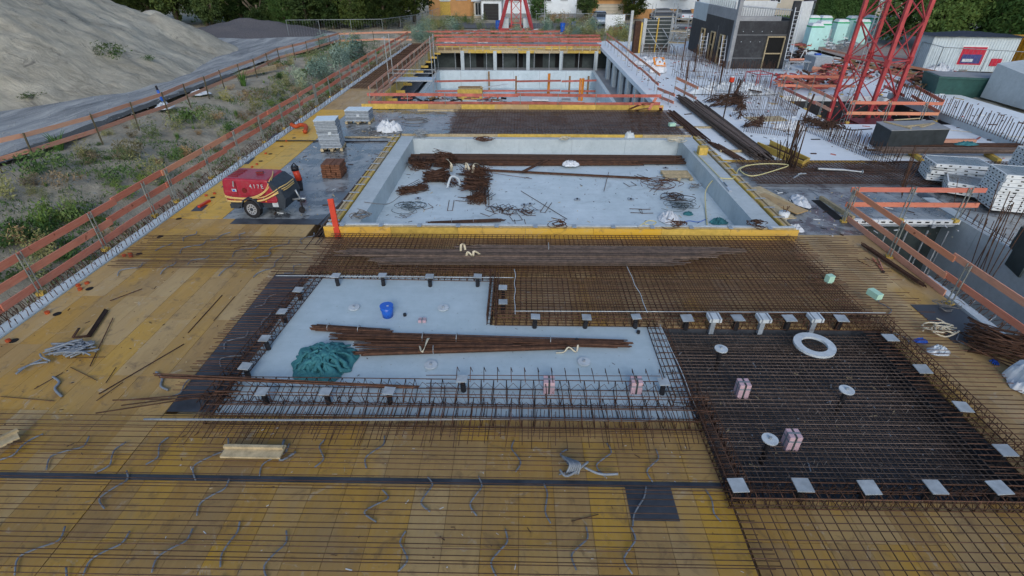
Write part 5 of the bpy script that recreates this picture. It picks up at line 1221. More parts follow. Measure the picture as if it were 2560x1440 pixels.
starters('slanting row of starter bars in front of the dark box', P(2060, 350, 0), P(2240, 425, 0), 40, .8, .012, .06, 'rust_dark')
starters('starter bar cluster around the tall bundle beside the hose', P(1940, 400, 0), P(1985, 430, 0), 16, .9, .013, .2, 'rust_dark')
starters('tall leaning bars near the yellow hose', P(1965, 415, 0), P(1985, 432, 0), 9, 1.7, .016, .3, 'rust_dark', tie=False)
t = starters('row of starter bars on the long edge wall at the right', P(2230, 235, .35), P(2580, 375, .35), 60, .85, .018, .05, 'rust_dark', tie=False)
tag(beam('edge_wall', P(2225, 238, .17), P(2585, 380, .17), .3, .34, M['concrete_wall']), 'low white concrete wall under the long row of starter bars at the right', 'low wall')
for k, (x, y, h, lab) in enumerate([(1710, 240, 2.0, 'rusty iron post left of the plastic sheeting'), (1735, 180, 1.9, 'rusty iron post in the starter bar field'), (1795, 235, 1.9, 'thin upright iron post beside the plastic sheeting'), (2010, 300, 1.3, 'rusty leaning post beside the fan of bent bars'), (1970, 400, 1.6, 'leaning rusty post beside the yellow hose'), (1702, 175, 2.2, 'tall rusty iron post near the orange stencilled bag')]):
    b = P(x, y, 0); tag(rod('iron_post', b, b+Vector((U(-.1,.2), 0, h)), .05, M['rust_dark']), lab, 'post')
b = P(1808, 296, 0); t = thing('marker_post', 'thin rusty post with a round red and white marker ball on top', 'marker', tuple(b)); rod('post', b, b+Vector((.02,0,1.9)), .035, M['rust_dark'], t)
m = MB(); m.tube([b+Vector((.02,0,1.80)), b+Vector((.02,0,1.85)), b+Vector((.02,0,1.98)), b+Vector((.02,0,2.03))], .12, 10); m.build('marker_ball', M['orange_red'], t, True); cylo('marker_cap', b+Vector((.02,0,2.05)), .10, .06, M['plate_white'], t, shape='cyl8')
# bent-bar fans and baskets on slab
def fan(label, x, y, n, w, L, a0, a1, mat='rust_dark', h=.6, name='bent_bar_fan'):
    p = P(x, y, 0); t = thing(name, label, 'bent bars', tuple(p))
    for k in range(n):
        a = a0+(a1-a0)*k/n; q = p+Vector(((k/n-.5)*w, U(-.1,.1), 0)); e = q+Vector((L*math.cos(a)*U(.8,1.1), L*math.sin(a)*U(.8,1.1), U(.1, h)))
        m = MB(); m.tube([q+Vector((0,0,U(.02,.2))), q.lerp(e, .5)+Vector((0,0,U(.05,.3))), e], .016, 4); m.build('bent_bar', M[mat], t, True)
    return t
fan('fan of bent rusty bars left of the dark box', 2085, 325, 60, 1.0, 1.2, 2.4, 3.6)
fan('heap of rusty hooked bars lying before the plastic sheeting', 1790, 258, 40, 1.6, 1.0, -.3, .3)
fan('second heap of rusty hooked bars below the first', 1800, 270, 34, 1.4, 1.2, -.2, .4)
fan('brush-like heap of bent bars right of the marker post', 1852, 275, 60, .6, .9, .5, 2.6, h=.9)
fan('upright sheaf of dark bars between the two heaps', 1830, 258, 24, .3, 1.3, .8, 1.2, h=1.3)
fan('brown heap of bent bars at the middle of the starter field', 1880, 320, 50, 1.1, .8, -.5, 1.6, h=.5)
fan('small heap of bent bars near the pool right corner', 1850, 300, 10, .5, .6, 0, 3)
def frame_box(name, label, cat, c, sx, sy, sz, mat, r=.03, rz=0, shelves=()):
    t = thing(name, label, cat, tuple(c), rz); Mx = Matrix.Translation(c) @ Matrix.Rotation(rz, 4, 'Z')
    def e(a, b): rod('frame_bar', Mx @ Vector(a), Mx @ Vector(b), r, M[mat], t)
    for x in (-sx/2, sx/2):
        for y in (-sy/2, sy/2): e((x,y,0), (x,y,sz))
    for z in (0, sz)+tuple(shelves):
        for y in (-sy/2, sy/2): e((-sx/2,y,z), (sx/2,y,z))
        for x in (-sx/2, sx/2): e((x,-sy/2,z), (x,sy/2,z))
    return t
t = frame_box('wire_crate', 'open red steel crate with brown bars in it beside the piled fittings', 'crate', P(1888, 228, 0), 1.1, 1.1, 1.1, 'crane_red', .025, .3); 
for k in range(12): rod('bar', P(1872, 224, .1+.02*k), P(1905, 230, .12+.02*k), .03, M['rust_dark'], t)
# piled red fittings
def junk(label, boxes, cat='fittings pile', name='fittings_pile', mats=('board_far', 'crane_red', 'board_red', 'rust'), n=80, h=.8):
    x0, x1, y0, y1 = boxes; t = thing(name, label, cat, tuple(P((x0+x1)/2, (y0+y1)/2, 0)))
    for k in range(n):
        p = P(U(x0, x1), U(y0, y1), 0); L = U(.25, .8); a = U(0, 3.14); z = U(.05, h)
        if k % 3: beam('piece', p+Vector((-L/2*math.cos(a), -L/2*math.sin(a), z)), p+Vector((L/2*math.cos(a), L/2*math.sin(a), z+U(-.1,.1))), U(.06,.14), U(.05,.12), M[random.choice(mats)], t)
        else: rod('piece', p+Vector((-L/2*math.cos(a), -L/2*math.sin(a), z)), p+Vector((L/2*math.cos(a), L/2*math.sin(a), z+U(-.15,.15))), U(.03,.07), M[random.choice(mats)], t)
    return t
junk('long pile of red shoring fittings in low crates behind the crane pit rail', (1935, 2090, 205, 228), n=150, h=.8)
junk('heap of red pipes and fittings behind the crane mast, left part', (2050, 2110, 178, 190), n=50, h=.6)
junk('brown beams stacked near the portable toilets', (1985, 2035, 122, 132), mats=('rust_dark', 'wood_brown', 'board_far'), n=50, h=.7)
junk('dark heap of iron behind the grey bin', (1965, 2010, 148, 162), mats=('rust_dark', 'black_plastic'), n=60, h=.8)
junk('distant pile of planks behind the crane legs', (2060, 2260, 160, 200), mats=('wood_brown', 'rust_dark', 'board_far', 'galv'), n=140, h=.7)
junk('stack of reddish boards right of the crane', (2260, 2420, 198, 225), mats=('rust', 'wood_brown', 'board_far'), n=110, h=.7)
junk('grey mesh and pallets stacked behind the crane', (2055, 2140, 118, 135), mats=('galv', 'white_paint', 'galv'), n=60, h=.9)
junk('scattered site materials beyond the metal formwork', (1590, 1740, 78, 100), mats=('wood_brown', 'galv', 'crane_red', 'white_paint'), n=90, h=.9)
junk('low scrap and timber strewn on the far slab behind the hall', (1040, 1500, 84, 92), mats=('board_far', 'wood_brown', 'galv', 'wood_pale'), n=150, h=.5)
t = thing('grey_bin', 'grey steel bin with a blue rag on its rim near the red fittings', 'bin', tuple(P(2040, 178, 0))); p = P(2038, 176, 0)
v, f = cyl(4, 0, 1.0, .85, 1.0); meshobj('body', v, f, M['stone_stack'], t, Matrix.Translation(p) @ Matrix.Rotation(.9, 4, 'Z')); box('top_board', p+Vector((0,0,1.03)), (1.3,1.2,.04), M['concrete_wall'], t, (0,0,.1)); box('blue_rag', p+Vector((0,.3,1.1)), (.4,.3,.1), M['glove_blue'], t)
t = thing('work_table', 'low steel table with an orange pipe on it next to the grey bin', 'table', tuple(P(1985, 178, 0))); p = P(1986, 180, 0); box('top', p+Vector((0,0,.75)), (1.7,.8,.05), M['galv'], t)
for a in (-.75, .75):
    for b in (-.3, .3): rod('leg', p+Vector((a,b,0)), p+Vector((a,b,.75)), .03, M['galv'], t)
rod('pipe', p+Vector((-.6,0,.86)), p+Vector((.5,.1,.86)), .09, M['board_red'], t)
t = thing('trestle', 'white metal trestle standing beside the grey bin', 'trestle', tuple(P(2003, 165, 0))); p = P(2003, 165, 0)
for s in (-1, 1): rod('leg', p+Vector((s*.4,0,0)), p+Vector((s*.08,0,1.1)), .035, M['white_paint'], t)
rod('bar', p+Vector((-.12,0,1.1)), p+Vector((.12,0,1.1)), .05, M['white_paint'], t)
for i, (x, y, z, L, a) in enumerate([(2055, 182, .25, 1.4, .6), (2072, 185, .25, 1.2, 2.4), (2100, 178, .2, 1.6, .2)]):
    p = P(x, y, 0); o = rod('orange_pipe', p+Vector((0,0,z)), p+Vector((L*math.cos(a), L*math.sin(a), z)), .17, M['board_red']); tag(o, ('left', 'middle', 'right')[i]+' thick orange pipe lying behind the crane pit rail', 'pipe')
# dark box
pn, pr, pl = P(2230, 327, .95), P(2375, 323, .95), P(2192, 305, .95)
ex = (pr-pn); ey = (pl-pn); ex.z = ey.z = 0
t = thing('dark_container', 'long dark panel-clad box with pale battens on top on the white slab', 'box', tuple(pn))
vs = [(pn.x+a*ex.x+b*ey.x, pn.y+a*ex.y+b*ey.y, z) for z in (0, .94) for a, b in ((0,0), (1,0), (1,1), (0,1))]; meshobj('body', vs, CUBEF, M['box_dark'], t)
vs = [(pn.x+a*ex.x+b*ey.x, pn.y+a*ex.y+b*ey.y, z) for z in (.943, .97) for a, b in ((-.01,-.01), (1.01,-.01), (1.01,1.01), (-.01,1.01))]; meshobj('lid', vs, CUBEF, M['concrete_grey'], t)
for (a0, b0, a1, b1) in ((.1, .9, .35, .1), (.3, .3, .8, .5), (.55, .2, .9, .6)): beam('batten', pn+ex*a0+ey*b0+Vector((0,0,.05)), pn+ex*a1+ey*b1+Vector((0,0,.05)), .1, .04, M['wood_pale'], t)
tag(tubeobj('cable', [P(2100, 318, .02), P(2130, 325, .02), P(2180, 322, .02)], .03, M['black_plastic']), 'dark cable lying left of the dark box', 'cable')
tag(tubeobj('cable_loop', [P(2345+22*math.cos(a), 292+7*math.sin(a), .03) for a in [i*.5 for i in range(12)]], .03, M['cable_grey']), 'loop of grey cable on the white slab right of the crane pit', 'cable')
# stencilled bag
t = crumple('orange_marked_bag', 'white big bag with orange U-shaped markings on the slab', 'bag', P(1643, 180, .02), 1.3, 1.3, .9, M['white_cloth'], 31, 22, 1.2, .4)
for k, (a, b) in enumerate([((-.3,-.5,.55), (.45,-.5,.5)), ((-.35,-.45,.6), (-.35,.2,.95)), ((.0,-.45,.75), (.0,.2,.95)), ((.35,-.45,.6), (.35,.2,.95)), ((-.4,.22,.95), (.4,.22,.95))]):
    beam('orange_band', Vector(P(1643, 180, .02))+Vector(a), Vector(P(1643, 180, .02))+Vector(b), .14, .05, M['prop_orange'], t)
# ================================================================== TOWER CRANE MASTS
def mast(label, c, side, ang, z0, z1, mod, cat='crane mast', r=.13, mat='crane_red', ladder=True, xb=False):
    t = thing('tower_crane_mast', label, cat, (c[0], c[1], z0), ang); Mx = Matrix.Translation((c[0], c[1], 0)) @ Matrix.Rotation(ang, 4, 'Z'); h = side/2
    cs_ = [Vector((-h,-h,0)), Vector((h,-h,0)), Vector((h,h,0)), Vector((-h,h,0))]
    for q in cs_: beam('leg', Mx @ (q+Vector((0,0,z0))), Mx @ (q+Vector((0,0,z1))), r*2, r*2, M[mat], t, up=(1,0,0))
    z = z0+mod*.6; k = 0
    while z < z1:
        for i in range(4):
            a, b = cs_[i], cs_[(i+1) % 4]
            if k % 2 == 0: beam('horizontal_brace', Mx @ (a+Vector((0,0,z))), Mx @ (b+Vector((0,0,z))), .07, .07, M[mat], t)
            if (k+i) % 2: a, b = b, a
            beam('diagonal_brace', Mx @ (a+Vector((0,0,z))), Mx @ (b+Vector((0,0,min(z+mod, z1)))), .06, .06, M[mat], t)
            if xb: beam('diagonal_brace', Mx @ (b+Vector((0,0,z+.02))), Mx @ (a+Vector((0,0,min(z+mod, z1)+.02))), .04, .04, M[mat], t)
            if k % 4 == 2: box('joint_sleeve', Mx @ (cs_[i]+Vector((0,0,z))), (r*2.7, r*2.7, .35), M[mat], t, (0,0,ang))
        z += mod; k += 1
    if ladder:
        for s in (-.2, .2): rod('ladder_rail', Mx @ Vector((s, h-.25, z0)), Mx @ Vector((s, h-.25, z1)), .025, M['galv'], t)
        z = z0+.3
        while z < z1: rod('rung', Mx @ Vector((-.2, h-.25, z)), Mx @ Vector((.2, h-.25, z)), .018, M['galv'], t); z += .3
    return t
mc = P(2156, 262, 0)
cm_ = mast('big red lattice tower crane mast standing in the pit on the right', (mc.x, mc.y), 2.15, R(30), -2.5, 16, 1.9, r=.09, xb=True)
t = cm_
box('base_plate', (mc.x-.4, mc.y-2.2, -.42), (2.4, 1.2, .12), M['crane_dark'], t); box('base_web', (mc.x-1.3, mc.y-2.6, -1.0), (.6, .3, 1.0), M['crane_dark'], t)
p2 = P(1290, 74, 0); t = mast('narrow red lattice mast of the far tower crane behind the hall', (p2.x, p2.y), 1.15, 0, 0, 12, 1.25, r=.08, ladder=False)
for s in (-1, 1):
    for u in (-1, 1): beam('strut', p2+Vector((s*1.95, u*1.9, .2)), p2+Vector((s*.5, u*.5, 5.2)), .3, .3, M['crane_red'], t)
    beam('cross_beam', p2+Vector((-2, s*1.9, .2)), p2+Vector((2, s*1.9, .2)), .2, .25, M['crane_red'], t)
    box('ballast_block', p2+Vector((s*1.35, 0, .75)), (.9, 1.6, 1.1), M['concrete_wall'], t)
# ================================================================== DARK BUILDING
bt = thing('shell_building', 'unfinished dark coated wall shell with pale tops on the slab', 'building', (16, 48, 0))
bx('left_wall', 15.9, 16.15, 43.2, 54, 0, 3.3, M['bitumen'], bt); bx('left_wall_top', 15.89, 16.16, 43.2, 50, 3.302, 4.0, M['concrete_grey'], bt); bx('left_wall_top', 15.89, 16.16, 50.01, 54, 2.7, 4.0, M['concrete_wall'], bt)
bx('front_wall', 16.16, 20.1, 43.0, 43.25, 0, 3.3, M['bitumen'], bt); bx('front_wall_top', 16.16, 19.2, 42.99, 43.26, 3.302, 3.6, M['concrete_grey'], bt)
bx('corner_pier', 15.88, 16.14, 42.9, 43.3, 0, 4.7, M['concrete_grey'], bt); bx('corner_pier', 19.9, 20.35, 42.95, 43.3, 0, 4.6, M['bitumen'], bt); bx('right_wall', 20.1, 20.35, 43.3, 52, 0, 3.4, M['bitumen'], bt)
bx('back_wall', 16.2, 20.1, 53.7, 54, 0, 4.2, M['concrete_wall'], bt); bx('inner_panel', 16.3, 19.5, 45, 45.1, 3.4, 4.5, M['white_paint'], bt)
for k in range(20): rod('top_bar', (16.3+k*.18, 43.1, 3.6), (16.3+k*.18, 43.1, 4.15), .03, M['galv'], bt)
rod('top_rail', (16.2, 43.1, 4.25), (19.9, 43.1, 4.0), .05, M['galv'], bt)
for k in range(14): rod('top_bar', (16.02, 43.6+k*.5, 4.0), (16.02, 43.6+k*.5, 4.5), .035, M['galv'], bt)
for (x0, x1, z) in ((16.16, 20.1, 2.35), (16.16, 19, .75)): bx('joint_line', x0, x1, 42.985, 42.998, z, z+.03, M['concrete_grey'], bt)
bx('joint_line', 15.885, 15.898, 46.5, 46.53, 0, 2.7, M['concrete_grey'], bt)
for k in range(9): cylo('tie_hole', (16.6+(k % 5)*.7, 42.99, 1.9 if k < 5 else 2.6), .03, .01, M['plate_white'], bt, (math.pi/2,0,0), 'cyl8')
def wframe(par, x, y0, y1, z0, z1, axis_='y', mid=None):
    # pale timber frame around an opening; the opening itself is a flat plate, its inner shade painted black
    w = thing('window', None, None, (x, y0, z0)) if False else None
    if axis_ == 'y':
        f_ = bx('window', x-.01, x, y0, y1, z0, z1, M['void'], par)
        for a in ((y0-.06, y0, z0, z1), (y1, y1+.06, z0, z1), (y0-.06, y1+.06, z1, z1+.08), (y0-.06, y1+.06, z0-.08, z0)):
            bx('window_frame', x-.13, x+.001, a[0], a[1], a[2], a[3], M['wood_pale'], f_)
        if mid: bx('window_frame', x-.13, x+.001, y0, y1, mid-.04, mid+.04, M['wood_pale'], f_)
    else:
        f_ = bx('window', y0, y1, x-.01, x, z0, z1, M['void'], par)
        for a in ((y0-.07, y0, z0, z1), (y1, y1+.07, z0, z1), (y0-.07, y1+.07, z1, z1+.09)):
            bx('window_frame', a[0], a[1], x-.13, x+.001, a[2], a[3], M['wood_pale'], f_)
        if mid: bx('window_frame', y0, y1, x-.13, x+.001, mid-.04, mid+.04, M['wood_pale'], f_)
for y in (44.6, 46.9, 49.6): wframe(bt, 15.885, y, y+.8, .1, 2.1, 'y', 1.2)
wframe(bt, 42.985, 18.55, 19.75, .06, 2.2, 'x', 1.1)
def ladder(label, p, q, w, n, mat='rim', legs=False):
    p = Vector(p); q = Vector(q); d = (q-p); s = Vector((1,0,0)); t = thing('ladder', label, 'ladder', tuple(p))
    for k in (-w/2, w/2): rod('rail', p+s*k, q+s*k, .035, M[mat], t)
    for k in range(1, n): rod('rung', p+d*(k/n)-s*w/2, p+d*(k/n)+s*w/2, .02, M[mat], t)
    if legs:
        for k in (-w/2, w/2): rod('rear_rail', q+s*k, Vector((q.x+k*1.3, q.y+(q.y-p.y), 0)), .03, M[mat], t)
ladder('tall aluminium ladder leaning on the front wall of the dark shell', (20.0, 42.0, 0), (20.15, 42.75, 4.2), .45, 16)
ladder('aluminium stepladder standing in front of the left wall of the dark shell', (14.9, 46.2, 0), (15.0, 46.8, 2.1), .5, 8, legs=True)
ladder('grey ladder leaning near the corner of the dark shell', (15.6, 43.4, 0), (15.75, 44.2, 2.2), .35, 8)
t = thing('white_wall_panel', 'tall white wall slab right of the dark shell', 'wall', tuple(P(1985, 112, 0))); a = P(1968, 112, 0); b = P(2003, 108, 0); beam('panel', Vector((a.x, a.y, 1.9)), Vector((b.x, b.y, 1.9)), .3, 3.8, M['white_paint'], t)
# metal wall formwork
fw = thing('wall_formwork', 'dark ribbed metal wall formwork standing left of the scaffold', 'formwork', tuple(P(1640, 128, 0))); a = P(1598, 130, 0); b = P(1672, 130, 0)
beam('skin', Vector((a.x,a.y,1.35)), Vector((b.x,b.y,1.35)), .08, 2.7, M['form_green'], fw)
for k in range(9): beam('rib', Vector((a.x,a.y-.08,.1+k*.31)), Vector((b.x,b.y-.08,.1+k*.31)), .07, .05, M['galv'], fw)
for k in range(3): q = a.lerp(b, .02+k*.48); beam('upright', Vector((q.x,q.y-.15,0)), Vector((q.x,q.y-.15,2.8)), .14, .1, M['wood_yellow'] if k == 1 else M['galv'], fw, up=(1,0,0))
for s in (.15, .65): q = a.lerp(b, s); rod('push_prop', Vector((q.x,q.y-.2,2.0)), Vector((q.x+1.3,q.y-1.8,.05)), .04, M['galv'], fw)
t = thing('wall_formwork', 'rusty edge stop-end with yellow board left of the ribbed formwork', 'formwork', tuple(P(1588, 132, 0))); q = P(1586, 132, 0)
box('steel_panel', q+Vector((0,0,1.3)), (.5,.5,2.6), M['rust'], t, (0,0,.1)); box('yellow_board', q+Vector((.35,-.1,1.25)), (.14,.3,2.5), M['wood_yellow'], t); box('end_panel', q+Vector((.62,-.1,1.4)), (.3,.3,2.8), M['galv'], t); box('grey_upright', q+Vector((-.55,.2,1.7)), (.22,.2,3.4), M['galv'], t)
# scaffold
def scaffold(label, c, sx, sy, lv, h, rz=0, mat='galv', deckm='wood_pale', z0=0):
    t = thing('scaffold_tower', label, 'scaffold', tuple(c), rz); Mx = Matrix.Translation(c) @ Matrix.Rotation(rz, 4, 'Z')
    for x in (-sx/2, sx/2):
        for y in (-sy/2, sy/2): rod('standard', Mx @ Vector((x,y,0)), Mx @ Vector((x,y,h)), .03, M[mat], t)
    for z in lv:
        for y in (-sy/2, sy/2): rod('ledger', Mx @ Vector((-sx/2,y,z)), Mx @ Vector((sx/2,y,z)), .025, M[mat], t); rod('ledger', Mx @ Vector((-sx/2,y,z+.5)), Mx @ Vector((sx/2,y,z+.5)), .02, M[mat], t)
        for x in (-sx/2, sx/2): rod('transom', Mx @ Vector((x,-sy/2,z)), Mx @ Vector((x,sy/2,z)), .025, M[mat], t)
        inst('platform', shared('cube', M[deckm]), Mx @ Matrix.Translation((0,0,z+.03)) @ Matrix.Diagonal((sx,sy*.95,.04,1)), t)
    rod('diagonal', Mx @ Vector((-sx/2,-sy/2,.1)), Mx @ Vector((sx/2,-sy/2,h*.6)), .022, M[mat], t)
    rod('outrigger', Mx @ Vector((-sx/2,-sy/2,1.2)), Mx @ Vector((-sx/2-.9,-sy/2-.6,0)), .025, M[mat], t); rod('outrigger', Mx @ Vector((sx/2,-sy/2,1.2)), Mx @ Vector((sx/2+.6,-sy/2-.6,0)), .025, M[mat], t)
    return t
scaffold('light scaffold tower with small platforms beside the ribbed formwork', P(1688, 138, 0), 1.4, 1.0, (1.0, 1.9), 3.2, -.3)
scaffold('second scaffold tower behind the first, near the dark shell', P(1705, 108, 0), 1.8, 1.0, (1.1, 2.2), 3.3, -.3)
scaffold('third scaffold tower right behind the ribbed formwork', P(1650, 108, 0), 2.2, 1.0, (1.2, 2.4), 3.6, .1)
scaffold('scaffold tower inside the sunken hall near its left wall', (-7.3, 36.5, -3.6), 2.9, 1.3, (1.8, 3.9), 6.6, 0, deckm='rim')
# inside the hall
for i, px in enumerate((1290, 1422, 1468, 1515)):
    p = P(px, 240, -3.6); t = beam('timber_post', p, p+Vector((0,0,1.75)), .2, .16, M['wood_brown'], up=(1,0,0)); tag(t, ('first', 'second', 'third', 'fourth')[i]+' brown timber post from the left standing in the hall basin', 'post', 'timber posts in the hall basin')
for i, px in enumerate((1092, 1223)):
    p = P(px, 225, -3.6); t = beam('timber_post', p, p+Vector((0,0,1.7)), .22, .16, M['wood_brown'], up=(1,0,0)); tag(t, ('left', 'right')[i]+' wide timber post against the far hall basin wall', 'post', 'timber posts in the hall basin')
t = thing('hall_rail', 'brown-red boards nailed across the timber posts in the hall basin', 'guard rail', (1, 38, -2.5))
for z in (.5, 1.35):
    for (a, b) in ((1090, 1290), (1292, 1400), (1402, 1520)): p = P(a, 241, -3.6); q = P(b, 241, -3.6); beam('board', p+Vector((0,-.12,z)), q+Vector((0,-.12,z+U(-.05,.12))), .05, .16, M['board_far'], t)
for i, (x, y) in enumerate([(1371, 238), (1452, 252)]):
    t = thing('orange_props', ('left', 'right')[i]+' bundle of orange props standing on end in the hall basin', 'prop bundle', tuple(P(x, y, -3.6)))
    for k in range(7): p = P(x+U(-5,5), y, -3.6)+Vector((0,U(-.15,.15),0)); rod('prop', p, p+Vector((U(-.05,.05),0,1.9)), .065, M['prop_orange'], t)
t = thing('timber_stack', 'yellow-framed stack of timber beams in the hall basin at the left', 'timber stack', (-2.6, 37.5, -3.6)); c = P(1176, 246, -3.6)
box('crate_side', c+Vector((0,-.55,.45)), (2.2,.05,.9), M['wood_yellow'], t); box('crate_side', c+Vector((1.1,0,.45)), (.05,1.1,.9), M['wood_yellow'], t)
for k in range(10): box('beam', c+Vector((U(-.1,.1),-.4+k*.09,.9+U(0,.1))), (2.0,.07,.1), M['wood_brown' if k % 2 else 'wood_pale'], t)
for i, (x, y, w_) in enumerate([(1350, 248, 1.5), (1345, 262, 1.2), (1415, 250, .8), (1110, 262, 1.6), (1080, 248, 1.3)]):
    o = box('flat_sheet', P(x, y, -3.45), (w_, .8, .12), M['white_paint' if i != 2 else 'galv'], rot=(0,0,U(-.1,.1))); tag(o, ('upper white panel lying in the hall basin', 'lower white panel lying in the hall basin', 'grey panel lying between the white ones in the hall basin', 'white slab piece beside the scaffold in the hall basin', 'white sheet at the left side of the hall basin')[i], 'panel')
junk('scattered boards and props on the hall basin floor at the left', (1010, 1260, 250, 264), mats=('wood_brown', 'galv', 'black_plastic', 'board_far'), n=60, h=.4); 
for o in list(bpy.data.objects[-61:]):
    pass
tag(beam('white_board', P(1190, 222, -3.0), P(1270, 210, -3.0), .3, .05, M['white_paint']), 'pale board leaning on the timber posts in the hall basin', 'board')
# orange pipe near the top left edge
p = P(745, 312, .2); tag(tubeobj('orange_pipe', [P(728, 311, .25), P(740, 316, .18), P(752, 312, .22), P(765, 316, .2), P(762, 330, .1)], .10, M['cap_orange'], n=8), 'thick orange-brown pipe bend lying at the left deck edge', 'pipe')
tag(tubeobj('conduit_hook', [P(598, 420, .0), P(596, 404, .3), P(606, 392, .45), P(620, 392, .3)], .02, M['conduit']), 'grey conduit hook rising from the left edge strip', 'conduit')
# ================================================================== FAR SITE: toilets, container, skip, fence
def toilet(label, x, y, rz, sc=1.0):
    p = P(x, y, 0); t = thing('portable_toilet', label, 'portable toilet', tuple(p), rz, 'mint green portable toilets'); Mx = Matrix.Translation(p) @ Matrix.Rotation(rz, 4, 'Z')
    def b(n, c, s, m_, pp_=None): return inst(n, shared('cube', M[m_]), Mx @ Matrix.Translation(c) @ Matrix.Diagonal((s[0], s[1], s[2], 1)), pp_ or t)
    b('cabin', (0,0,1.0), (1.1,1.1,2.0), 'toilet_green'); b('green_band', (0,0,2.03), (1.13,1.13,.12), 'toilet_dark'); b('base', (0,0,.06), (1.16,1.16,.12), 'form_green'); dd = b('door', (0,-.56,1.0), (.8,.02,1.8), 'toilet_green'); b('handle', (.3,-.58,1.0), (.04,.02,.15), 'black_plastic', dd)
    v = [(-.55,-.55,2.09), (.55,-.55,2.09), (.55,.55,2.09), (-.55,.55,2.09), (-.4,-.4,2.3), (.4,-.4,2.3), (.4,.4,2.3), (-.4,.4,2.3)]; meshobj('roof', v, CUBEF, M['white_paint'], t, Mx)
for i, (x, y, lab) in enumerate([(2086, 112, 'mint toilet beside the low grey wall, right of the left pair'), (2022, 126, 'nearest mint toilet at the far left, beside the stacked beams'), (2018, 98, 'leftmost of the mint portable toilets'), (2048, 99, 'second mint portable toilet from the left'), (2042, 118, 'mint toilet standing in front of the left pair'), (2118, 100, 'mint toilet left of the crane legs'), (2138, 112, 'mint toilet just left of the crane leg, nearer'), (2152, 97, 'mint toilet behind the left crane leg'), (2178, 100, 'mint toilet seen between the crane legs'), (2205, 101, 'mint toilet right of the middle crane legs'), (2232, 100, 'rightmost mint toilet behind the crane')]): toilet(lab, x, y, -.05)
tag(beam('site_wall', P(2062, 92, .7), P(2110, 92, .7), .2, 1.5, M['concrete_wall']), 'low grey wall between the two groups of portable toilets', 'wall')
ct = thing('site_container', 'pale blue site container with a black tarp roof and red posters', 'container', tuple(P(2420, 186, 0)), -.12); c = P(2415, 182, 0)+Vector((0,1.3,0)); Mx = Matrix.Translation(c) @ Matrix.Rotation(-.14, 4, 'Z')
def cb(n, q, s, m_, rot=(0,0,0), par=ct): return inst(n, shared('cube', M[m_]), Mx @ Matrix.Translation(q) @ Euler(rot).to_matrix().to_4x4() @ Matrix.Diagonal((s[0], s[1], s[2], 1)), par)
cb('body', (0,0,1.25), (5.7,2.4,2.3), 'container_white')
for k in range(30): cb('corrugation', (-2.75+k*.19,-1.215,1.25), (.07,.03,2.1), 'container_white')
crn = heap('tarp', 0, 0, 3.0, 1.3, .25, M['tarp_black'], 20); crn.parent = ct; crn.matrix_basis = wm(ct).inverted() @ Mx @ Matrix.Translation((0,0,2.3)); 
cb('poster', (.1,-1.25,1.15), (1.6,.03,1.2), 'poster_red'); cb('poster_picture', (.1,-1.27,.95), (1.3,.02,.6), 'poster_blue'); cb('poster_figure', (-.1,-1.285,.85), (.7,.015,.2), 'plate_white'); cb('poster_frame', (.1,-1.24,1.18), (1.75,.02,1.35), 'white_paint')
cb('small_poster', (1.85,-1.25,.75), (.7,.03,.5), 'poster_red')
t = thing('green_skip', 'dark green skip container behind the edge wall at the right', 'skip', tuple(P(2430, 250, 0)), -.2); c2 = P(2440, 238, 0)+Vector((.3,.8,0)); Mx2 = Matrix.Translation(c2) @ Matrix.Rotation(-.22, 4, 'Z')
v = [(-2.4,-1.0,-.3), (2.4,-1.0,-.3), (2.4,1.0,-.3), (-2.4,1.0,-.3), (-2.6,-1.15,1.0), (2.6,-1.15,1.0), (2.6,1.15,1.0), (-2.6,1.15,1.0)]; meshobj('body', v, CUBEF, M['green_metal'], t, Mx2); inst('rim', shared('cube', M['green_metal']), Mx2 @ Matrix.Translation((0,-1.15,.98)) @ Matrix.Diagonal((5.3,.1,.12,1)), t); inst('label_sheet', shared('cube', M['plate_white']), Mx2 @ Matrix.Translation((.6,-1.12,.4)) @ Euler((-.12,0,0)).to_matrix().to_4x4() @ Matrix.Diagonal((.25,.02,.3,1)), t)
inst('load', shared('cube', M['concrete_grey']), Mx2 @ Matrix.Translation((0,0,.93)) @ Matrix.Diagonal((4.9,2.1,.2,1)), t)
q = P(2545, 185, 0); t = thing('yellow_container', 'yellow container end at the right picture edge', 'container', tuple(q)); box('body', q+Vector((1.5,1,1.2)), (3,2.4,2.4), M['yellow_metal'], t)
for k in range(5): box('corrugation', q+Vector((-.02,.1+k*.45,1.2)), (.06,.15,2.2), M['yellow_metal'], t)
q = P(2630, 285, 0); t = thing('concrete_upstand', 'tall pale concrete wall piece at the right picture edge', 'wall', tuple(q)); v = [(0,0,0), (3,-.3,0), (3,3,0), (0,3.4,0), (0.1,0.1,1.5), (3,-.2,2.4), (3,3,2.4), (.1,3.4,1.9)]; meshobj('wall', v, CUBEF, M['concrete_wall'], t, Matrix.Translation(q+Vector((-.7,.8,0)))); 
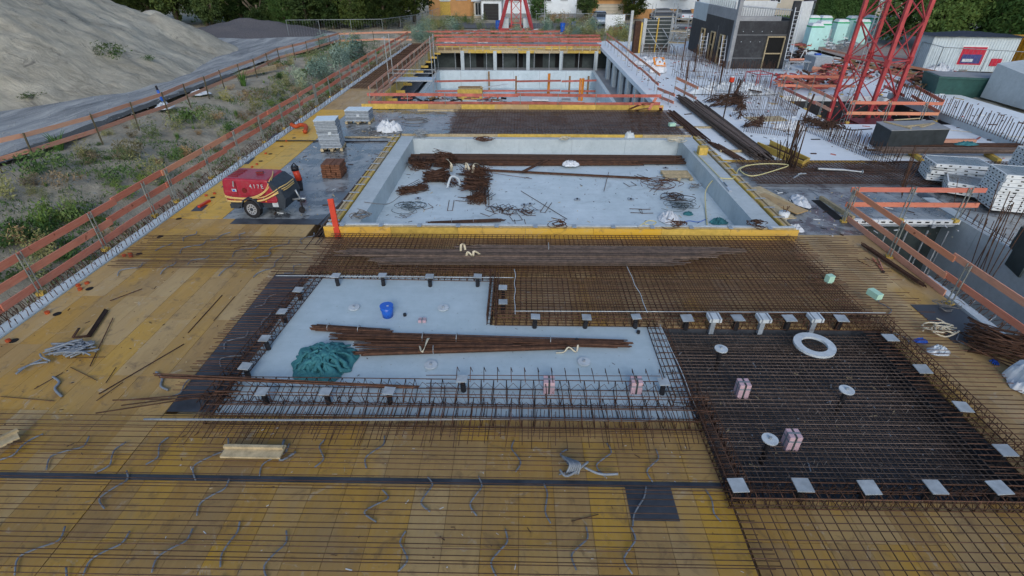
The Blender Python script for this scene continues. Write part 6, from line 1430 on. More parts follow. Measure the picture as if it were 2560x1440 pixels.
def mesh_fence(label, pts, h=1.9, sp=3.4):
    t = thing('site_fence', label, 'fence', tuple(pts[0])); 
    for a, b in zip(pts[:-1], pts[1:]):
        n = max(1, round((b-a).length/sp))
        for i in range(n):
            p = a.lerp(b, i/n); q = a.lerp(b, (i+1)/n)
            rod('post', p, p+Vector((0,0,h)), .03, M['wire_fence'], t); rod('top_rail', p+Vector((0,0,h)), q+Vector((0,0,h)), .025, M['wire_fence'], t); rod('bottom_rail', p+Vector((0,0,.15)), q+Vector((0,0,.15)), .02, M['wire_fence'], t)
            box('foot_block', p+Vector((0,0,.06)), (.5,.22,.12), M['concrete_wall'], t)
            m = MB()
            for k in range(1, 12): u = p.lerp(q, k/12); m.rod(u+Vector((0,0,.15)), u+Vector((0,0,h)), .006, 3)
            m.build('mesh_wires', M['wire_fence'], t)
mesh_fence('galvanised mesh fence below the dark trees behind the road end', [P(725, 100, 0), P(960, 97, 0), P(1045, 82, 0), P(1100, 60, 0)])
mesh_fence('galvanised mesh fence in front of the site container', [P(2280, 172, 0), P(2330, 190, 0), P(2560, 208, 0)], 1.9, 3)
mesh_fence('mesh fence between the far crane and the parked cars', [P(1340, 75, 0), P(1470, 75, 0), P(1580, 78, 0)], 1.8)
b = P(1360, 70, 0); tag(rod('lamp_post', b, b+Vector((0,0,6)), .06, M['galv']), 'thin light grey lamp post right of the far crane', 'lamp post')
for i, (x, y, mt, lab) in enumerate([(1406, 79, 'blue_plastic', 'big blue barrel behind the red rails'), (1433, 76, 'blue_plastic', 'smaller blue barrel right of the big one'), (1245, 72, 'blue_plastic', 'blue box left of the far crane foot')]):
    p = P(x, y, 0); t = thing('barrel', lab, 'barrel', tuple(p)); cylo('body', p+Vector((0,0,.45)), .3, .9, M[mt], t); cylo('ring', p+Vector((0,0,.6)), .32, .05, M[mt], t); cylo('lid', p+Vector((0,0,.92)), .31, .04, M['glove_blue'], t)
p = P(1450, 84, 0); t = thing('white_tank', 'white box container on the far slab right of the barrels', 'tank', tuple(p)); box('body', p+Vector((0,0,.35)), (.95,.8,.7), M['box_dark'], t); box('lid', p+Vector((0,0,.73)), (1.0,.85,.07), M['plate_white'], t)
p = P(1535, 80, 0); t = thing('white_board_stack', 'large pale insulation sheet leaning behind the weeds', 'board', tuple(p)); box('sheet', p+Vector((0,0,.9)), (2.3,.1,1.9), M['white_paint'], t, (-.1,0,0))
p = P(1543, 88, 0); t = thing('red_crate', 'small red crate in front of the pale sheet', 'crate', tuple(p)); box('body', p+Vector((0,0,.4)), (.9,.7,.8), M['crane_red'], t); box('rim', p+Vector((0,0,.82)), (.96,.76,.06), M['orange_red'], t)
# blue bottle thing on the road
p = P(407, 254, .3); t = thing('blue_hydrant', 'blue standpipe with a black cap beside the haul road fence', 'standpipe', tuple(p)); rod('pipe', p, p+Vector((-.07,0,.62)), .075, M['blue_plastic'], t); rod('cap', p+Vector((-.07,0,.62)), p+Vector((-.09,0,.85)), .06, M['black_plastic'], t)
crumple('clear_sheet', 'pale plastic sheet lying at the bank fence near the blue standpipe', 'plastic sheet', P(412, 270, .25), .9, 1.2, .3, M['film_wrap'], 40, 16)
crumple('clear_sheet', 'second pale plastic sheet under the bank fence further on', 'plastic sheet', P(500, 235, .25), 1.2, 1.0, .25, M['film_wrap'], 41, 16)
p = P(650, 186, .2)
t = thing('timber_pile', 'small pile of pale boards by the bank fence', 'timber', tuple(p))
for k in range(6): beam('board', p+Vector((-.8,-1.8+.2*k,.1+.05*k)), p+Vector((.5,1.6,.1+.05*k)), .2, .04, M['wood_pale'], t)

# timber trough, battens, cables and small finds added on the right slab and grey deck
t = thing('timber_trough', 'yellow timber-sided trough with bars in it beside the yellow hose', 'timber trough', tuple(P(1955, 390, 0)))
for (a, b) in (((1893, 362), (2008, 412)), ((1925, 358), (2020, 402))): beam('side_board', P(*a, .14), P(*b, .14), .05, .26, M['wood_yellow'], t)
beam('end_board', P(2006, 412, .14), P(2022, 402, .14), .05, .26, M['wood_yellow'], t)
for k in range(8): rod('bar', P(1905+k*4, 362, .1), P(2000+k*3, 405, .12), .012, M['rust_dark'], t)
boardrow('edge_batten', 'pale yellow batten along the near edge of the white slab behind the dark mat', (8.1, 20.62, 0), (14.5, 20.62, 0), .0, .07, .05, ['wood_pale', 'wood_yellow'], 4, cat='batten')
tag(tubeobj('black_cable', [P(2150, 402, .05), P(2200, 406, .05), P(2260, 405, .05), P(2330, 407, .05)], .03, M['black_plastic']), 'black cable along the slab edge behind the fanned panel stack', 'cable')
tag(tubeobj('black_cable', [P(690, 352, .03), P(780, 352, .03), P(900, 354, .03), P(1010, 352, .03)], .03, M['black_plastic']), 'black cable stretched across the grey deck below the white bag', 'cable')
tag(beam('pale_batten', P(862, 342, .04), P(1010, 343, .04), .12, .04, M['wood_pale']), 'pale batten lying crosswise on the grey deck below the white bag', 'batten')
tag(beam('pale_batten', P(1800, 377, .06), P(1925, 378, .06), .12, .08, M['wood_pale']), 'pale timber under the short loose bundle at the pool corner', 'batten')
tag(beam('pale_batten', P(1690, 318, .05), P(1800, 318, .05), .12, .08, M['wood_pale']), 'pale timber crossing under the long bundles on the right slab', 'batten')
tag(beam('plywood_sheet', P(1870, 298, .03), P(1960, 296, .03), .9, .03, M['wood_pale']), 'pale plywood sheet lying among the starter bars left of the crane pit', 'plywood sheet')
crumple('white_paper', 'white paper sack standing on the far pool rim', 'paper sack', P(1573, 345, .1), .45, .3, .3, M['plate_white'], 51, 16, 2.5, .4)
boardrow('red_beam', 'long pinkish timber lying behind the crosswise bars on the right', P(2200, 358, .1), P(2435, 358, .1), .1, .18, .18, ['board_faded'], 1, cat='timber')
crumple('teal_scrap', 'teal sling lying on the crosswise bars at the right', 'sling', P(2415, 362, .3), 1.0, .4, .15, M['teal_cloth'], 52, 16)
rb = thing('rope_line', 'thin cream line stretched over the white slab at the far right', 'line', tuple(P(2450, 340, .03))); rod('line', P(2375, 325, .03), P(2600, 348, .03), .012, M['cream_strap'], rb)
tag(rod('slanting_bar', P(2235, 300, .95), P(2300, 296, .97), .03, M['wood_pale']), 'short lath on the dark box lid', 'lath')
o = box('yellow_block', P(1756, 377, .3), (.35, .3, .35), M['wood_yellow']); tag(o, 'yellow timber block at the far right corner of the pool formwork', 'timber block')
for i, (x, y) in enumerate([(620, 402), (600, 430), (575, 460), (690, 340), (500, 520)]):
    o = beam('dark_edge_strip', P(x-10, y+8, .006), P(x+8, y-8, .006), .35, .004, M['film_dark']); tag(o, 'dark film strip along the left edge of the yellow deck', 'film strip', 'dark film strips along the left edge')

random.seed(91)
def debris(name, label, x0, x1, y0, y1, z, n, mats, smin=.01, smax=.035, avoid=None):
    ms = [MB() for _ in mats]
    for k in range(n):
        x, y = U(x0, x1), U(y0, y1); r = U(smin, smax)*.6; a = U(0, 3.14); L = r*random.choice((1, 1, 2.5, 5))
        ms[k % len(mats)].add([(v[0]*L*2, v[1]*r*1.4, v[2]*r*.8) for v in CUBEV], CUBEF, Matrix.Translation((x, y, z+r*.4)) @ Matrix.Rotation(a, 4, 'Z'))
    t = thing(name, label, 'debris', ((x0+x1)/2, (y0+y1)/2, z), kind='stuff')
    for m, mt in zip(ms, mats): tag(m.build('chips', M[mt], t), kind='stuff')
debris('debris', 'small chips and wire ends strewn on the pool floor', -4.7, 7.0, 14.3, 23, -.55, 420, ('rust_dark', 'form_green', 'wood_pale', 'stone_stack'), .008, .03)
debris('debris', 'few small chips lying on the white floor', -5.3, 3.0, 7.3, 9.1, .014, 40, ('rust_dark', 'cable_grey'), .005, .014)
debris('debris', 'sawdust chips and wire bits on the left wooden deck', -11, -6.4, 2.5, 14.5, 0, 320, ('rust_dark', 'wood_pale', 'black_plastic'), .005, .018)
debris('debris', 'scraps scattered on the grey deck around the compressor', -9.3, -5.9, 14.9, 29, 0, 200, ('rust_dark', 'wood_pale', 'white_paint', 'black_plastic'), .01, .04)
debris('debris', 'wire bits and chips on the near wooden deck', -6, 3, 2.4, 6.3, 0, 260, ('rust_dark', 'wood_pale', 'white_paint'), .005, .016)
debris('debris', 'scraps scattered over the big white slab on the right', 8.2, 26.5, 21, 50, 0, 700, ('rust_dark', 'wood_pale', 'white_paint', 'black_plastic', 'board_far', 'rust'), .02, .09)
debris('debris', 'scraps scattered on the grey deck at the right pool corner', 8.4, 13.5, 13.8, 17.6, 0, 130, ('rust_dark', 'wood_pale', 'white_paint', 'black_plastic'), .01, .04)
debris('debris', 'pale stones and scraps in the wire mats', 3.3, 7.8, 5.0, 9.0, -.38, 160, ('wood_pale', 'stone_stack', 'rust_grey'), .01, .025)
t = thing('tie_wires', 'loose tie wire ends sticking out of the mats', 'wire', (1, 11, .25), kind='stuff'); m = MB()
for k in range(360):
    x, y = U(-5.2, 8.2), U(9.3, 13.2)
    if k % 2: x, y = U(3.3, 8.0), U(4.9, 9.2)
    z = .23 if y > 9.25 and (x > -.6 or y > 11.2) else (-.04 if x > 3.2 else .02)
    if z == .02: continue
    a = U(0, 6.3); m.tube([(x, y, z-.02), (x+.02*math.cos(a), y+.02*math.sin(a), z+.02), (x+.05*math.cos(a), y+.05*math.sin(a), z+.035)], .003, 3)
tag(m.build('wire_ends', M['cable_grey'], t), kind='stuff')
# odd bars lying on the mats and across the deck
for k in range(26):
    x = U(-10.5, 2); y = U(3, 13); 
    if -6.4 < x and 6.4 < y < 11.4: continue
    a = U(-.5, .5)+(1.57 if k % 3 == 0 else 0); L = U(.3, 1.1); o = rod('loose_bar', (x, y, .02), (x+L*math.cos(a), y+L*math.sin(a), .02), .007, M['rust_dark']); tag(o, 'short offcut of bar lying loose on the wooden deck', 'rebar', 'loose bar offcuts on the deck')
# ================================================================== HOUSES AND STREET
def house(label, cat, x0, x1, y0, dep, h, wall, roofm, wins=(), doors=(), garage=None, base=None, flat=False, eave=.35, name='house'):
    t = thing(name, label, cat, ((x0+x1)/2, y0, 0))
    bx('wall', x0, x1, y0, y0+dep, 0, h, M[wall], t)
    if base: bx('plinth', x0-.02, x1+.02, y0-.02, y0+dep, 0, base[0], M[base[1]], t)
    if flat: bx('roof', x0-eave, x1+eave, y0-eave, y0+dep+eave, h+.002, h+.28, M[roofm], t)
    else:
        ym = y0+dep/2; rh = dep*.38; e = eave
        v = [(x0-e, y0-e, h), (x1+e, y0-e, h), (x1+e, y0+dep+e, h), (x0-e, y0+dep+e, h), (x0-e, ym, h+rh), (x1+e, ym, h+rh)]
        meshobj('roof', v, [(0,1,5,4), (2,3,4,5), (1,2,5), (3,0,4), (3,2,1,0)], M[roofm], t)
    for (wx, wz, ww, wh) in wins:
        c = (x0+wx, y0-.03, wz); w = box('window', (c[0], y0-.012, c[2]), (ww, .02, wh), M['glass_dark'], t)
        for s in (-1, 1): box('window_frame', (c[0]+s*(ww/2+.03), y0-.03, wz), (.07, .07, wh+.12), M['white_paint'], w); box('window_frame', (c[0], y0-.031, wz+s*(wh/2+.03)), (ww, .07, .07), M['white_paint'], w)
        box('glazing_bar', (c[0], y0-.028, wz), (.05, .03, wh), M['white_paint'], w); box('sill', (c[0], y0-.07, wz-wh/2-.1), (ww+.2, .14, .05), M['concrete_wall'], w)
    for (dx, dw, dh, dm) in doors: box('door', (x0+dx, y0-.015, dh/2), (dw, .05, dh), M[dm], t); box('door_frame', (x0+dx, y0-.012, dh+.05), (dw+.2, .06, .1), M['white_paint'], t)
    if garage:
        gx_, gw, gh, gm = garage; box('garage_door', (x0+gx_, y0-.02, gh/2), (gw, .06, gh), M[gm], t)
        for k in range(5): box('door_groove', (x0+gx_, y0-.055, .3+k*gh/5), (gw, .01, .03), M['form_green'], t)
    return t
house('tan rendered house with orange door left of the garage', 'house', -14.6, -7.6, 91, 9, 6, 'house_tan', 'roof_red', [(5.2, 2.9, 1.6, 1.2), (2.6, 2.8, 1.3, 1.3)], [(2.6, 1.6, 2.1, 'wood_yellow')])
house('small pale greenhouse cabin beside the tan house', 'cabin', -7.3, -6.0, 88, 3, 2.2, 'house_cream', 'white_paint', [(.65, 1.2, .8, 1.6)], name='cabin')
house('white garage with a dark door left of the far crane', 'garage', -5.9, -3.0, 84.5, 5, 2.6, 'house_white', 'roof_grey', garage=(1.4, 2.2, 2.1, 'black_plastic'), name='garage')
house('white rendered house behind the far crane', 'house', -2.9, 8.2, 88, 10, 7, 'house_white', 'roof_red', [(1.6, 2.9, 1.9, 1.3), (6.6, 2.9, 1.3, 1.3), (9.2, 2.9, .9, .9)], base=(.6, 'concrete_grey'))
house('tan garage with a wide pale roll door behind the dark car', 'garage', 10.3, 15.4, 86, 6, 2.6, 'house_tan', 'roof_grey', garage=(2.6, 4.0, 2.0, 'house_cream'), flat=True, name='garage')
house('white house with tan base behind the scaffolding', 'house', 16.6, 26.5, 87, 10, 7, 'house_white', 'roof_grey', [(4.3, 3.2, .9, 1.3), (7.2, 3.2, .9, 1.3), (2.2, 3.5, 1.3, 1.0)], base=(1.3, 'house_tan'))
house('grey-cream house rising behind the dark shell building', 'house', 28, 40, 84, 10, 7, 'house_cream', 'roof_red', [(3, 3.0, 1.4, 1.3), (8, 3.0, 1.4, 1.3)])
house('beige house seen through the right-hand crane mast', 'house', 47, 62, 82, 10, 7, 'house_cream', 'roof_red', [(2.4, 3.3, 1.5, 1.2), (6, 3.3, 1.5, 1.2), (10, 3.3, 1.5, 1.2)], name='house')
house('small grey shed behind the hedge left of the crane', 'shed', 41.5, 45.2, 83, 3, 2.3, 'concrete_wall', 'roof_grey', flat=True, name='shed')
def car(label, p, rz, mat, sc=1.0):
    t = thing('parked_car', label, 'car', tuple(p), rz); Mx = Matrix.Translation(p) @ Matrix.Rotation(rz, 4, 'Z') @ Matrix.Scale(sc, 4)
    def pr(name, prof, w0, w1, z0, z1, mt, sub=None):
        n = len(prof); vs = []
        for s in (-1, 1):
            for x, z in prof: vs.append((x, s*(w0+(w1-w0)*(z-z0)/(z1-z0)), z))
        o = meshobj(name, vs, [(i, (i+1) % n, n+(i+1) % n, n+i) for i in range(n)]+[tuple(range(n-1,-1,-1)), tuple(range(n, 2*n))], M[mt], t, Mx); md = o.modifiers.new('b', 'BEVEL'); md.width = .05; md.segments = 2; return o
    pr('body', [(-2.1,.3), (-2.15,.8), (-1.9,.98), (1.15,1.0), (2.0,.85), (2.15,.6), (2.1,.3)], .85, .80, .3, 1, mat)
    pr('cabin', [(-1.75,.97), (-1.45,1.5), (.3,1.54), (1.05,1.0)], .78, .62, .97, 1.54, 'glass_dark')
    pr('car_roof', [(-1.42,1.49), (-1.3,1.56), (.2,1.58), (.33,1.52)], .64, .60, 1.49, 1.58, mat)
    for x in (-1.35, 1.35):
        for s in (-1, 1):
            o = inst('wheel', shared('cyl', M['tyre']), Mx @ Matrix.Translation((x, s*.8, .32)) @ Euler((math.pi/2,0,0)).to_matrix().to_4x4() @ Matrix.Diagonal((.32,.32,.2,1)), t); inst('rim', shared('cyl8', M['rim']), Mx @ Matrix.Translation((x, s*.905, .32)) @ Euler((math.pi/2,0,0)).to_matrix().to_4x4() @ Matrix.Diagonal((.2,.2,.02,1)), o)
    for s in (-1, 1): inst('headlight', shared('cube', M['plate_white']), Mx @ Matrix.Translation((2.1, s*.6, .7)) @ Matrix.Diagonal((.08,.3,.14,1)), t); inst('rear_lamp', shared('cube', M['crane_red']), Mx @ Matrix.Translation((-2.12, s*.65, .75)) @ Matrix.Diagonal((.06,.22,.16,1)), t)
    inst('number_plate', shared('cube', M['plate_white']), Mx @ Matrix.Translation((-2.16, 0, .55)) @ Matrix.Diagonal((.03,.5,.11,1)), t)
car('dark grey-blue car parked in front of the tan garage', P(1500, 62, .06), -1.5, 'car_silver')
car('white car parked behind the scaffold', P(1702, 52, .06), 1.7, 'car_white')
car('dark car parked behind the ribbed formwork', P(1662, 52, .06), .05, 'car_dark')
# ================================================================== TREES
def crown_mesh(name, mat, rx, ry, z0, z1, nclump, nleaf, s, seed, shell=.55):
    random.seed(seed); vs = []; fs = []
    for c in range(nclump):
        while True:
            v = Vector((U(-1,1), U(-1,1), U(-1,1)))
            if shell < v.length < 1: break
        k = .85+.35*noise.noise(v*1.7+Vector((seed,0,0)))
        cc = Vector((v.x*rx*k, v.y*ry*k, z0+(z1-z0)*(.5+.5*v.z*k))); cr = U(.35, .8)
        for l in range(nleaf):
            d = Vector((random.gauss(0,1), random.gauss(0,1), random.gauss(0,.7)))*.45*cr; p = cc+d; q = s*U(.6,1.4)
            a = Vector((random.gauss(0,1), random.gauss(0,1), random.gauss(0,1))).normalized(); b = a.orthogonal().normalized()
            n = len(vs); vs += [tuple(p-a*q), tuple(p+b*q*.5), tuple(p+a*q), tuple(p-b*q*.5)]; fs.append((n, n+1, n+2, n+3))
    return newmesh(name, vs, fs, mat)
def trunk_mesh(h, r, seed, mat, lean=.3):
    random.seed(seed); m = MB()
    m.tube([(0,0,-.3), (U(-.1,.1),0,h*.3), (U(-lean,lean),U(-lean,lean),h*.65)], r, 7)
    for k in range(6): 
        a = U(0,6.3); z = h*U(.25,.6); m.tube([(0,0,z), (math.cos(a)*.9, math.sin(a)*.9, z+.9), (math.cos(a)*1.9, math.sin(a)*1.9, z+2.2)], r*.4, 5)
    return newmesh('trunk_mesh', m.v, m.f, mat, True)
CR_ = [crown_mesh('crown_mesh', M['leaf_dark'], 3.0, 2.6, .1, 8.5, 170, 60, .17, 1), crown_mesh('crown_mesh', M['leaf_dark'], 2.4, 2.4, .2, 7, 140, 60, .15, 2), crown_mesh('crown_mesh', M['leaf_mid'], 2.6, 2.4, .1, 6.5, 140, 60, .15, 3), crown_mesh('crown_mesh', M['leaf_dark'], 2.2, 2.0, -.3, 4.0, 130, 60, .13, 4)]
TR_ = [trunk_mesh(8, .22, 5, M['bark']), trunk_mesh(6, .16, 6, M['bark'])]
random.seed(77)
treeg = 'dark leafy trees behind the site fence'
def tree(x, y, label, k, s=1.0, group=treeg, z=0, name='tree'):
    t = thing(name, label, 'tree', (x, y, z), group=group); Mx = Matrix.Translation((x, y, z)) @ Matrix.Rotation(U(0,6.3), 4, 'Z') @ Matrix.Diagonal((s, s, s*U(.9,1.1), 1))
    inst('trunk', TR_[0 if k < 2 else 1], Mx, t); inst('crown', CR_[k], Mx, t); return t
lab1 = 'dense dark green tree in the belt behind the sand heap and haul road'
ORD = ['leftmost', 'second', 'third', 'fourth', 'fifth', 'sixth', 'seventh', 'eighth', 'ninth', 'tenth', 'eleventh', 'twelfth', 'thirteenth', 'fourteenth', 'fifteenth', 'sixteenth']
for row, (yy, sc) in enumerate(((69.5, .8), (73.5, 1.05), (79, 1.25))):
    x = -62; ti = 0
    while x < -14.5:
        if row == 0 and x < -40: x += 3; continue
        tree(x+U(-.6,.6), yy+U(-.8,.8)-(x < -40)*8*(row > 0)*.0, 'dense dark tree beyond the haul road, '+ORD[min(ti, 15)]+' in the '+('front', 'middle', 'back')[row]+' row', random.choice((0, 1, 2, 3) if row == 0 else (0, 1, 2)), sc*U(.85,1.2)); ti += 1; x += 3.0 if row == 0 else 3.6
lab2 = 'tall leafy tree at the upper right behind the site container'
for i, (x, y) in enumerate(sorted([(38, 52), (42, 50), (46, 48), (50, 46), (41, 56), (46, 54), (52, 51), (57, 47), (37, 57), (54, 42), (48, 60), (60, 56)], key=lambda q: q[0]/q[1])): tree(x, y, 'leafy tree behind the site container, '+ORD[i]+' of that clump from the left', random.choice((0, 1, 2)), U(1.0,1.3), 'leafy trees behind the container')
for i, (x, y, lab) in enumerate([(-.0, 84, 'bushy green tree beside the white house, left of the lamp post'), (9.3, 83.5, 'dark bush between the white house and the tan garage'), (16.0, 84, 'dark green conifer-like tree right of the tan garage'), (3.0, 84.5, 'low tree in front of the white house')][:3]): tree(x+(2.2 if i == 0 else 0), y, lab, (2, 1, 0)[i], (.55, .6, .75)[i], 'garden trees by the houses')
# bare-trunked garden tree right of the cars
t = thing('garden_tree', 'pale forked tree trunk standing right of the white car', 'tree', (25.5, 82, 0)); m = MB()
m.tube([(25.0,82,-.2), (24.9,82,1.8), (24.4,82,3.2), (22.6,82,4.6)], .28, 8); m.tube([(24.9,82,1.9), (25.8,82,3.2), (26.6,82,5)], .17, 7); m.tube([(24.5,82,3.1), (24.3,82,5)], .14, 6); m.build('trunk', M['bark'], t, True)
inst('crown', CR_[2], Matrix.Translation((22.8, 82, 3.3)) @ Matrix.Diagonal((.9,.9,.6,1)), t)
# hedge
hm = crown_mesh('hedge_mesh', M['leaf_mid'], 1, 1, 0, 1, 1, 1, .1, 8)
def hedge(label, x0, x1, y, h, d, n):
    random.seed(int(x0*7)); vs = []; fs = []
    for k in range(n):
        p = Vector((U(x0,x1), y+U(-d/2,d/2), U(0,h))); 
        if random.random() < .6: p.y = y-d/2+U(-.08,.08)
        elif random.random() < .5: p.z = h+U(-.08,.05)
        q = U(.08,.16); a = Vector((random.gauss(0,1), random.gauss(0,1), random.gauss(0,1))).normalized(); b = a.orthogonal().normalized(); i = len(vs)
        vs += [tuple(p-a*q), tuple(p+b*q*.6), tuple(p+a*q), tuple(p-b*q*.6)]; fs.append((i, i+1, i+2, i+3))
    t = thing('hedge', label, 'hedge', ((x0+x1)/2, y, 0)); meshobj('leaves', vs, fs, M['leaf_mid'], t); bx('core', x0+.1, x1-.1, y-d/2+.12, y+d/2-.1, 0, h-.12, M['leaf_dark'], t)
hedge('tall clipped green hedge left of the beige house', 40, 48, 80, 3.0, 1.2, 9000)
hedge('low clipped hedge behind the portable toilets', 30, 40.5, 76, 1.2, 1.0, 6000)
# ================================================================== WEEDS AND SHRUBS ON THE BANK
def tuft_mesh(mat, n, h, spread, w, seed):
    random.seed(seed); vs = []; fs = []
    for k in range(n):
        a = U(0,6.283); r0 = U(0,.25)*spread; r1 = r0+U(.2,1)*spread; z = h*U(.5,1.1); b = a+U(-.4,.4); s = Vector((-math.sin(a), math.cos(a), 0))*w
        p0 = Vector((r0*math.cos(a), r0*math.sin(a), 0)); p1 = Vector((r1*.5*math.cos(b), r1*.5*math.sin(b), z*.65)); p2 = Vector((r1*math.cos(b), r1*math.sin(b), z)); i = len(vs)
        vs += [tuple(p0-s), tuple(p0+s), tuple(p1+s*.8), tuple(p1-s*.8), tuple(p2)]; fs += [(i, i+1, i+2, i+3), (i+3, i+2, i+4)]
    return newmesh('tuft_mesh', vs, fs, mat)
def shrub_mesh(mat, n, r, h, s, seed):
    random.seed(seed); vs = []; fs = []
    cl_ = [Vector((random.gauss(0,.45)*r, random.gauss(0,.45)*r, h*U(.15,.95))) for _ in range(14)]
    for k in range(n):
        c = random.choice(cl_); p = c+Vector((random.gauss(0,.2)*r, random.gauss(0,.2)*r, random.gauss(0,.16)*h)); p.z = max(.0, p.z); q = s*U(.6,1.5)
        a = (Vector((random.gauss(0,1), random.gauss(0,1), random.gauss(.6,1)))).normalized(); b = a.orthogonal().normalized(); i = len(vs)
        vs += [tuple(p-a*q), tuple(p+b*q*.35), tuple(p+a*q), tuple(p-b*q*.35)]; fs.append((i, i+1, i+2, i+3))
    m = MB(); m.v = vs; m.f = fs
    return newmesh('shrub_mesh', vs, fs, mat)
kinds = [('grass_tuft', 'bright green grassy weed tuft growing on the left bank', 'weed', [tuft_mesh(M['leaf_bright'], 70, .85, .5, .018, 1), tuft_mesh(M['leaf_bright'], 50, .6, .5, .016, 2)]),
         ('dry_bush', 'dry brown tumbled bush on the left bank', 'bush', [shrub_mesh(M['leaf_dry'], 500, .55, .6, .05, 3), shrub_mesh(M['leaf_dry'], 380, .45, .5, .045, 4)]),
         ('green_bush', 'low dark green bush on the left bank', 'bush', [shrub_mesh(M['leaf_mid'], 500, .6, .5, .055, 5), shrub_mesh(M['leaf_mid'], 360, .45, .4, .05, 6)]),
         ('olive_weed', 'tall olive weed clump on the left bank', 'weed', [shrub_mesh(M['leaf_olive'], 600, .6, 1.1, .05, 7), shrub_mesh(M['leaf_olive'], 420, .4, .8, .045, 8)]),
         ('silver_shrub', 'silvery grey-green shrub at the far part of the left bank', 'shrub', [shrub_mesh(M['leaf_grey'], 900, .8, 1.3, .06, 9), shrub_mesh(M['leaf_grey'], 700, .6, 1.0, .055, 10)])]
random.seed(5)
def plant(kind, x, y, s, lab=None, z=None, grp=None):
    nm, lb, ct_, ms = kinds[kind]; zz = ground_z(x, y)-.03 if z is None else z
    o = inst(nm, random.choice(ms), Matrix.Translation((x, y, zz)) @ Matrix.Rotation(U(0,6.3), 4, 'Z') @ Matrix.Diagonal((s*U(.85,1.2), s*U(.85,1.2), s*U(.8,1.2), 1)))
    zone = ', near part' if y < 14 else (', level with the compressor' if y < 26 else (', middle part' if y < 40 else ', far part'))
    tag(o, lab or lb+zone, ct_, grp or {0: 'bright grass tufts on the bank', 1: 'dry brown bushes on the bank', 2: 'low green bushes on the bank', 3: 'olive weeds on the bank', 4: 'silvery shrubs on the bank'}[kind]); return o
spec = [(150, 375, 0, 1.2), (205, 385, 3, .7), (230, 405, 1, .7), (325, 390, 1, 1.0), (330, 345, 1, .6), (285, 445, 2, .9), (140, 455, 1, .8), (95, 435, 2, 1.2), (70, 460, 1, .9), (10, 480, 3, 1.0), (85, 520, 0, 1.1), (140, 540, 2, 1.1), (175, 545, 2, 1.0), (200, 560, 3, 1.2), (100, 545, 2, 1.2), (10, 560, 1, .9), (20, 640, 2, .9), (115, 625, 1, .9), (165, 645, 2, 1.2), (320, 510, 2, .9), (355, 435, 2, .8), (380, 340, 3, 1.0), (440, 320, 3, .9), (480, 300, 2, 1.6), (520, 305, 3, 1.0), (535, 290, 1, .9), (560, 240, 3, 1.0), (610, 215, 0, 1.5), (600, 265, 1, .8), (640, 260, 3, 1.2), (640, 300, 1, .8), (690, 240, 3, 1.1), (700, 190, 2, 1.0), (720, 215, 3, 1.2), (745, 200, 4, 1.1), (790, 195, 4, 1.3), (815, 180, 4, 1.5), (850, 170, 4, 1.4), (800, 160, 3, 1.4), (840, 140, 3, 1.5), (880, 150, 4, 1.7), (905, 130, 4, 1.6), (870, 125, 3, 1.4), (780, 150, 3, 1.0), (740, 235, 1, .9), (760, 230, 3, 1.0), (660, 330, 1, .8), (580, 330, 2, .9), (470, 400, 1, .9), (430, 390, 2, .8), (400, 470, 3, .9), (250, 590, 2, 1.0), (60, 600, 2, 1.1), (30, 700, 2, .8), (90, 700, 3, .9), (120, 660, 3, .9), (560, 350, 3, .8), (540, 380, 1, .7), (830, 215, 2, 1.1), (870, 190, 4, 1.1)]
for (x, y, k, s) in spec:
    p = P(x, y, -.7); 
    for _ in range(3): p = P(x, y, ground_z(p.x, p.y))
    plant(k, p.x, p.y, s)
for k in range(120):
    y = U(5, 60); x = U(-19.2, -12.1)
    kk = random.choices((0, 1, 2, 3, 4), (.5, 1.4, 2.2, 1.8, 2.2 if y > 34 else 0))[0]; plant(kk, x, y, U(.3, .6) if y < 30 else U(.5, 1.0))
for k in range(150):
    y = U(4, 58); x = U(-19.4, -12.2); plant(random.choice((3, 1, 3, 2, 0)), x, y, U(.18, .38), 'tiny weed growing on the left bank'+(', near part' if y < 20 else ', middle part' if y < 38 else ', far part'), grp='tiny weeds on the bank')
gr = MB(); 
for k in range(60000):
    y = 4+56*random.random(); x = -19.6+7.8*random.random()
    if fn(x, y, .35, 12) < -.05+.2*random.random(): continue
    z = ground_z(x, y); h = U(.04, .16); a = U(0,3.14); s = Vector((math.cos(a), math.sin(a), 0))*U(.01,.03); e = Vector((U(-.1,.1), U(-.1,.1), h)); i = len(gr.v)
    p = Vector((x,y,z)); gr.v += [tuple(p-s), tuple(p+s), tuple(p+e)]; gr.f.append((i, i+1, i+2))
tag(gr.build('ground_cover', M['leaf_mid']), 'sparse low green ground cover on the left bank', 'ground cover', kind='stuff')
st = MB()
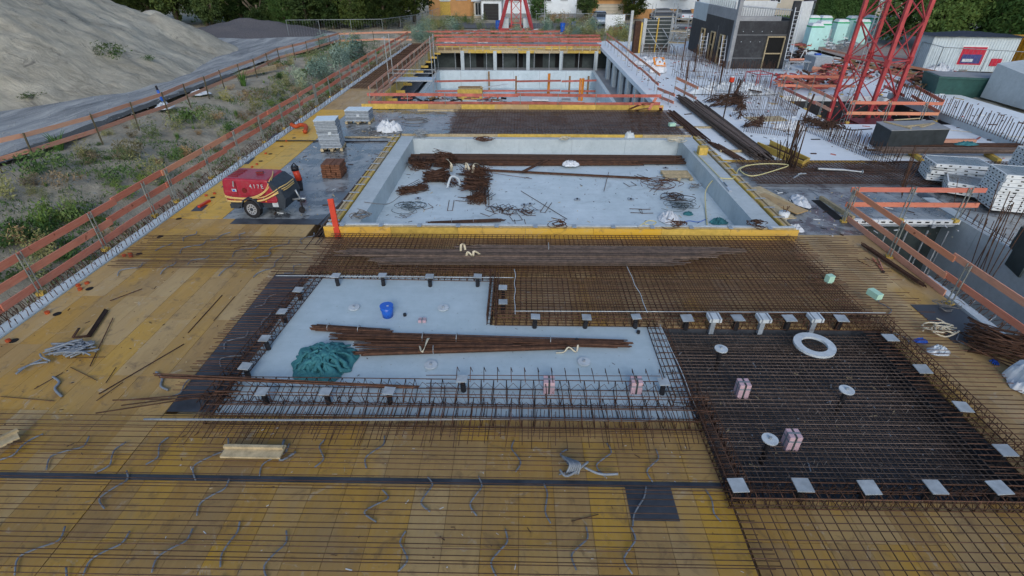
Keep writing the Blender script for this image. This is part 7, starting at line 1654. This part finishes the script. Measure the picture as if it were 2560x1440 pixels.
for k in range(2200):
    y = 4+58*random.random()**1.1; x = U(-27, -12) if k % 3 else U(-24.5, -19); z = (ground_z(x, y) if x > -19.8 else zr(x, y)); r = U(.01, .035)
    st.add([(v[0]*r*2*U(.7,1.3), v[1]*r*2*U(.7,1.3), v[2]*r*1.3) for v in CUBEV], CUBEF, Matrix.Translation((x, y, z)) @ Matrix.Rotation(U(0,3), 4, 'Z'))
tag(st.build('loose_stones', M['gravel_dark']), 'loose stones scattered on the bank and haul road', 'stones', kind='stuff')
for i, (x, y, k, s, lab) in enumerate([(290, 150, 2, 1.6, 'green weed clump growing on the sand heap slope'), (372, 150, 2, .8, 'small green weed on the sand heap right of the larger clump'), (82, 258, 2, 1.2, 'low green weed patch at the foot of the sand heap'), (485, 62, 0, 1.6, 'yellow-green weed at the notch of the sand heap ridge')]):
    p = P(x, y, 2)
    for z in [q*.1 for q in range(140, -3, -1)]:
        p = P(x, y, z)
        if sand_z(p.x, p.y) >= z: break
    plant(k, p.x, p.y, s, lab, z=sand_z(p.x, p.y)-.05, grp='weeds on the sand heap')
# weeds at the far end
labw = 'pale green-grey weed clump on the waste strip behind the hall'
for k in range(60):
    x = U(-14, 12); y = U(61.5, 70); plant(random.choice((3, 4, 3, 1)), x, y, U(.7, 1.3), labw, z=0, grp='weeds behind the hall')
for k in range(26):
    p = P(U(1440, 1570), U(86, 104), 0); plant(3, p.x, p.y, U(.8, 1.5), 'olive weed clump right of the far red rails', z=0, grp='weeds right of the far rails')
for k in range(26):
    x = U(-9.5, 6); y = U(57.9, 60.2); plant(3, x, y, U(.5, .9), 'low weed clump between the far red rails', z=0, grp='weeds between the far rails')
for k in range(10):
    p = P(U(1030, 1090), U(92, 110), 0); plant(4, p.x, p.y, U(.7, 1.1), 'blue-green weed at the far end of the left walkway', z=0, grp='weeds at the walkway end')
for k in range(22):
    x = U(-14, -5); y = U(72, 84); plant(random.choice((3, 2)), x, y, U(.9, 1.4), 'garden shrub in front of the tan house', z=0, grp='garden shrubs')
for k in range(18):
    x = U(2, 14); y = U(80, 82); plant(random.choice((1, 2, 3)), x, y, U(1.0, 1.7), 'reddish and green garden shrub along the street', z=0, grp='garden shrubs along the street')
for k in range(14):
    x = U(30, 46); y = U(64, 75); plant(2, x, y, U(1.4, 2.2), 'green shrub behind the portable toilets', z=0, grp='shrubs behind the toilets')
